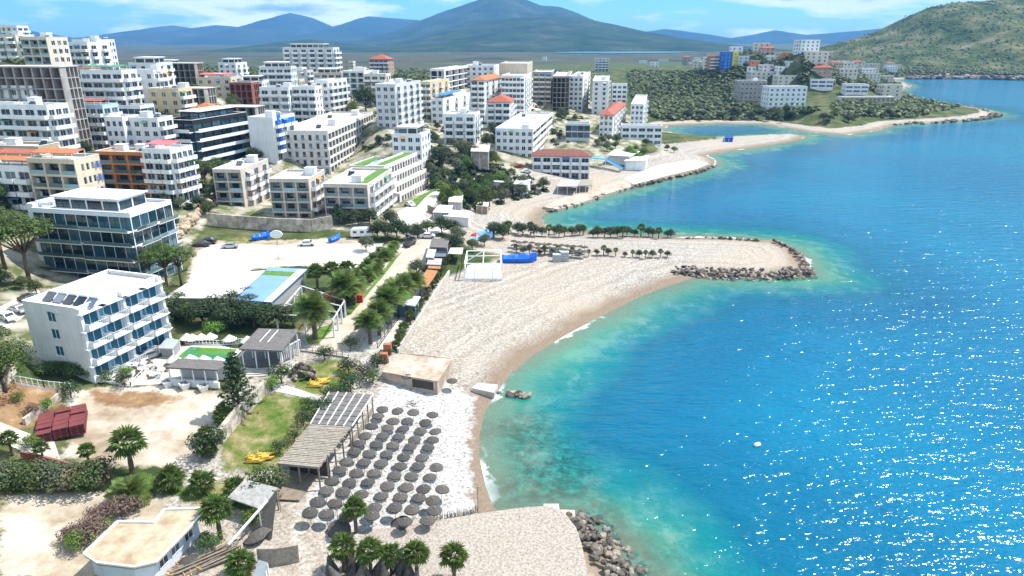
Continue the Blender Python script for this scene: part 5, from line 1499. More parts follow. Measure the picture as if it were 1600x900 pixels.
sheet('lawn_strip', [(478,530),(500,512),(525,505),(515,520),(498,537),(482,537)], 0.07, S_LAWN)
sheet('hotel_terrace', [(165,590),(180,562),(262,545),(300,540),(345,540),(378,548),(360,567),(340,606),(262,600),(205,603)], 0.06, S_PAVE)
sheet('garden_path', [(418,596),(440,600),(500,620),(505,628),(430,612)], 0.06, S_PAVE)
sheet('yard_path', [(0,660),(30,672),(85,690),(95,720),(60,715),(0,690)], 0.06, S_PAVE)
sheet('hotel_drive', [(620,333),(665,300),(690,290),(700,296),(660,336),(700,362),(650,372),(600,355)], 0.06, S_WHITE)
sheet('hotel_lawn', [(640,318),(676,294),(682,297),(650,324)], 0.10, S_LAWN)
sheet('parking_lane', [(225,560),(262,505),(300,470),(262,470),(235,500),(225,520)], 0.05, S_WHITE)
sheet('town_street', [(690,140),(835,165),(870,152),(878,156),(842,172),(760,200),(700,205),(640,215),(640,210),(740,190),(800,168)], 0.12, S_WHITE)
sheet('clay_court', [(700,352),(708,344),(735,346),(732,354)], 0.08, S_CLAY)
sheet('side_street', [(20,470),(60,452),(68,470),(30,500),(0,515),(0,480)], 0.06, S_WHITE)
sheet('white_lot', [(292,448),(310,392),(345,380),(470,384),(600,380),(560,432),(520,410),(470,415),(400,418)], 0.05, S_WHITE)
pond = sheet('pond', [(735,374),(745,363),(765,359),(775,362),(772,372),(758,378)], 0.12, M_POOL, 1.5)
# ------------------------------------------------------------------ helpers for things seen from above
def roofpts(px, h):
    cx_ = sum(p[0] for p in px)/len(px); cy_ = sum(p[1] for p in px)/len(px)
    z = G(cx_, cy_).z+h
    for _ in range(8):
        q = [at_z(a, b_, z) for a, b_ in px]
        z = H(sum(p.x for p in q)/len(q), sum(p.y for p in q)/len(q))+h
    return [at_z(a, b_, z) for a, b_ in px]
def root_at(name, pts, label, cat, group=None):
    c = sum((Vector(p) for p in pts), Vector())/len(pts)
    r = empty(name, (c.x, c.y, H(c.x, c.y))); tag(r, label, cat, group)
    return r, [Vector(p)-r.location for p in pts]
# ------------------------------------------------------------------ beach parasols
def parasol_meshes():
    mb = MB(); n = 22; rnd = random.Random(3)
    top = (0, 0, 2.42); ring1 = []; ring2 = []; ring3 = []
    for k in range(n):
        a = 2*math.pi*k/n; j = rnd.uniform(-0.03, 0.03)
        ring1.append((0.5*math.cos(a), 0.5*math.sin(a), 2.24+0.025*(k % 2)))
        ring2.append(((1.0+j)*math.cos(a), (1.0+j)*math.sin(a), 2.02+0.03*(k % 2)))
        ring3.append(((1.04+j)*math.cos(a), (1.04+j)*math.sin(a), 1.90+rnd.uniform(-0.05, 0.03)))
    vs = [top]+ring1+ring2+ring3+[(0, 0, 2.2)]
    fs = []
    for k in range(n):
        k2 = (k+1) % n
        fs += [(0, 1+k, 1+k2), (1+k, 1+n+k, 1+n+k2, 1+k2), (1+n+k, 1+2*n+k, 1+2*n+k2, 1+n+k2), (1+2*n+k, 3*n+1, 1+2*n+k2)]
    mb.add(vs, fs)
    pm = MB(); pm.tube([(0,0,-0.3),(0,0,2.25)], 0.035, 6)
    cp = MB(); cp.lathe([(0.11,2.40),(0.09,2.50),(0.02,2.58),(0.0,2.58)], 8)
    return mb.mesh('canopy', S_THATCH), pm.mesh('pole', S_WOOD), cp.mesh('cap', S_THATCHL)
CAN, POL, CAPM = parasol_meshes()
def parasol(p, label, group, tilt=0.10, sc=0.90):
    r = empty('beach_parasol', p, random.uniform(0, 6.28)); tag(r, label, 'parasol', group)
    r.rotation_euler = (random.uniform(-tilt, tilt), random.uniform(-tilt, tilt), random.uniform(0, 6.28)); r.scale = (sc, sc, sc)
    c = link('canopy', CAN, r); link('cap', CAPM, c); link('pole', POL, r)
    return r
PAR = [(596,636),(622,638),(645,640.5),(674,645),(589,647),(613,654),(637,654),(665,656),(580,662),(604,665),(630,667),(657,669),(682,671)]
PAR += [(400+a/4, 675+b_/4) for a, b_ in [(680,8),(785,12),(887,18),(993,30),(1098,35),(648,55),(748,62),(852,68),(967,78),(1073,85),(608,105),(706,118),(820,122),(928,137),(1040,143),
 (565,168),(672,175),(778,182),(895,200),(1010,195),(1125,203),(518,220),(630,237),(738,242),(862,257),(970,262),(1090,270),(478,288),(588,298),(700,300),(820,318),(935,327),(1052,337),(1152,343),
 (430,350),(540,355),(656,375),(782,387),(900,390),(1012,397),(1110,407),(380,415),(488,430),(618,435),(742,452),(865,453),(977,462),(1110,470),(335,480),(440,497),(560,508),(718,510),(930,550),(1065,540)]]
PLAB = []
_rows = [4, 4, 5, 5, 5, 5, 6, 6, 7, 7, 7, 6]
for _r, _n in enumerate(_rows):
    for _c in range(_n):
        PLAB.append('grey thatched parasol in the cove row closest to the concrete platform' if _r == 0 else 'grey thatched parasol in the cove row by the reed fence and palms' if _r == len(_rows)-1 else
                    'grey thatched parasol at the pavilion end of its cove row' if _c == 0 else 'grey thatched parasol at the water end of its cove row' if _c == _n-1 else 'grey thatched parasol well inside the dense rows on the cove beach')
for (x, y), _l in zip(PAR, PLAB+['grey thatched parasol well inside the dense rows on the cove beach']*9):
    q = roofpts([(x, y)], 2.15)[0]
    parasol((q.x, q.y, H(q.x, q.y)), _l, 'thatched parasols in rows on the cove beach')
for x, y, l in [(636,585,'thatched parasol in the shade of the concrete platform'),(661,587,'thatched parasol in front of the middle of the concrete platform'),(706,592,'thatched parasol standing alone near the small jetty')]:
    q = roofpts([(x, y)], 2.15)[0]; parasol((q.x, q.y, H(q.x, q.y)), l, 'thatched parasols in rows on the cove beach')
for i in range(26):
    u = (i//2)/12; q = roofpts([(803+112*u+random.uniform(-1, 1), 376+9*u+(i % 2)*6+random.uniform(-0.6, 0.6))], 2.15)[0]
    parasol((q.x, q.y, H(q.x, q.y)), 'pale thatched parasol in the packed rows on the pier', 'parasols packed in rows on the pier', 0.12, 0.95)
pe = MB()      # posts on the beach
for x, y, h, l in [(747,803,4.0,'tall thin post at the end of the reed fence'),(528,815,3.2,'thin lamp post among the lower parasols'),(439,800,3.2,'thin pole beside the pavilion deck')]:
    b_ = G(x, y); mb = MB(); mb.tube([(0,0,-0.4),(0,0,h)], 0.05, 6); mb.box(-0.12, 0.12, -0.12, 0.12, h, h+0.12)
    o = mb.build('post', S_WOOD); o.location = b_; tag(o, l, 'post')
# heap of folded parasols and thatch
rnd = random.Random(9)
fm = MB(); fm.lathe([(0.05,2.3),(0.16,2.2),(0.34,1.5),(0.62,0.6),(0.66,0.3),(0.5,0.3)], 12); fm.tube([(0,0,-0.3),(0,0,2.7)], 0.04, 6)
FOLD = fm.mesh('folded_parasol', S_THATCH)
for i, (x, y) in enumerate([(520,898),(548,905),(563,893),(574,908),(592,896),(602,912),(622,900),(630,893),(640,910),(600,886),(622,884),(560,915),(530,912),(612,918),(650,916),(545,888)]):
    o = link('folded_parasol', FOLD); p = G(x, y); o.location = p+Vector((0, 0, 0.1)); o.rotation_euler = (rnd.uniform(-0.35, 0.35), rnd.uniform(-0.35, 0.35), rnd.uniform(0, 6)); s = rnd.uniform(0.85, 1.15); o.scale = (s, s, s)
    tag(o, 'folded thatched parasol stored upright in the heap under the fan palms', 'parasol', 'folded parasols stored under the fan palms')
for x, y, l in [(528,826,'dark thatch canopy lying on the ground beside the lone palm'),(633,822,'thatch canopy slumped against the reed fence'),(406,848,'bleached thatch canopy leaning on the collapsed shelter'),(412,840,'second bleached thatch canopy on the collapsed shelter'),(300,885,'round thatch canopy lying by the timber pile')]:
    o = link('thatch_canopy', CAN); p = G(x, y); o.location = p+Vector((0, 0, -1.2)); o.rotation_euler = (0.35, 0.1, x); o.location.z = p.z-1.45; o.scale = (1.35, 1.35, 1.0); tag(o, l, 'parasol canopy')
# reed fence at the lower edge of the parasols
fr = [G(672, 812), G(700, 810), G(725, 806), G(746, 800)]
fo, loc = root_at('reed_fence', fr, 'low ragged reed fence at the lower edge of the parasol beach', 'fence')
stk = MB(); stk.tube([(0,0,-0.2),(0.03,0,0.5),(0,0,1.0)], [0.05,0.04,0.02], 4); STK = stk.mesh('reed_stake', S_THATCHL)
for i in range(70):
    u = i/69*3; k = min(2, int(u)); p = loc[k].lerp(loc[k+1], u-k)
    o = link('reed_stake', STK, fo); o.location = p+Vector((rnd.uniform(-.1,.1), rnd.uniform(-.2,.2), 0)); o.rotation_euler = (rnd.uniform(-.2,.2), rnd.uniform(-.2,.2), rnd.uniform(0, 6)); o.scale.z = rnd.uniform(0.6, 1.1)
# driftwood heap between the parasols
dh = empty('driftwood_pile', G(645, 634)); tag(dh, 'small heap of driftwood and white chairs between the upper parasols', 'debris')
for i in range(16):
    mb = MB(); a = rnd.uniform(0, 6.28); l = rnd.uniform(0.5, 1.3); c = Vector((rnd.uniform(-1, 1), rnd.uniform(-.8, .8), rnd.uniform(0.1, 0.5)))
    d = Vector((math.cos(a), math.sin(a), rnd.uniform(-0.1, 0.5)))*l/2; mb.bar(c-d, c+d, 0.09)
    mb.build('branch' if i % 3 else 'white_board', S_WOOD if i % 3 else S_WHITEP, dh)
# ------------------------------------------------------------------ the two long pavilions by the beach
def quad_local(pts, u, v):
    return pts[0].lerp(pts[1], u).lerp(pts[3].lerp(pts[2], u), v)
rp = roofpts([(485,663),(550,667),(583,617),(515,612)], 3.0)
r_, lp = root_at('panel_roof_pavilion', rp, 'beach pavilion with dark roof panels divided by white battens', 'pavilion')
nu, nv = 5, 7
for i in range(nu):
    for j in range(nv):
        a, b_, c, d = [quad_local(lp, *uv) for uv in ((i/nu+.012, j/nv+.01), ((i+1)/nu-.012, j/nv+.01), ((i+1)/nu-.012, (j+1)/nv-.01), (i/nu+.012, (j+1)/nv-.01))]
        mb = MB(); dz_ = Vector((0, 0, 0.06+0.02*((i+j) % 2))); mb.add([a, b_, c, d, a+dz_, b_+dz_, c+dz_, d+dz_], [(3,2,1,0),(4,5,6,7),(0,1,5,4),(1,2,6,5),(2,3,7,6),(3,0,4,7)]); mb.build('roof_panel', S_SHING, r_)
for i in range(nu+1):
    mb = MB(); mb.bar(quad_local(lp, i/nu, 0)+Vector((0,0,.10)), quad_local(lp, i/nu, 1)+Vector((0,0,.10)), 0.13, 0.12); mb.build('batten', S_WHITEP, r_)
mb = MB()
for i in (0, 0.5, 1):
    for j in range(5):
        p = quad_local(lp, 0.02+0.96*i, 0.02+0.96*j/4); mb.bar((p.x, p.y, -0.4), (p.x, p.y, p.z-0.03), 0.16)
mb.build('posts', S_WOOD, r_)
mb = MB(); a, b_ = quad_local(lp, 0.97, 0.02), quad_local(lp, 0.97, 0.98)
mb.bar((a.x, a.y, 0.5), (b_.x, b_.y, 0.5), 0.1, 1.0); mb.build('reed_wall', S_THATCHL, r_)
rp = roofpts([(433,727),(498,733),(549,669),(485,665)], 3.1)
r_, lp = root_at('thatched_pavilion', rp, 'long open pavilion with pale thatched roof beside the parasols', 'pavilion')
mb = MB(); nn = 26
for j in range(nn):
    a, b_, c, d = [quad_local(lp, *uv) for uv in ((0, j/nn), (1, j/nn), (1, (j+1)/nn), (0, (j+1)/nn))]
    z1 = 0.28+0.05*rnd.random(); q = Vector((0, 0, z1)); k = Vector((rnd.uniform(-.12,.12), 0, 0))
    mb.add([a+k, b_+k, c+k, d+k, a+k+q, b_+k+q, c+k+q*0.8, d+k+q*0.8], [(3,2,1,0),(4,5,6,7),(0,1,5,4),(1,2,6,5),(2,3,7,6),(3,0,4,7)])
mb.build('thatch_roof', S_THATCHL, r_)
mb = MB()
for i in (0.03, 0.5, 0.97):
    for j in range(5):
        p = quad_local(lp, i, 0.02+0.96*j/4); mb.bar((p.x, p.y, -0.6), (p.x, p.y, p.z), 0.18)
mb.build('posts', S_WOOD, r_)
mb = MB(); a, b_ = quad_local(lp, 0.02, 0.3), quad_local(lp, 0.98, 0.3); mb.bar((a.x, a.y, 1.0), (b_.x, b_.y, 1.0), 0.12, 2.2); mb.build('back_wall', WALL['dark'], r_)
dp = [Vector((p.x, p.y, H(p.x, p.y)+0.25)) for p in [G(*q) for q in [(431,783),(468,785),(496,745),(452,742)]]]
r_, lp = root_at('plank_deck', dp, 'grey plank deck in front of the thatched pavilion', 'deck')
for i in range(16):
    a, b_, c, d = [quad_local(lp, *uv) for uv in ((i/16+.006, 0), ((i+1)/16-.006, 0), ((i+1)/16-.006, 1), (i/16+.006, 1))]
    q = Vector((0, 0, 0.08)); mb = MB(); mb.add([a, b_, c, d, a+q, b_+q, c+q, d+q], [(3,2,1,0),(4,5,6,7),(0,1,5,4),(1,2,6,5),(2,3,7,6),(3,0,4,7)]); mb.build('plank', S_WOOD, r_)
mb = MB(); mb.prism([(p.x, p.y) for p in lp], -1.2, min(p.z for p in lp)-0.02); mb.build('deck_base', WALL['raw'], r_)
# ------------------------------------------------------------------ concrete platform, jetty, quay
def solid(name, px, h, m, label, cat, low=1.5, rim=None):
    pts = roofpts(px, h); r_, lp = root_at(name, pts, label, cat)
    mb = MB(); z = sum(p.z for p in lp)/len(lp); mb.prism([(p.x, p.y) for p in lp], -low, z); mb.build('slab', m, r_)
    return r_, lp, z
r_, lp, z = solid('concrete_platform', [(597,581),(625,552),(707,560),(683,596)], 2.0, S_CONC, 'stained square concrete platform between beach and lawn', 'platform')
mb = MB()
for a, b_ in zip(lp, lp[1:]+lp[:1]): mb.bar((a.x, a.y, z+0.06), (b_.x, b_.y, z+0.06), 0.3, 0.11)
mb.build('rim', S_CONC, r_)
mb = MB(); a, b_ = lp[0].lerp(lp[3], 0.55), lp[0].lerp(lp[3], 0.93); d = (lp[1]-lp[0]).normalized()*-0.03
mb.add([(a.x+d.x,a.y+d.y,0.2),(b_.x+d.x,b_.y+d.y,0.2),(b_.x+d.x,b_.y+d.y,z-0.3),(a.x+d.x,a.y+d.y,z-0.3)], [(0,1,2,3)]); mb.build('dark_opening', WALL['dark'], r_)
solid('jetty', [(737,606),(747,598),(778,601),(772,614)], 0.9, S_PAVE, 'small pale concrete jetty with boulders at its end', 'jetty', 1.2)
solid('quay_block', [(848,795),(850,787),(873,787),(875,800)], 1.5, S_PAVE, 'square concrete block at the corner of the shingle quay', 'concrete block', 2.0)
r_, lp, z = solid('landing_step', [(876,804),(876,796),(898,797),(899,808)], 0.7, S_CONC, 'low rusty landing step beside the concrete block', 'step', 1.5)
r_, lp, z = solid('shingle_quay', [(500,834),(560,829),(620,823),(700,810),(770,799),(815,793),(856,790),(872,795),(886,806),(900,824),(909,850),(915,880),(918,905),(925,960),(560,960),(525,900),(510,866)], 0.9, S_GRAV, 'raised shingle quay along the lower edge of the beach', 'quay', 2.0)
for px, l in [([(610,592),(617,575),(622,576),(616,594)], 'orange terracotta gate pillar')]: pass
for x, y, l in [(600,566,'terracotta block pillar at the gate, larger one'),(606,551,'terracotta block pillar at the gate, beside the shrub strip')]:
    p = G(x, y); mb = MB()
    for k in range(5):
        for j in range(2): mb.box(-0.7+j*0.71, -0.01+j*0.71, -0.5, 0.5, k*0.36+0.01*(k % 2), k*0.36+0.35)
    o = mb.build('gate_pillar', S_BRICK); o.location = p; tag(o, l, 'pillar')
# ------------------------------------------------------------------ boulders
def rock_mesh(seed):
    bm = bmesh.new(); bmesh.ops.create_icosphere(bm, subdivisions=2, radius=1.0); rn = random.Random(seed)
    off_ = Vector((rn.uniform(0, 50), rn.uniform(0, 50), 0))
    cuts = [Vector((rn.gauss(0,1), rn.gauss(0,1), rn.gauss(0,1))).normalized() for _ in range(7)]
    for v in bm.verts:
        p = v.co.copy(); s = 1+0.25*noise.noise(p*1.3+off_)
        for c in cuts:
            d = p.dot(c)
            if d > 0.68: s *= 0.68/d*1.02
        v.co = p*s; v.co.z *= 0.75
    me = bpy.data.meshes.new('boulder'); bm.to_mesh(me); bm.free(); me.materials.append(S_ROCK)
    return me
ROCKS = [rock_mesh(i) for i in range(6)]
def rocks(parent, line_px, n, smin_, smax_, spread, zlo, zhi, seed):
    rn = random.Random(seed); pts = [at_z(a, b_, 0.4) for a, b_ in line_px]; seg = [(p-q).length for p, q in zip(pts[1:], pts)]
    for i in range(n):
        t_ = rn.random()*sum(seg); k = 0
        while t_ > seg[k]: t_ -= seg[k]; k += 1
        a, b_ = pts[k], pts[k+1]; d = (b_-a).normalized(); nn_ = Vector((-d.y, d.x, 0)); e = rn.random()
        p = a.lerp(b_, t_/seg[k])+nn_*(spread*(e-0.35))
        o = link('boulder', ROCKS[rn.randrange(6)], parent); s = rn.uniform(smin_, smax_)
        o.location = p-parent.location; o.location.z = zlo+(zhi-zlo)*e+rn.uniform(-.15, .15)-parent.location.z; o.scale = (s*rn.uniform(.8,1.3), s, s*rn.uniform(.7,1)); o.rotation_euler = (rn.uniform(-.5,.5), rn.uniform(-.5,.5), rn.uniform(0, 6))
bwk = empty('breakwater', at_z(1180, 425, 0)); tag(bwk, 'breakwater of dark and pale boulders around the sandy pier head', 'breakwater')
rocks(bwk, [(1050,428),(1090,430),(1150,433),(1215,434),(1270,428)], 230, 0.4, 0.85, 4.2, -0.2, 1.7, 1)
rocks(bwk, [(1270,428),(1260,408),(1243,392),(1215,378)], 66, 0.4, 0.8, 2.5, -0.1, 1.4, 2)
rocks(bwk, [(1215,378),(1130,372),(1065,372)], 40, 0.35, 0.7, 1.5, 0.0, 1.0, 3)
rb_ = empty('rocky_shore', at_z(940, 850, 0)); tag(rb_, 'tumble of grey rocks below the shingle quay', 'rocks')
rocks(rb_, [(890,806),(915,825),(945,858),(975,905),(985,940)], 260, 0.22, 0.62, 5.5, 1.0, -0.4, 4)
rb_ = empty('jetty_rocks', at_z(800, 612, 0)); tag(rb_, 'dark boulders off the end of the small jetty', 'rocks')
rocks(rb_, [(772,610),(800,614),(826,618)], 26, 0.3, 0.75, 2.2, 0.35, -0.1, 5)
rb_ = empty('cove_rocks', at_z(930, 308, 0)); tag(rb_, 'dark rocks along the quay of the upper cove', 'rocks')
rocks(rb_, [(858,330),(900,320),(945,304),(985,293),(1040,280),(1090,269),(1117,259)], 170, 0.5, 1.3, 3.2, 0.8, -0.2, 6)
rb_ = empty('cape_rocks', at_z(1480, 185, 0)); tag(rb_, 'pale and dark ledges of rock at the tip of the cape', 'rocks')
rocks(rb_, [(1400,195),(1470,191),(1530,187),(1560,180),(1520,168),(1450,158)], 130, 0.8, 2.6, 7.0, 0.6, 0.2, 7)
rb_ = empty('headland_rocks', at_z(1510, 124, 0)); tag(rb_, 'band of bare pale rock along the foot of the far headland', 'rocks')
rocks(rb_, [(1420,123),(1520,123),(1600,125),(1690,126)], 150, 3.0, 7.0, 12.0, 0.5, 3.0, 8)
hp = empty('stone_heap', G(472, 588)); tag(hp, 'cone-shaped heap of grey stone slabs on the lawn', 'stone heap')
for i in range(34):
    o = link('stone', ROCKS[i % 6], hp); u = rnd.random(); a = rnd.uniform(0, 6.28); o.location = (math.cos(a)*2.6*u, math.sin(a)*2.2*u, 2.2*(1-u)); s = rnd.uniform(0.4, 0.75); o.scale = (s, s, s); o.rotation_euler = (rnd.uniform(-1,1), rnd.uniform(-1,1), rnd.uniform(0,6))
# ------------------------------------------------------------------ walls
def wall_line(name, px, h, th, m, label, cat='wall', blocks=0, low=0.8, z_extra=0.0):
    pts = [G(a, b_) for a, b_ in px]; r_, lp = root_at(name, pts, label, cat)
    for a, b_ in zip(lp, lp[1:]):
        L_ = (b_-a).length; k = max(1, int(L_/blocks)) if blocks else 1
        for i in range(k):
            p, q = a.lerp(b_, i/k), a.lerp(b_, (i+1)/k); d = (q-p).normalized()*0.015
            if blocks:
                rows = max(1, int(h/(blocks*0.6)))
                for rr_ in range(rows):
                    mb = MB(); jj = rnd.uniform(-.05, .05); z0_ = -low if rr_ == 0 else h*rr_/rows+0.02
                    n_ = Vector((-d.y, d.x, 0)).normalized()*jj
                    za = p.z; zb = q.z
                    mb.bar(p+d+n_+Vector((0,0,(z0_+h*(rr_+1)/rows)/2)), q-d+n_+Vector((0,0,(z0_+h*(rr_+1)/rows)/2)), th, h*(rr_+1)/rows-z0_); mb.build('stone', m, r_)
            else:
                mb = MB(); mb.bar(p+Vector((0,0,(h-low)/2)), q+Vector((0,0,(h-low)/2)), th, h+low); mb.build('wall_panel', m, r_)
    return r_
wall_line('rubble_wall', [(345,693),(365,668),(390,640),(423,606)], 2.2, 0.7, S_STONE, 'thick pale rubble wall climbing beside the dry lawn', blocks=1.1)
wall_line('retaining_wall', [(325,352),(372,356),(430,360),(488,362),(520,356)], 3.6, 0.5, S_STONE, 'long pale stone retaining wall under the beige villas', blocks=2.2)
wall_line('garden_wall', [(-40,640),(0,612),(24,584)], 2.0, 0.5, S_STONE, 'pale stone wall behind the red-earth garden', blocks=1.3)
wall_line('old_wall', [(38,664),(70,640),(95,622)], 1.0, 0.45, S_STONE, 'low crumbling wall between red earth and pallets', blocks=1.0)
wall_line('brick_wall', [(34,718),(75,727),(120,738),(175,748)], 1.3, 0.3, WALL['brick'], 'dark red-brown block wall below the white sand lot', blocks=1.2)
wall_line('beach_wall', [(622,552),(648,512),(680,462),(702,428)], 1.0, 0.35, S_PAVE, 'low pale wall between planting strip and beach')
wall_line('curved_fence', [(668,330),(685,338),(705,343),(735,346)], 2.2, 0.15, S_WOOD, 'curved dark brown wooden screen around the beach bar', cat='fence')
wall_line('reed_screen', [(404,884),(432,884),(468,878)], 2.3, 0.14, S_THATCHL, 'tall tan reed screen around the storage yard', cat='fence')
def railing(px, h, label, posts=8, m=S_WHITEP):
    pts = [G(a, b_) for a, b_ in px]; r_, lp = root_at('railing', pts, label, 'railing')
    for a, b_ in zip(lp, lp[1:]):
        mb = MB(); mb.bar(a+Vector((0,0,h)), b_+Vector((0,0,h)), 0.07); mb.bar(a+Vector((0,0,h*0.5)), b_+Vector((0,0,h*0.5)), 0.05); mb.bar(a+Vector((0,0,0.1)), b_+Vector((0,0,0.1)), 0.12, 0.3); mb.build('rail', m, r_)
        for i in range(posts+1):
            p = a.lerp(b_, i/posts); mb = MB(); mb.bar(p+Vector((0,0,-0.3)), p+Vector((0,0,h+0.06)), 0.1); mb.build('rail_post', m, r_)
railing([(25,600),(70,608),(112,612)], 1.4, 'white railing along the red-earth garden', 5)
railing([(148,594),(205,605)], 0.9, 'white balustrade at the hotel terrace edge', 6); railing([(205,605),(232,578)], 0.9, 'stair railing from terrace to sand lot', 5)
railing([(290,538),(345,540),(392,536)], 1.0, 'white fence behind the green pool', 10); railing([(470,549),(545,560)], 1.1, 'thin grey fence along the drive', 8, M_METAL)
railing([(590,545),(622,500),(645,462)], 1.6, 'row of dark posts with glass along the white terrace', 6, M_DARKF)
# ------------------------------------------------------------------ white hotel with sky-blue niches
def by_base(A, B, C, top_py):
    pa = G(*A); z = pa.z; pb = at_z(B[0], B[1], z); pc = at_z(C[0], C[1], z)
    a = math.atan2(pc.y-pb.y, pc.x-pb.x)-math.pi/2; top = pa.copy(); top.z = rise(pa, top_py)
    return top, a, (pb-pa).length, (pc-pb).length
top = _cam+ray(36, 477)*108.0; a = R(-18)
_ux = Vector((math.cos(a), math.sin(a), 0)); _uy = Vector((-math.sin(a), math.cos(a), 0))
W = colsolve(top, _ux, 119); D = colsolve(top+_ux*W, _uy, 247, 5, 60)
n_ = 4; fh_ = 2.9
hot = building('hotel', 'white four-storey hotel with sky-blue balcony niches and teal doors', 'hotel', top, a, W, D, n_, fh_, 'white', 'w1', 'b4', 'flat', {'teal': 1, 'clut': 0, 'rail': 'bars', 'b0': 1})
FOOT.append((top, a, W, D))
for i in range(5):
    mb = MB(); x = 1.5+i*2.1; y = 2.0; z = top.z-hot.location.z+0.13
    mb.add([(x,y,z+0.15),(x+1.7,y,z+0.15),(x+1.7,y+1.4,z+1.1),(x,y+1.4,z+1.1),(x,y+0.1,z+0.08),(x+1.7,y+0.1,z+0.08),(x+1.7,y+1.5,z+1.02),(x,y+1.5,z+1.02)], [(0,1,2,3),(5,4,7,6),(0,4,5,1),(1,5,6,2),(2,6,7,3),(3,7,4,0)], 0)
    mb.tube([(x,y+1.6,z+1.2),(x+1.7,y+1.6,z+1.2)], 0.25, 8, 1); mb.bar((x+.1,y+1.5,z),(x+.1,y+1.5,z+1.1),0.06,mi=1); mb.bar((x+1.6,y+1.5,z),(x+1.6,y+1.5,z+1.1),0.06,mi=1); mb.build('solar_heater', [M_GLASS, M_TRIM], hot)
bay = (D-0.44)/4; dz = (top.z-n_*fh_)-hot.location.z
for k in range(n_):
    for i in range(4):
        u = 0.22+(i+0.5)*bay; w2 = min(2.9, bay*0.78)
        for s_ in (-1, 1):
            mb = MB(); ua = u+s_*(w2/2+0.42); side_box(mb, 1, W, D, ua-0.38, ua+0.38, -0.03, -0.003, dz+k*fh_+0.25, dz+k*fh_+2.35); mb.build('blue_niche', WALL['niche'], hot)
        mb = MB(); side_box(mb, 1, W, D, u-w2*0.85, u+w2*0.85, -1.1, -0.004, dz+k*fh_+2.6, dz+k*fh_+2.75); mb.build('door_canopy', M_TRIM, hot)
for i in (0, 2, 4):
    mb = MB(); side_box(mb, 1, W, D, 0.22+i*bay-0.25, 0.22+i*bay+0.25, -0.7, -0.005, dz-0.5, dz+n_*fh_+0.7); mb.build('fin_wall', WALL['white'], hot)
# ------------------------------------------------------------------ garden buildings
def pavilion(name, px, h, m, label, cat='pavilion', posts=(4, 2), th=0.25, walls=None, tilt=0.0, postm=S_WHITEP, roofname='roof'):
    pts = roofpts(px, h); r_, lp = root_at(name, pts, label, cat)
    for p, s_ in zip(lp, (-1, -1, 1, 1)): p.z += tilt*s_
    q = Vector((0, 0, th)); mb = MB(); mb.add(lp+[p+q for p in lp], [(3,2,1,0),(4,5,6,7),(0,1,5,4),(1,2,6,5),(2,3,7,6),(3,0,4,7)]); mb.build(roofname, m, r_)
    for i in range(posts[0]):
        for j in range(posts[1]):
            p = quad_local(lp, 0.04+0.92*i/max(1, posts[0]-1), 0.05+0.9*j/max(1, posts[1]-1)); mb = MB(); mb.bar((p.x, p.y, -0.6), (p.x, p.y, p.z-0.004), 0.16); mb.build('post', postm, r_)
    if walls:
        ins = [quad_local(lp, *uv) for uv in ((.06,.08),(.94,.08),(.94,.92),(.06,.92))]; mb = MB(); mb.prism([(p.x, p.y) for p in ins], -0.8, min(p.z for p in lp)-0.01); mb.build('wall', walls, r_)
    return r_, lp
r_, lp = pavilion('bar_pavilion', [(259,576),(340,580),(360,566),(279,562)], 3.0, S_SHING, 'garden bar with flat grey shingle roof and white counter', posts=(5, 2))
a, b_ = quad_local(lp, 0.02, 0.02), quad_local(lp, 0.98, 0.02)
mb = MB(); mb.bar((a.x, a.y, 0.5), (b_.x, b_.y, 0.5), 0.4, 1.0); mb.bar((a.x, a.y, 1.05), (b_.x, b_.y, 1.05), 0.7, 0.09); mb.build('counter', S_WHITEP, r_)
a, b_ = quad_local(lp, 0.02, 0.9), quad_local(lp, 0.98, 0.9); mb = MB(); mb.bar((a.x, a.y, 1.4), (b_.x, b_.y, 1.4), 0.15, 2.6); mb.build('back_wall', WALL['white'], r_)
for x, y in [(262,604),(289,608),(318,611)]:
    p = G(x, y); r_ = empty('planter', p); tag(r_, 'white flared planter with a low dark plant before the garden bar', 'planter', 'white planters before the garden bar')
    mb = MB(); mb.lathe([(0.0,0),(0.65,0),(0.95,1.0),(0.85,1.0),(0.8,0.85),(0,0.85)], 4); mb.build('tub', S_WHITEP, r_)
    mb = MB(); leafball(mb, (0,0,1.0), 0.6, 60, rnd, 0.25, 0.5); mb.build('plant', L_DARK, r_)
gp = [(268,562),(295,541),(374,545),(360,565)]
r_, lp, z = solid('green_pool', gp, 0.25, S_WHITEP, 'algae-green swimming pool behind the garden bar', 'pool')
cc = sum(lp, Vector())/4
mb = MB(); mb.prism([((p.x-cc.x)*0.93+cc.x, (p.y-cc.y)*0.93+cc.y) for p in lp], z+0.003, z+0.02); mb.build('pool_water', S_GREENP, r_)
tm_ = MB(); tm_.lathe([(1.5,0.95),(0.75,1.55),(0.05,2.1),(0,2.1)], 10); tm_.lathe([(1.5,0.95),(1.42,0.9),(0.02,2.02)], 10)
TENT = tm_.mesh('canopy', mat('white_canvas', (0.66,0.62,0.56), (0.56,0.52,0.46), 1.0)); pm_ = MB(); pm_.tube([(0,0,-0.3),(0,0,2.2)], 0.05, 6); TP = pm_.mesh('pole', S_WOOD)
for x, y in [(270,556),(296,555),(317,556),(339,558),(300,523),(314,522),(328,521),(358,524),(386,526),(291,522)]:
    q = roofpts([(x, y)], 1.6)[0]; r_ = empty('garden_parasol', (q.x, q.y, H(q.x, q.y))); tag(r_, 'off-white garden parasol beside the green pool', 'parasol', 'garden parasols around the green pool')
    link('canopy', TENT, r_); link('pole', TP, r_); r_.scale = (0.85,)*3
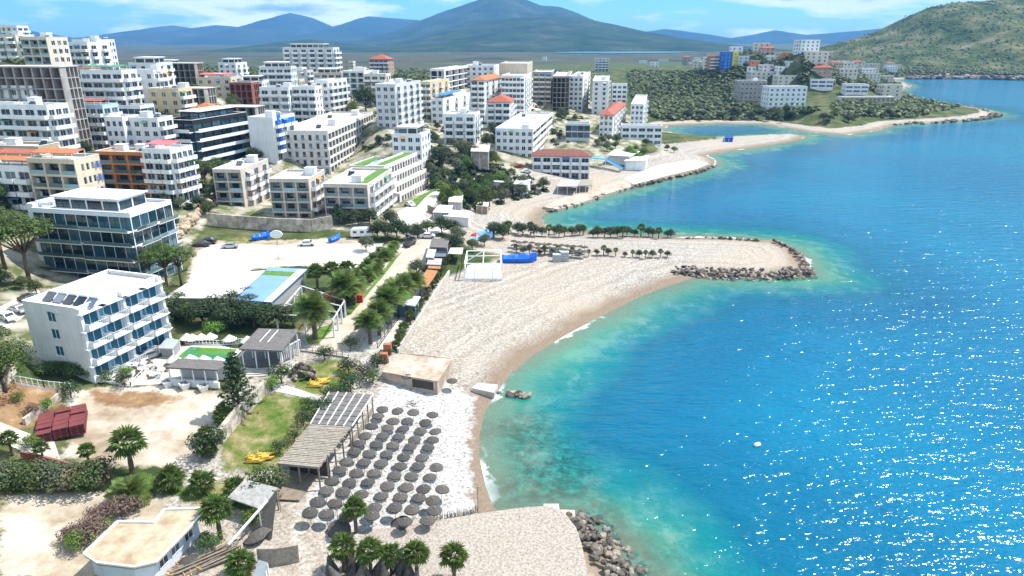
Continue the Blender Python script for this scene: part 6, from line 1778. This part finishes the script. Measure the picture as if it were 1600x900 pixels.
r_, lp = pavilion('arena_roof', [(373,545),(440,548),(467,519),(404,517)], 4.0, S_SHING, 'large dark shingled roof over the open-air arena', posts=(4, 3), tilt=0.25)
for i in (0.33, 0.52):
    mb = MB(); mb.bar(quad_local(lp, i, 0.35)+Vector((0,0,.28)), quad_local(lp, i, 0.95)+Vector((0,0,.28)), 0.12, 0.06); mb.build('roof_batten', S_WHITEP, r_)
p = G(405, 572); r_ = empty('arena_floor', p); tag(r_, 'round dark stage floor with curved white steps', 'stage')
mb = MB(); mb.lathe([(0,0.5),(4.6,0.5),(4.6,-0.5)], 28, (0, 3.4, 0)); mb.build('floor', S_SHING, r_)
for k in range(4):
    mb = MB(); r1 = 5.0+k*0.6
    for i in range(14):
        a1, a2 = R(200+140*i/14), R(200+140*(i+1)/14); 
        P4 = [(r1*math.cos(a1), 3.4+r1*math.sin(a1)), (r1*math.cos(a2), 3.4+r1*math.sin(a2)), ((r1+.5)*math.cos(a2), 3.4+(r1+.5)*math.sin(a2)), ((r1+.5)*math.cos(a1), 3.4+(r1+.5)*math.sin(a1))]
        mb.prism(P4, -0.4, 0.40-0.12*k)
    mb.build('step', S_PAVE, r_)
pt = [G(x, y) for x, y in [(440,575),(470,548)]]; r_, lp = root_at('trellis_wall', pt, 'white slatted side wall of the arena roof', 'trellis')
for i in range(12):
    p = lp[0].lerp(lp[1], i/11); mb = MB(); mb.bar((p.x, p.y, -0.3), (p.x, p.y, 3.2-0.1*i), 0.12); mb.build('slat', S_WHITEP, r_)
mb = MB(); mb.bar(lp[0]+Vector((0,0,3.2)), lp[1]+Vector((0,0,2.2)), 0.14); mb.build('top_rail', S_WHITEP, r_)
# white hall, blue-roofed hall, pergola
r_, lp = pavilion('white_hall', [(256,467),(366,468),(414,424),(310,433)], 3.4, mat('white_roof', (0.70,0.69,0.67), (0.56,0.54,0.51), 0.25, detail=8), 'long low hall with plain white flat roof', cat='hall', posts=(2, 2), walls=WALL['greywhite'])
r_, lp = pavilion('blue_roof_hall', [(368,470),(424,474),(480,422),(420,419)], 3.9, S_BLUER, 'hall with pale blue roof and a green strip across it', cat='hall', posts=(2, 2), walls=WALL['grey'])
q = Vector((0,0,0.256)); a, b_, c, d = [quad_local(lp, *uv)+q for uv in ((.02,.74),(.80,.74),(.80,.88),(.02,.88))]; mb = MB(); e_ = Vector((0,0,.05)); mb.add([a,b_,c,d,a+e_,b_+e_,c+e_,d+e_], [(4,5,6,7),(0,1,5,4),(1,2,6,5),(2,3,7,6),(3,0,4,7)]); mb.build('green_strip', M_GRASSR, r_)
a, b_, c, d = [quad_local(lp, *uv)+q for uv in ((.80,.0),(1,.0),(1,.98),(.80,.98))]; mb = MB(); mb.add([a,b_,c,d,a+e_,b_+e_,c+e_,d+e_], [(4,5,6,7),(0,1,5,4),(1,2,6,5),(2,3,7,6),(3,0,4,7)]); mb.build('white_edge', S_WHITEP, r_)
pts = roofpts([(432,492),(520,500),(538,470),(470,448)], 3.2); r_, lp = root_at('garden_pergola', pts, 'white pergola with dark beams beside the date palms', 'pergola')
for i in range(7):
    mb = MB(); mb.bar(quad_local(lp, i/6, 0), quad_local(lp, i/6, 1), 0.16, 0.2); mb.build('beam', M_DARKF if i % 3 else S_WHITEP, r_)
for i in range(4):
    mb = MB(); mb.bar(quad_local(lp, 0, i/3)+Vector((0,0,.2)), quad_local(lp, 1, i/3)+Vector((0,0,.2)), 0.16, 0.18); mb.build('cross_beam', S_WHITEP, r_)
    for u in (0, 0.5, 1):
        p = quad_local(lp, u, i/3); mb = MB(); mb.bar((p.x, p.y, -0.6), (p.x, p.y, p.z-0.12), 0.3); mb.build('column', S_WHITEP, r_)
wall_line('garden_screen', [(478,470),(505,474),(535,470)], 2.4, 0.2, S_BRICK, 'brick-red garden screen behind the white pergola')
# kiosk, deck roofs
r_, lp = pavilion('glass_kiosk', [(620,476),(648,479),(657,465),(631,462)], 3.0, S_WHITEP, 'small kiosk with white flat roof and glass walls', cat='kiosk', posts=(3, 2), walls=M_GLASST, postm=M_DARKF)
for px, h, m, l, w_ in [([(671,387),(698,388),(703,374),(675,373)], 3.0, S_SHING, 'grey-roofed beach bar at the top of the drive', WALL['grey']), ([(665,403),(678,404),(682,390),(669,389)], 2.8, mat('pale_roof', (0.45,0.44,0.42)), 'pale narrow roof beside the dark glass bar', None),
                    ([(679,402),(697,402),(699,390),(682,390)], 2.6, M_GLASS, 'dark glass roof of the beach bar', None), ([(666,414),(689,415),(691,405),(670,404)], 2.6, mat('mauve_roof', (0.40,0.36,0.34)), 'mauve-grey flat roof above the wooden decks', None),
                    ([(668,420),(688,421),(689,414),(671,413)], 2.4, S_DECK, 'upper orange-brown wooden deck roof', None), ([(658,436),(676,438),(684,424),(667,422)], 2.4, S_DECK, 'middle orange-brown wooden deck roof', None), ([(643,447),(668,449),(676,437),(652,435)], 2.4, S_DECK, 'lowest orange-brown wooden deck roof', None),
                    ([(700,397),(722,398),(724,388),(704,388)], 2.4, mat('canvas_cream', (0.62,0.54,0.46)), 'cream canvas roof next to the white steel frame', None)]:
    pavilion('beach_bar_roof', px, h, m, l, cat='roof', posts=(3, 2), walls=w_, postm=M_DARKF, th=0.18)
pts = roofpts([(726,412),(784,412),(782,391),(730,392)], 4.0); r_, lp = root_at('steel_frame', pts, 'white steel frame stage with braces on the beach', 'frame')
for i in range(4):
    mb = MB(); mb.bar(lp[i], lp[(i+1) % 4], 0.22); mb.bar(lp[i]*1.0-Vector((0,0,1.4)), lp[(i+1) % 4]-Vector((0,0,1.4)), 0.16); mb.build('beam', S_WHITEP, r_)
    p = lp[i]; mb = MB(); mb.bar((p.x, p.y, -0.4), (p.x, p.y, p.z), 0.22); mb.build('post', S_WHITEP, r_)
mb = MB(); m1 = lp[0].lerp(lp[1], .5); m2 = lp[3].lerp(lp[2], .5); mb.bar(m1, m2, 0.2); mb.bar((m1.x, m1.y, -.4), m1, 0.2); mb.bar(lp[3]-Vector((0,0,2.6)), m2, 0.16); mb.build('brace', S_WHITEP, r_)
mb = MB(); mb.prism([(p.x, p.y) for p in lp], -0.5, 0.35); mb.build('stage_floor', S_WHITEP, r_)
# covered boats, crates, caravan, dish, bin
def tarp_boat(px, py, L_, w_, h_, rz, label):
    r_ = empty('covered_boat', G(px, py), rz); tag(r_, label, 'boat'); mb = MB(); vs = []; n_ = 11
    for i in range(n_):
        u = i/(n_-1); x = (u-0.5)*L_; ww = w_*0.5*(math.sin(math.pi*min(1, 0.25+u*0.75))**0.6); hh = h_*(0.75+0.3*u)*(1+0.08*math.sin(i*2.2))
        vs += [(x, -ww*0.75, 0.15), (x, -ww, h_*0.55), (x, -ww*0.5, hh*0.95), (x, 0, hh*1.08), (x, ww*0.5, hh*0.95), (x, ww, h_*0.55), (x, ww*0.75, 0.15)]
    fs = [(i*7+k, (i+1)*7+k, (i+1)*7+k+1, i*7+k+1) for i in range(n_-1) for k in range(6)]+[tuple(range(7))[::-1], tuple((n_-1)*7+k for k in range(7))]
    mb.add(vs, fs); mb.build('tarpaulin', S_TARP, r_)
    mb = MB(); mb.bar((-L_*0.42,0,0.12), (L_*0.4,0,0.12), 0.3, 0.24); mb.build('keel', S_WHITEP, r_)
tarp_boat(810, 409, 9.5, 3.0, 2.2, 0.03, 'long boat under a bright blue tarpaulin next to the steel frame'); tarp_boat(408, 374, 4.8, 2.4, 1.9, 0.5, 'boat under blue tarpaulin by the retaining wall'); tarp_boat(524, 376, 4.2, 1.9, 1.5, 1.1, 'small blue-covered boat on a trailer beside the caravan')
p = G(566, 371); r_ = empty('caravan', p, 0.1); tag(r_, 'old white caravan parked under the trees', 'caravan')
mb = MB(); prof = [(-2.9,0.6),(-3.1,1.4),(-2.8,2.4),(-2.2,2.75),(2.4,2.75),(2.9,2.4),(3.1,1.5),(2.9,0.6)]; mb.add([(x,-1.1,z) for x,z in prof]+[(x,1.1,z) for x,z in prof], [tuple(range(8)), tuple(range(8,16))[::-1]]+[(i+8,(i+1)%8+8,(i+1)%8,i) for i in range(8)]); mb.build('body', S_WHITEP, r_)
for x in (-1.8, 0.1, 1.9):
    mb = MB(); mb.box(x-0.5, x+0.5, -1.13, -1.102, 1.5, 2.15); mb.build('window', M_GLASS, r_)
for s_ in (-1, 1):
    mb = MB(); mb.tube([(0.3,s_*0.95-0.1,0.33),(0.3,s_*0.95+0.1,0.33)], 0.33, 12); mb.build('wheel', M_DARKF, r_)
p = G(436, 404); r_ = empty('dish_sign', p); tag(r_, 'white round board on a tall pole in the gravel lot', 'board'); mb = MB(); mb.tube([(0,0,-0.3),(0,0,5.8)], 0.09, 6); mb.build('pole', M_METAL, r_)
mb = MB(); mb.add([(1.6*math.cos(R(30*i)), -0.15+0.3*(j), 6.3+1.0*math.sin(R(30*i))) for j in (0,1) for i in range(12)], [tuple(range(12)), tuple(range(12,24))[::-1]]+[(i+12,(i+1)%12+12,(i+1)%12,i) for i in range(12)]); mb.build('board', S_WHITEP, r_)
p = G(436, 404); mb = MB(); mb.lathe([(0,0.12),(1.5,0.12),(1.7,-0.2)], 16); o = mb.build('round_base', S_CONC); o.location = p; tag(o, 'brown round concrete base under the board pole', 'base')
for x, y, s_ in [(870,408,1.0),(882,407,1.25)]:
    p = G(x, y); mb = MB(); h = 1.0*s_
    for k in range(4): mb.box(-1.1, 1.1, -0.8, 0.8, 0.02+k*0.5*s_, 0.46*s_+k*0.5*s_)
    o = mb.build('crate_stack', mat('grey_crates', (0.45,0.45,0.44), (0.35,0.35,0.35), 3)); o.location = p; tag(o, 'stack of pale grey crates on the shingle%s' % (', taller one' if s_ > 1 else ', lower one'), 'crates')
p = G(563, 472); r_ = empty('litter_bin', p); tag(r_, 'bright red litter bin on the lawn strip by the drive', 'bin'); mb = MB(); mb.box(-0.6,0.6,-0.5,0.5,0,1.5); mb.build('body', S_RED, r_); mb = MB(); mb.box(-0.66,0.66,-0.56,0.56,1.502,1.68); mb.build('lid', S_RED, r_)
p = G(743, 378); r_ = empty('red_parasol', p); tag(r_, 'bright red parasol beside the pond', 'parasol'); mb = MB(); mb.lathe([(1.5,1.9),(0.8,2.4),(0,2.7)], 10); mb.build('canopy', S_RED, r_); link('pole', TP, r_)
# pallets, pedal boats, trailer
p = G(100, 668); r_ = empty('pallet_stack', p, R(28)); tag(r_, 'big stack of dark red plastic pallets at the sand lot', 'pallets')
M_PAL = mat('dark_red_plastic', (0.20,0.045,0.045), (0.13,0.035,0.035), 2.0, rough=0.7)
pm_ = MB(); pm_.box(-0.92, 0.92, -0.62, 0.62, 0.10, 0.19)
for sx in (-0.75, 0, 0.75): pm_.box(sx-0.1, sx+0.1, -0.6, 0.6, 0, 0.098)
PALM_ = pm_.mesh('pallet', M_PAL)
for i in range(3):
    for j in range(5):
        for k in range(7 if (i+j) % 4 else 6):
            o = link('pallet', PALM_, r_); o.location = (-2.0+i*1.95+rnd.uniform(-.04,.04), -2.6+j*1.32+rnd.uniform(-.04,.04), 0.22*k+0.02)
def pedal_boat(px, py, rz, label):
    r_ = empty('pedal_boat', G(px, py), rz); tag(r_, label, 'pedal boat'); r_.scale = (0.85,)*3
    for s_ in (-1, 1):
        mb = MB(); mb.tube([(-1.5,s_*0.6,0.3),(-1.1,s_*0.6,0.25),(1.1,s_*0.6,0.25),(1.7,s_*0.6,0.42)], [0.12,0.27,0.27,0.08], 8); mb.build('float', S_YEL, r_)
    mb = MB(); mb.box(-1.1,0.9,-0.75,0.75,0.50,0.60); mb.build('deck', S_YEL, r_)
    for s_ in (-0.35, 0.35):
        mb = MB(); mb.box(-0.7,-0.2,s_-0.25,s_+0.25,0.602,0.85); mb.box(-0.85,-0.7,s_-0.25,s_+0.25,0.602,1.25); mb.build('seat', S_YEL, r_)
pedal_boat(492, 603, 0.1, 'yellow pedal boat on the green lawn by the stone heap'); pedal_boat(503, 598, 0.5, 'second yellow pedal boat leaning on the first'); pedal_boat(398, 720, 0.1, 'yellow pedal boat on the dry lawn by the stone wall'); pedal_boat(412, 716, 0.3, 'another yellow pedal boat at the dry lawn edge')
r_, lp = pavilion('storage_shed', [(247,546),(270,547),(281,533),(260,530)], 1.6, mat('grey_tarp', (0.36,0.38,0.40)), 'low grey covered stack beside the hotel terrace', cat='shed', posts=(2,2), walls=WALL['grey'])
for i, (x, y) in enumerate([(185,585),(198,580),(212,576),(225,572),(206,588),(222,582),(236,577),(178,577),(243,590),(252,583)]):
    p = G(x, y); r_ = empty('terrace_table', p); tag(r_, 'small white table with chairs on the hotel terrace', 'table', 'tables on the hotel terrace')
    mb = MB(); mb.lathe([(0,0.76),(0.55,0.76),(0.55,0.72),(0,0.72)], 10); mb.tube([(0,0,0),(0,0,0.72)], 0.05, 6); mb.build('table_top', S_WHITEP, r_)
    for q in range(3):
        a1 = q*2.1+i; c = Vector((math.cos(a1)*0.85, math.sin(a1)*0.85, 0)); mb = MB(); mb.box(c.x-.22,c.x+.22,c.y-.22,c.y+.22,0.0,0.45); d = c.normalized()*0.2; mb.box(c.x+d.x-.2,c.x+d.x+.2,c.y+d.y-.05,c.y+d.y+.05,0.452,0.9); mb.build('chair', S_WOOD if (i+q) % 2 else S_WHITEP, r_)
# ------------------------------------------------------------------ bungalow and storage yard at the lower left
rp = roofpts([(131,866),(184,816),(241,817),(257,797),(325,795),(244,879),(210,887),(152,880)], 3.3)
r_, lp = root_at('bungalow', rp, 'white bungalow with stained flat tan roof at the yard', 'bungalow')
z = lp[0].z; P2 = [(p.x, p.y) for p in lp]
mb = MB(); mb.prism(P2, z-0.3, z); mb.build('roof', mat('tan_roof', (0.50,0.41,0.29), (0.32,0.23,0.14), 0.45, detail=9, dirt=0.2), r_)
mb = MB()
for a, b_ in zip(lp, lp[1:]+lp[:1]): mb.bar((a.x, a.y, z+0.1), (b_.x, b_.y, z+0.1), 0.2, 0.2)
mb.build('parapet', S_WHITEP, r_)
c = sum(lp, Vector())/8; mb = MB(); mb.prism([((p[0]-c.x)*0.86+c.x-0.5, (p[1]-c.y)*0.86+c.y+0.3) for p in P2], -2.5, z-0.301); mb.build('wall', mat('blue_white_wall', (0.66,0.70,0.76)), r_)
for u in (0.25, 0.55, 0.8):
    a, b_ = lp[4], lp[5]; p = a.lerp(b_, u); q = (Vector((p.x, p.y, 0))-Vector((c.x, c.y, 0)))*0.87+Vector((c.x-0.45, c.y+0.3, 0))
    o = link('window', window_mesh(1.4, 1.2), r_); d = (b_-a); o.location = (q.x, q.y, 0.9); o.rotation_euler.z = math.atan2(d.y, d.x)+math.pi
mb = MB(); a, b_ = lp[4].lerp(lp[5], 0.25), lp[5]; n_v = Vector((1.6, -1.0, 0)); mb.prism([(a.x, a.y), (b_.x, b_.y), (b_.x+n_v.x, b_.y+n_v.y), (a.x+n_v.x, a.y+n_v.y)], -1.0, 0.15); mb.build('terrace_slab', S_PAVE, r_)
ts = empty('collapsed_shelter', G(398, 800), R(-18)); tag(ts, 'half-collapsed grey wooden shelter with broken thatch', 'shelter')
mb = MB(); mb.add([(-2.4,-1.4,2.4),(2.4,-1.6,2.0),(2.6,1.5,2.9),(-2.2,1.6,3.0),(-2.4,-1.4,2.55),(2.4,-1.6,2.15),(2.6,1.5,3.05),(-2.2,1.6,3.15)], [(3,2,1,0),(4,5,6,7),(0,1,5,4),(1,2,6,5),(2,3,7,6),(3,0,4,7)]); mb.build('roof', mat('grey_boards', (0.40,0.38,0.36), (0.25,0.24,0.22), 2), ts)
mb = MB(); mb.add([(2.0,-3.2,0.1),(5.0,-3.5,0.1),(2.9,1.0,2.9),(2.2,1.0,3.0)], [(0,1,2,3)]); mb.add([(2.0,-3.3,0.0),(5.0,-3.6,0.0),(2.9,0.95,2.75),(2.2,0.95,2.85)], [(3,2,1,0)]); mb.build('thatch_side', S_THATCH, ts)
for x, y in ((-2.2,-1.3),(2.2,-1.4),(2.4,1.4),(-2.0,1.5)):
    mb = MB(); mb.bar((x,y,-0.3),(x,y,2.2),0.14); mb.build('post', S_WOOD, ts)
mb = MB(); mb.box(-2.0,1.6,1.1,1.2,0.6,2.2); mb.build('window_band', M_GLASS, ts)
lg_ = empty('timber_pile', G(322, 880), R(40)); tag(lg_, 'pile of grey poles and logs behind the bungalow', 'timber pile')
for i in range(30):
    mb = MB(); y = rnd.uniform(-1.2, 1.2); z = rnd.uniform(0.15, 1.0)*(1-abs(y)/2); mb.tube([(-3+rnd.uniform(-.6,.6), y, z), (3+rnd.uniform(-.8,.8), y+rnd.uniform(-.5,.5), z+rnd.uniform(-.1,.3))], rnd.uniform(0.06, 0.13), 6); mb.build('pole', S_WOOD if i % 4 else S_THATCHL, lg_)
lb_ = empty('log_heap', G(288, 895), R(15)); tag(lb_, 'heap of bright yellowish cut branches', 'branches')
for i in range(24):
    a1 = rnd.uniform(0, 3.14); l = rnd.uniform(0.4, 0.9); cc = Vector((rnd.uniform(-1.5,1.5), rnd.uniform(-.8,.8), rnd.uniform(0.1,0.7))); d = Vector((math.cos(a1), math.sin(a1), rnd.uniform(-.2,.3)))*l; mb = MB(); mb.tube([cc-d, cc+d], 0.07, 5); mb.build('branch', mat('cut_wood', (0.50,0.32,0.14), (0.38,0.24,0.11), 3), lb_)
wb = empty('white_mast', G(378, 858), R(20)); tag(wb, 'long white mast leaning across the storage yard', 'mast'); mb = MB(); mb.bar((-1.2,-0.8,1.6),(3.2,3.6,3.2),0.2); mb.build('spar', S_WHITEP, wb); mb = MB(); mb.bar((2.2,2.6,0),(2.2,2.6,2.8),0.14); mb.bar((-0.9,-.5,0),(-.9,-.5,1.7),0.14); mb.build('prop', S_WHITEP, wb)
r_, lp = pavilion('frame_hut', [(395,905),(412,907),(418,880),(404,876)], 2.4, M_METAL, 'small white open frame hut by the reed screen', cat='hut', posts=(3,3), th=0.12)
# ------------------------------------------------------------------ cove bars, slide, quay
for px, h, m, l, w_ in [([(676,332),(702,333),(708,322),(686,321)], 2.8, S_WHITEP, 'white flat-roofed beach bar behind the dark screen', WALL['grey']), ([(692,338),(733,341),(738,332),(700,328)], 2.6, S_WHITEP, 'white canvas bar roof behind the dark screen', WALL['white']),
   ([(700,316),(722,317),(724,304),(703,303)], 3.2, mat('cream_roof', (0.66,0.60,0.52)), 'cream hut with small chimney among the palms', WALL['greywhite']), ([(744,322),(762,323),(764,317),(748,316)], 2.6, S_WHITEP, 'small white hut at the edge of the cove beach', WALL['brownish']),
   ([(768,284),(790,286),(796,279),(775,277)], 2.8, S_WHITEP, 'white garden house below the wide apartment house', WALL['white']), ([(802,288),(824,289),(830,281),(808,279)], 2.6, mat('cream_roof', (0.66,0.60,0.52)), 'low cream bungalow among the cove trees', WALL['white']), ([(870,292),(902,292),(908,282),(876,281)], 2.8, mat('mauve_roof', (0.40,0.36,0.34)), 'beach restaurant with open veranda under the brown-roofed guest house', None),
   ([(905,291),(925,290),(926,282),(906,281)], 2.6, S_THATCHL, 'thatched veranda beside the beach restaurant', None), ([(948,243),(985,245),(1000,237),(960,234)], 3.2, mat('cream_roof', (0.66,0.60,0.52)), 'long cream-roofed beach club above the slide', WALL['greywhite']), ([(975,252),(1010,251),(1015,244),(985,244)], 3.0, S_WHITEP, 'white beach club pavilion near the point', WALL['white']),
   ([(1132,216),(1146,216),(1146,212),(1133,212)], 1.8, mat('dark_blue_roof', (0.02,0.05,0.25)), 'dark blue shed on the sand spit', WALL['bluepaint']), ([(735,237),(764,238),(766,227),(738,226)], 4.0, S_PAVE, 'grey stone terrace house in the slope garden', S_STONE)]:
    pavilion('beach_hut', px, h, m, l, cat='hut', posts=(3, 2), walls=w_, th=0.2)
sl = empty('water_slide', G(945, 262), R(-35)); tag(sl, 'turquoise water slide running down to the cove terrace', 'water slide')
mb = MB(); mb.add([(-9,-1.5,4.2),(-9,1.5,4.2),(0,1.5,4.0),(0,-1.5,4.0),(-9,-1.5,3.9),(-9,1.5,3.9),(0,1.5,3.7),(0,-1.5,3.7)], [(0,3,2,1),(4,5,6,7),(0,1,5,4),(1,2,6,5),(2,3,7,6),(3,0,4,7)]); mb.build('platform', S_TURQ, sl)
for y in (-0.9, 0.9):
    mb = MB(); 
    for e in (-0.6, 0.6): mb.bar((0,y+e,4.0),(8.5,y+e,0.5),0.12,0.5)
    mb.bar((0,y,3.8),(8.5,y,0.3),1.1,0.1); mb.build('chute', S_TURQ if y > 0 else mat('pale_blue_plastic', (0.35,0.55,0.75)), sl)
mb = MB()
for x in (-8.5, -4.5, -0.5):
    for y in (-1.3, 1.3): mb.bar((x,y,-1),(x,y,3.9),0.2)
mb.build('supports', S_WHITEP, sl)
solid('cove_quay', [(848,323),(872,327),(905,318),(948,303),(987,291),(978,281),(935,292),(900,303),(870,313)], 0.7, S_CONC, 'stone quay terrace curving round the upper cove', 'quay', 2.5)
sheet('point_terrace', [(990,288),(1040,275),(1088,264),(1108,256),(1085,250),(1030,258),(975,279)], 0.06, S_WHITE)
# cars
def car(px, py, rz, m, label):
    r_ = empty('parked_car', G(px, py)+Vector((0,0,0.06)), rz); tag(r_, label, 'car')
    mb = MB(); pr = [(-2.1,0.35),(-2.15,0.8),(-1.9,0.95),(-1.3,1.0),(-0.8,1.45),(0.7,1.48),(1.25,1.0),(2.0,0.85),(2.15,0.6),(2.1,0.35)]; n_ = len(pr)
    mb.add([(x,-0.85,z) for x,z in pr]+[(x,0.85,z) for x,z in pr], [tuple(range(n_))[::-1], tuple(range(n_,2*n_))]+[(i,(i+1)%n_,(i+1)%n_+n_,i+n_) for i in range(n_)]); mb.build('body', m, r_)
    mb = MB(); mb.add([(-1.2,-0.86,1.03),(1.1,-0.86,1.03),(0.65,-0.86,1.40),(-0.75,-0.86,1.40)], [(0,1,2,3)]); mb.add([(-1.2,0.86,1.03),(1.1,0.86,1.03),(0.65,0.86,1.40),(-0.75,0.86,1.40)], [(3,2,1,0)])
    mb.add([(1.30,-0.7,1.02),(1.30,0.7,1.02),(0.78,0.7,1.45),(0.78,-0.7,1.45)], [(0,1,2,3)]); mb.build('windows', M_GLASS, r_)
    for x in (-1.3, 1.35):
        for s_ in (-1, 1):
            mb = MB(); mb.tube([(x,s_*0.74,0.33),(x,s_*0.92,0.33)], 0.33, 10); mb.build('wheel', M_DARKF, r_)
CP_ = {'white': mat('car_white', (0.75,0.75,0.74), rough=0.25, spec=0.6), 'grey': mat('car_grey', (0.22,0.23,0.24), rough=0.3, spec=0.6), 'dark': mat('car_dark', (0.03,0.03,0.035), rough=0.25, spec=0.6), 'red': mat('car_red', (0.35,0.02,0.02), rough=0.3), 'silver': mat('car_silver', (0.45,0.46,0.47), rough=0.3, metal=0.5)}
for x, y, a1, c, l in [(822,270,0.3,'white','white car parked under the wide apartment house'),(640,322,-0.8,'white','white pickup-like car by the terraced hotel wing'),(316,385,0.3,'dark','dark car parked on the gravel lot by the rock cut'),(326,380,0.2,'dark','second dark car beside the rock cut'),(312,300,0.2,'dark','dark car in the lane by the beige villa'),
   (640,200,0.1,'dark','dark car on the street below the apartments'),(652,200,0.1,'silver','silver car on the street below the apartments'),(664,199,0.1,'white','white car on the street below the apartments'),(625,198,0.1,'grey','grey car at the garage doors'),(742,196,0.4,'white','white car on the bend of the town street'),(800,172,0.5,'red','red car on the town street'),(654,366,0.1,'grey','grey car at the top of the drive under trees'),(30,488,-0.4,'silver','silver car in the street beside the white hotel'),(12,500,-0.5,'white','white car in the street beside the white hotel'),(45,472,-0.4,'dark','dark car in the street under the tall pine'),(235,560,0.9,'grey','grey car parked in the lane behind the hotel terrace'),(248,535,0.9,'white','white car parked in the lane by the garden'),(668,372,0.1,'white','white car at the top of the drive beside the bar'),(640,384,1.2,'dark','dark car standing on the upper drive'),(360,388,0.2,'silver','silver car on the gravel lot'),(480,384,0.1,'white','white car on the gravel lot near the blue boat'),(812,262,0.4,'red','red car in the garden lane above the cove')]:
    car(x, y, a1, CP_[c], l)
p = at_z(1183, 697, 0.0); r_ = empty('buoy', p, 0.4); tag(r_, 'small white buoy with red underside floating on the blue water', 'buoy')
mb = MB(); mb.tube([(-0.55,0,0.18),(-0.4,0,0.22),(0.4,0,0.22),(0.55,0,0.18)], [0.12,0.34,0.34,0.12], 10); mb.build('float', S_WHITEP, r_, True); mb = MB(); mb.tube([(-0.3,0,0.0),(0.3,0,0.0)], 0.26, 8); mb.build('keel', S_RED, r_)
# rock cut beside the glass hotel
rc = empty('rock_cut', G(290, 370)); tag(rc, 'orange-grey rock face cut into the slope beside the glass hotel', 'rock face')
S_OCH = mat('ochre_rock', (0.50,0.36,0.22), (0.34,0.28,0.22), 0.5, detail=9, bump=0.9, bscale=2)
for i in range(46):
    me = ROCKS[i % 6].copy(); me.materials.clear(); me.materials.append(S_OCH); u = rnd.random(); v = rnd.random()
    p = G(268+60*u, 382-62*u-2+18*(v-.5)); o = link('rock', me, rc); o.location = p-rc.location+Vector((0, 0, 2.2*v-0.3)); s = rnd.uniform(0.9, 1.9); o.scale = (s, s, s*1.1); o.rotation_euler = (rnd.uniform(-.6,.6), rnd.uniform(-.6,.6), rnd.uniform(0,6))
# ------------------------------------------------------------------ the air
hz = MB(); hz.box(-14000, 14000, -900, 12600, -60, 1300)
hm = bpy.data.materials.new('haze'); hm.use_nodes = True
t = hm.node_tree
for n in list(t.nodes):
    if n.type != 'OUTPUT_MATERIAL': t.nodes.remove(n)
pv = N(t, 'ShaderNodeVolumePrincipled')
pv.inputs['Color'].default_value = (0.16, 0.47, 1.0, 1)
pv.inputs['Density'].default_value = 0.000085
t.links.new(pv.outputs[0], t.nodes['Material Output'].inputs['Volume'])
hzo = hz.build('haze', hm); tag(hzo, kind='stuff')
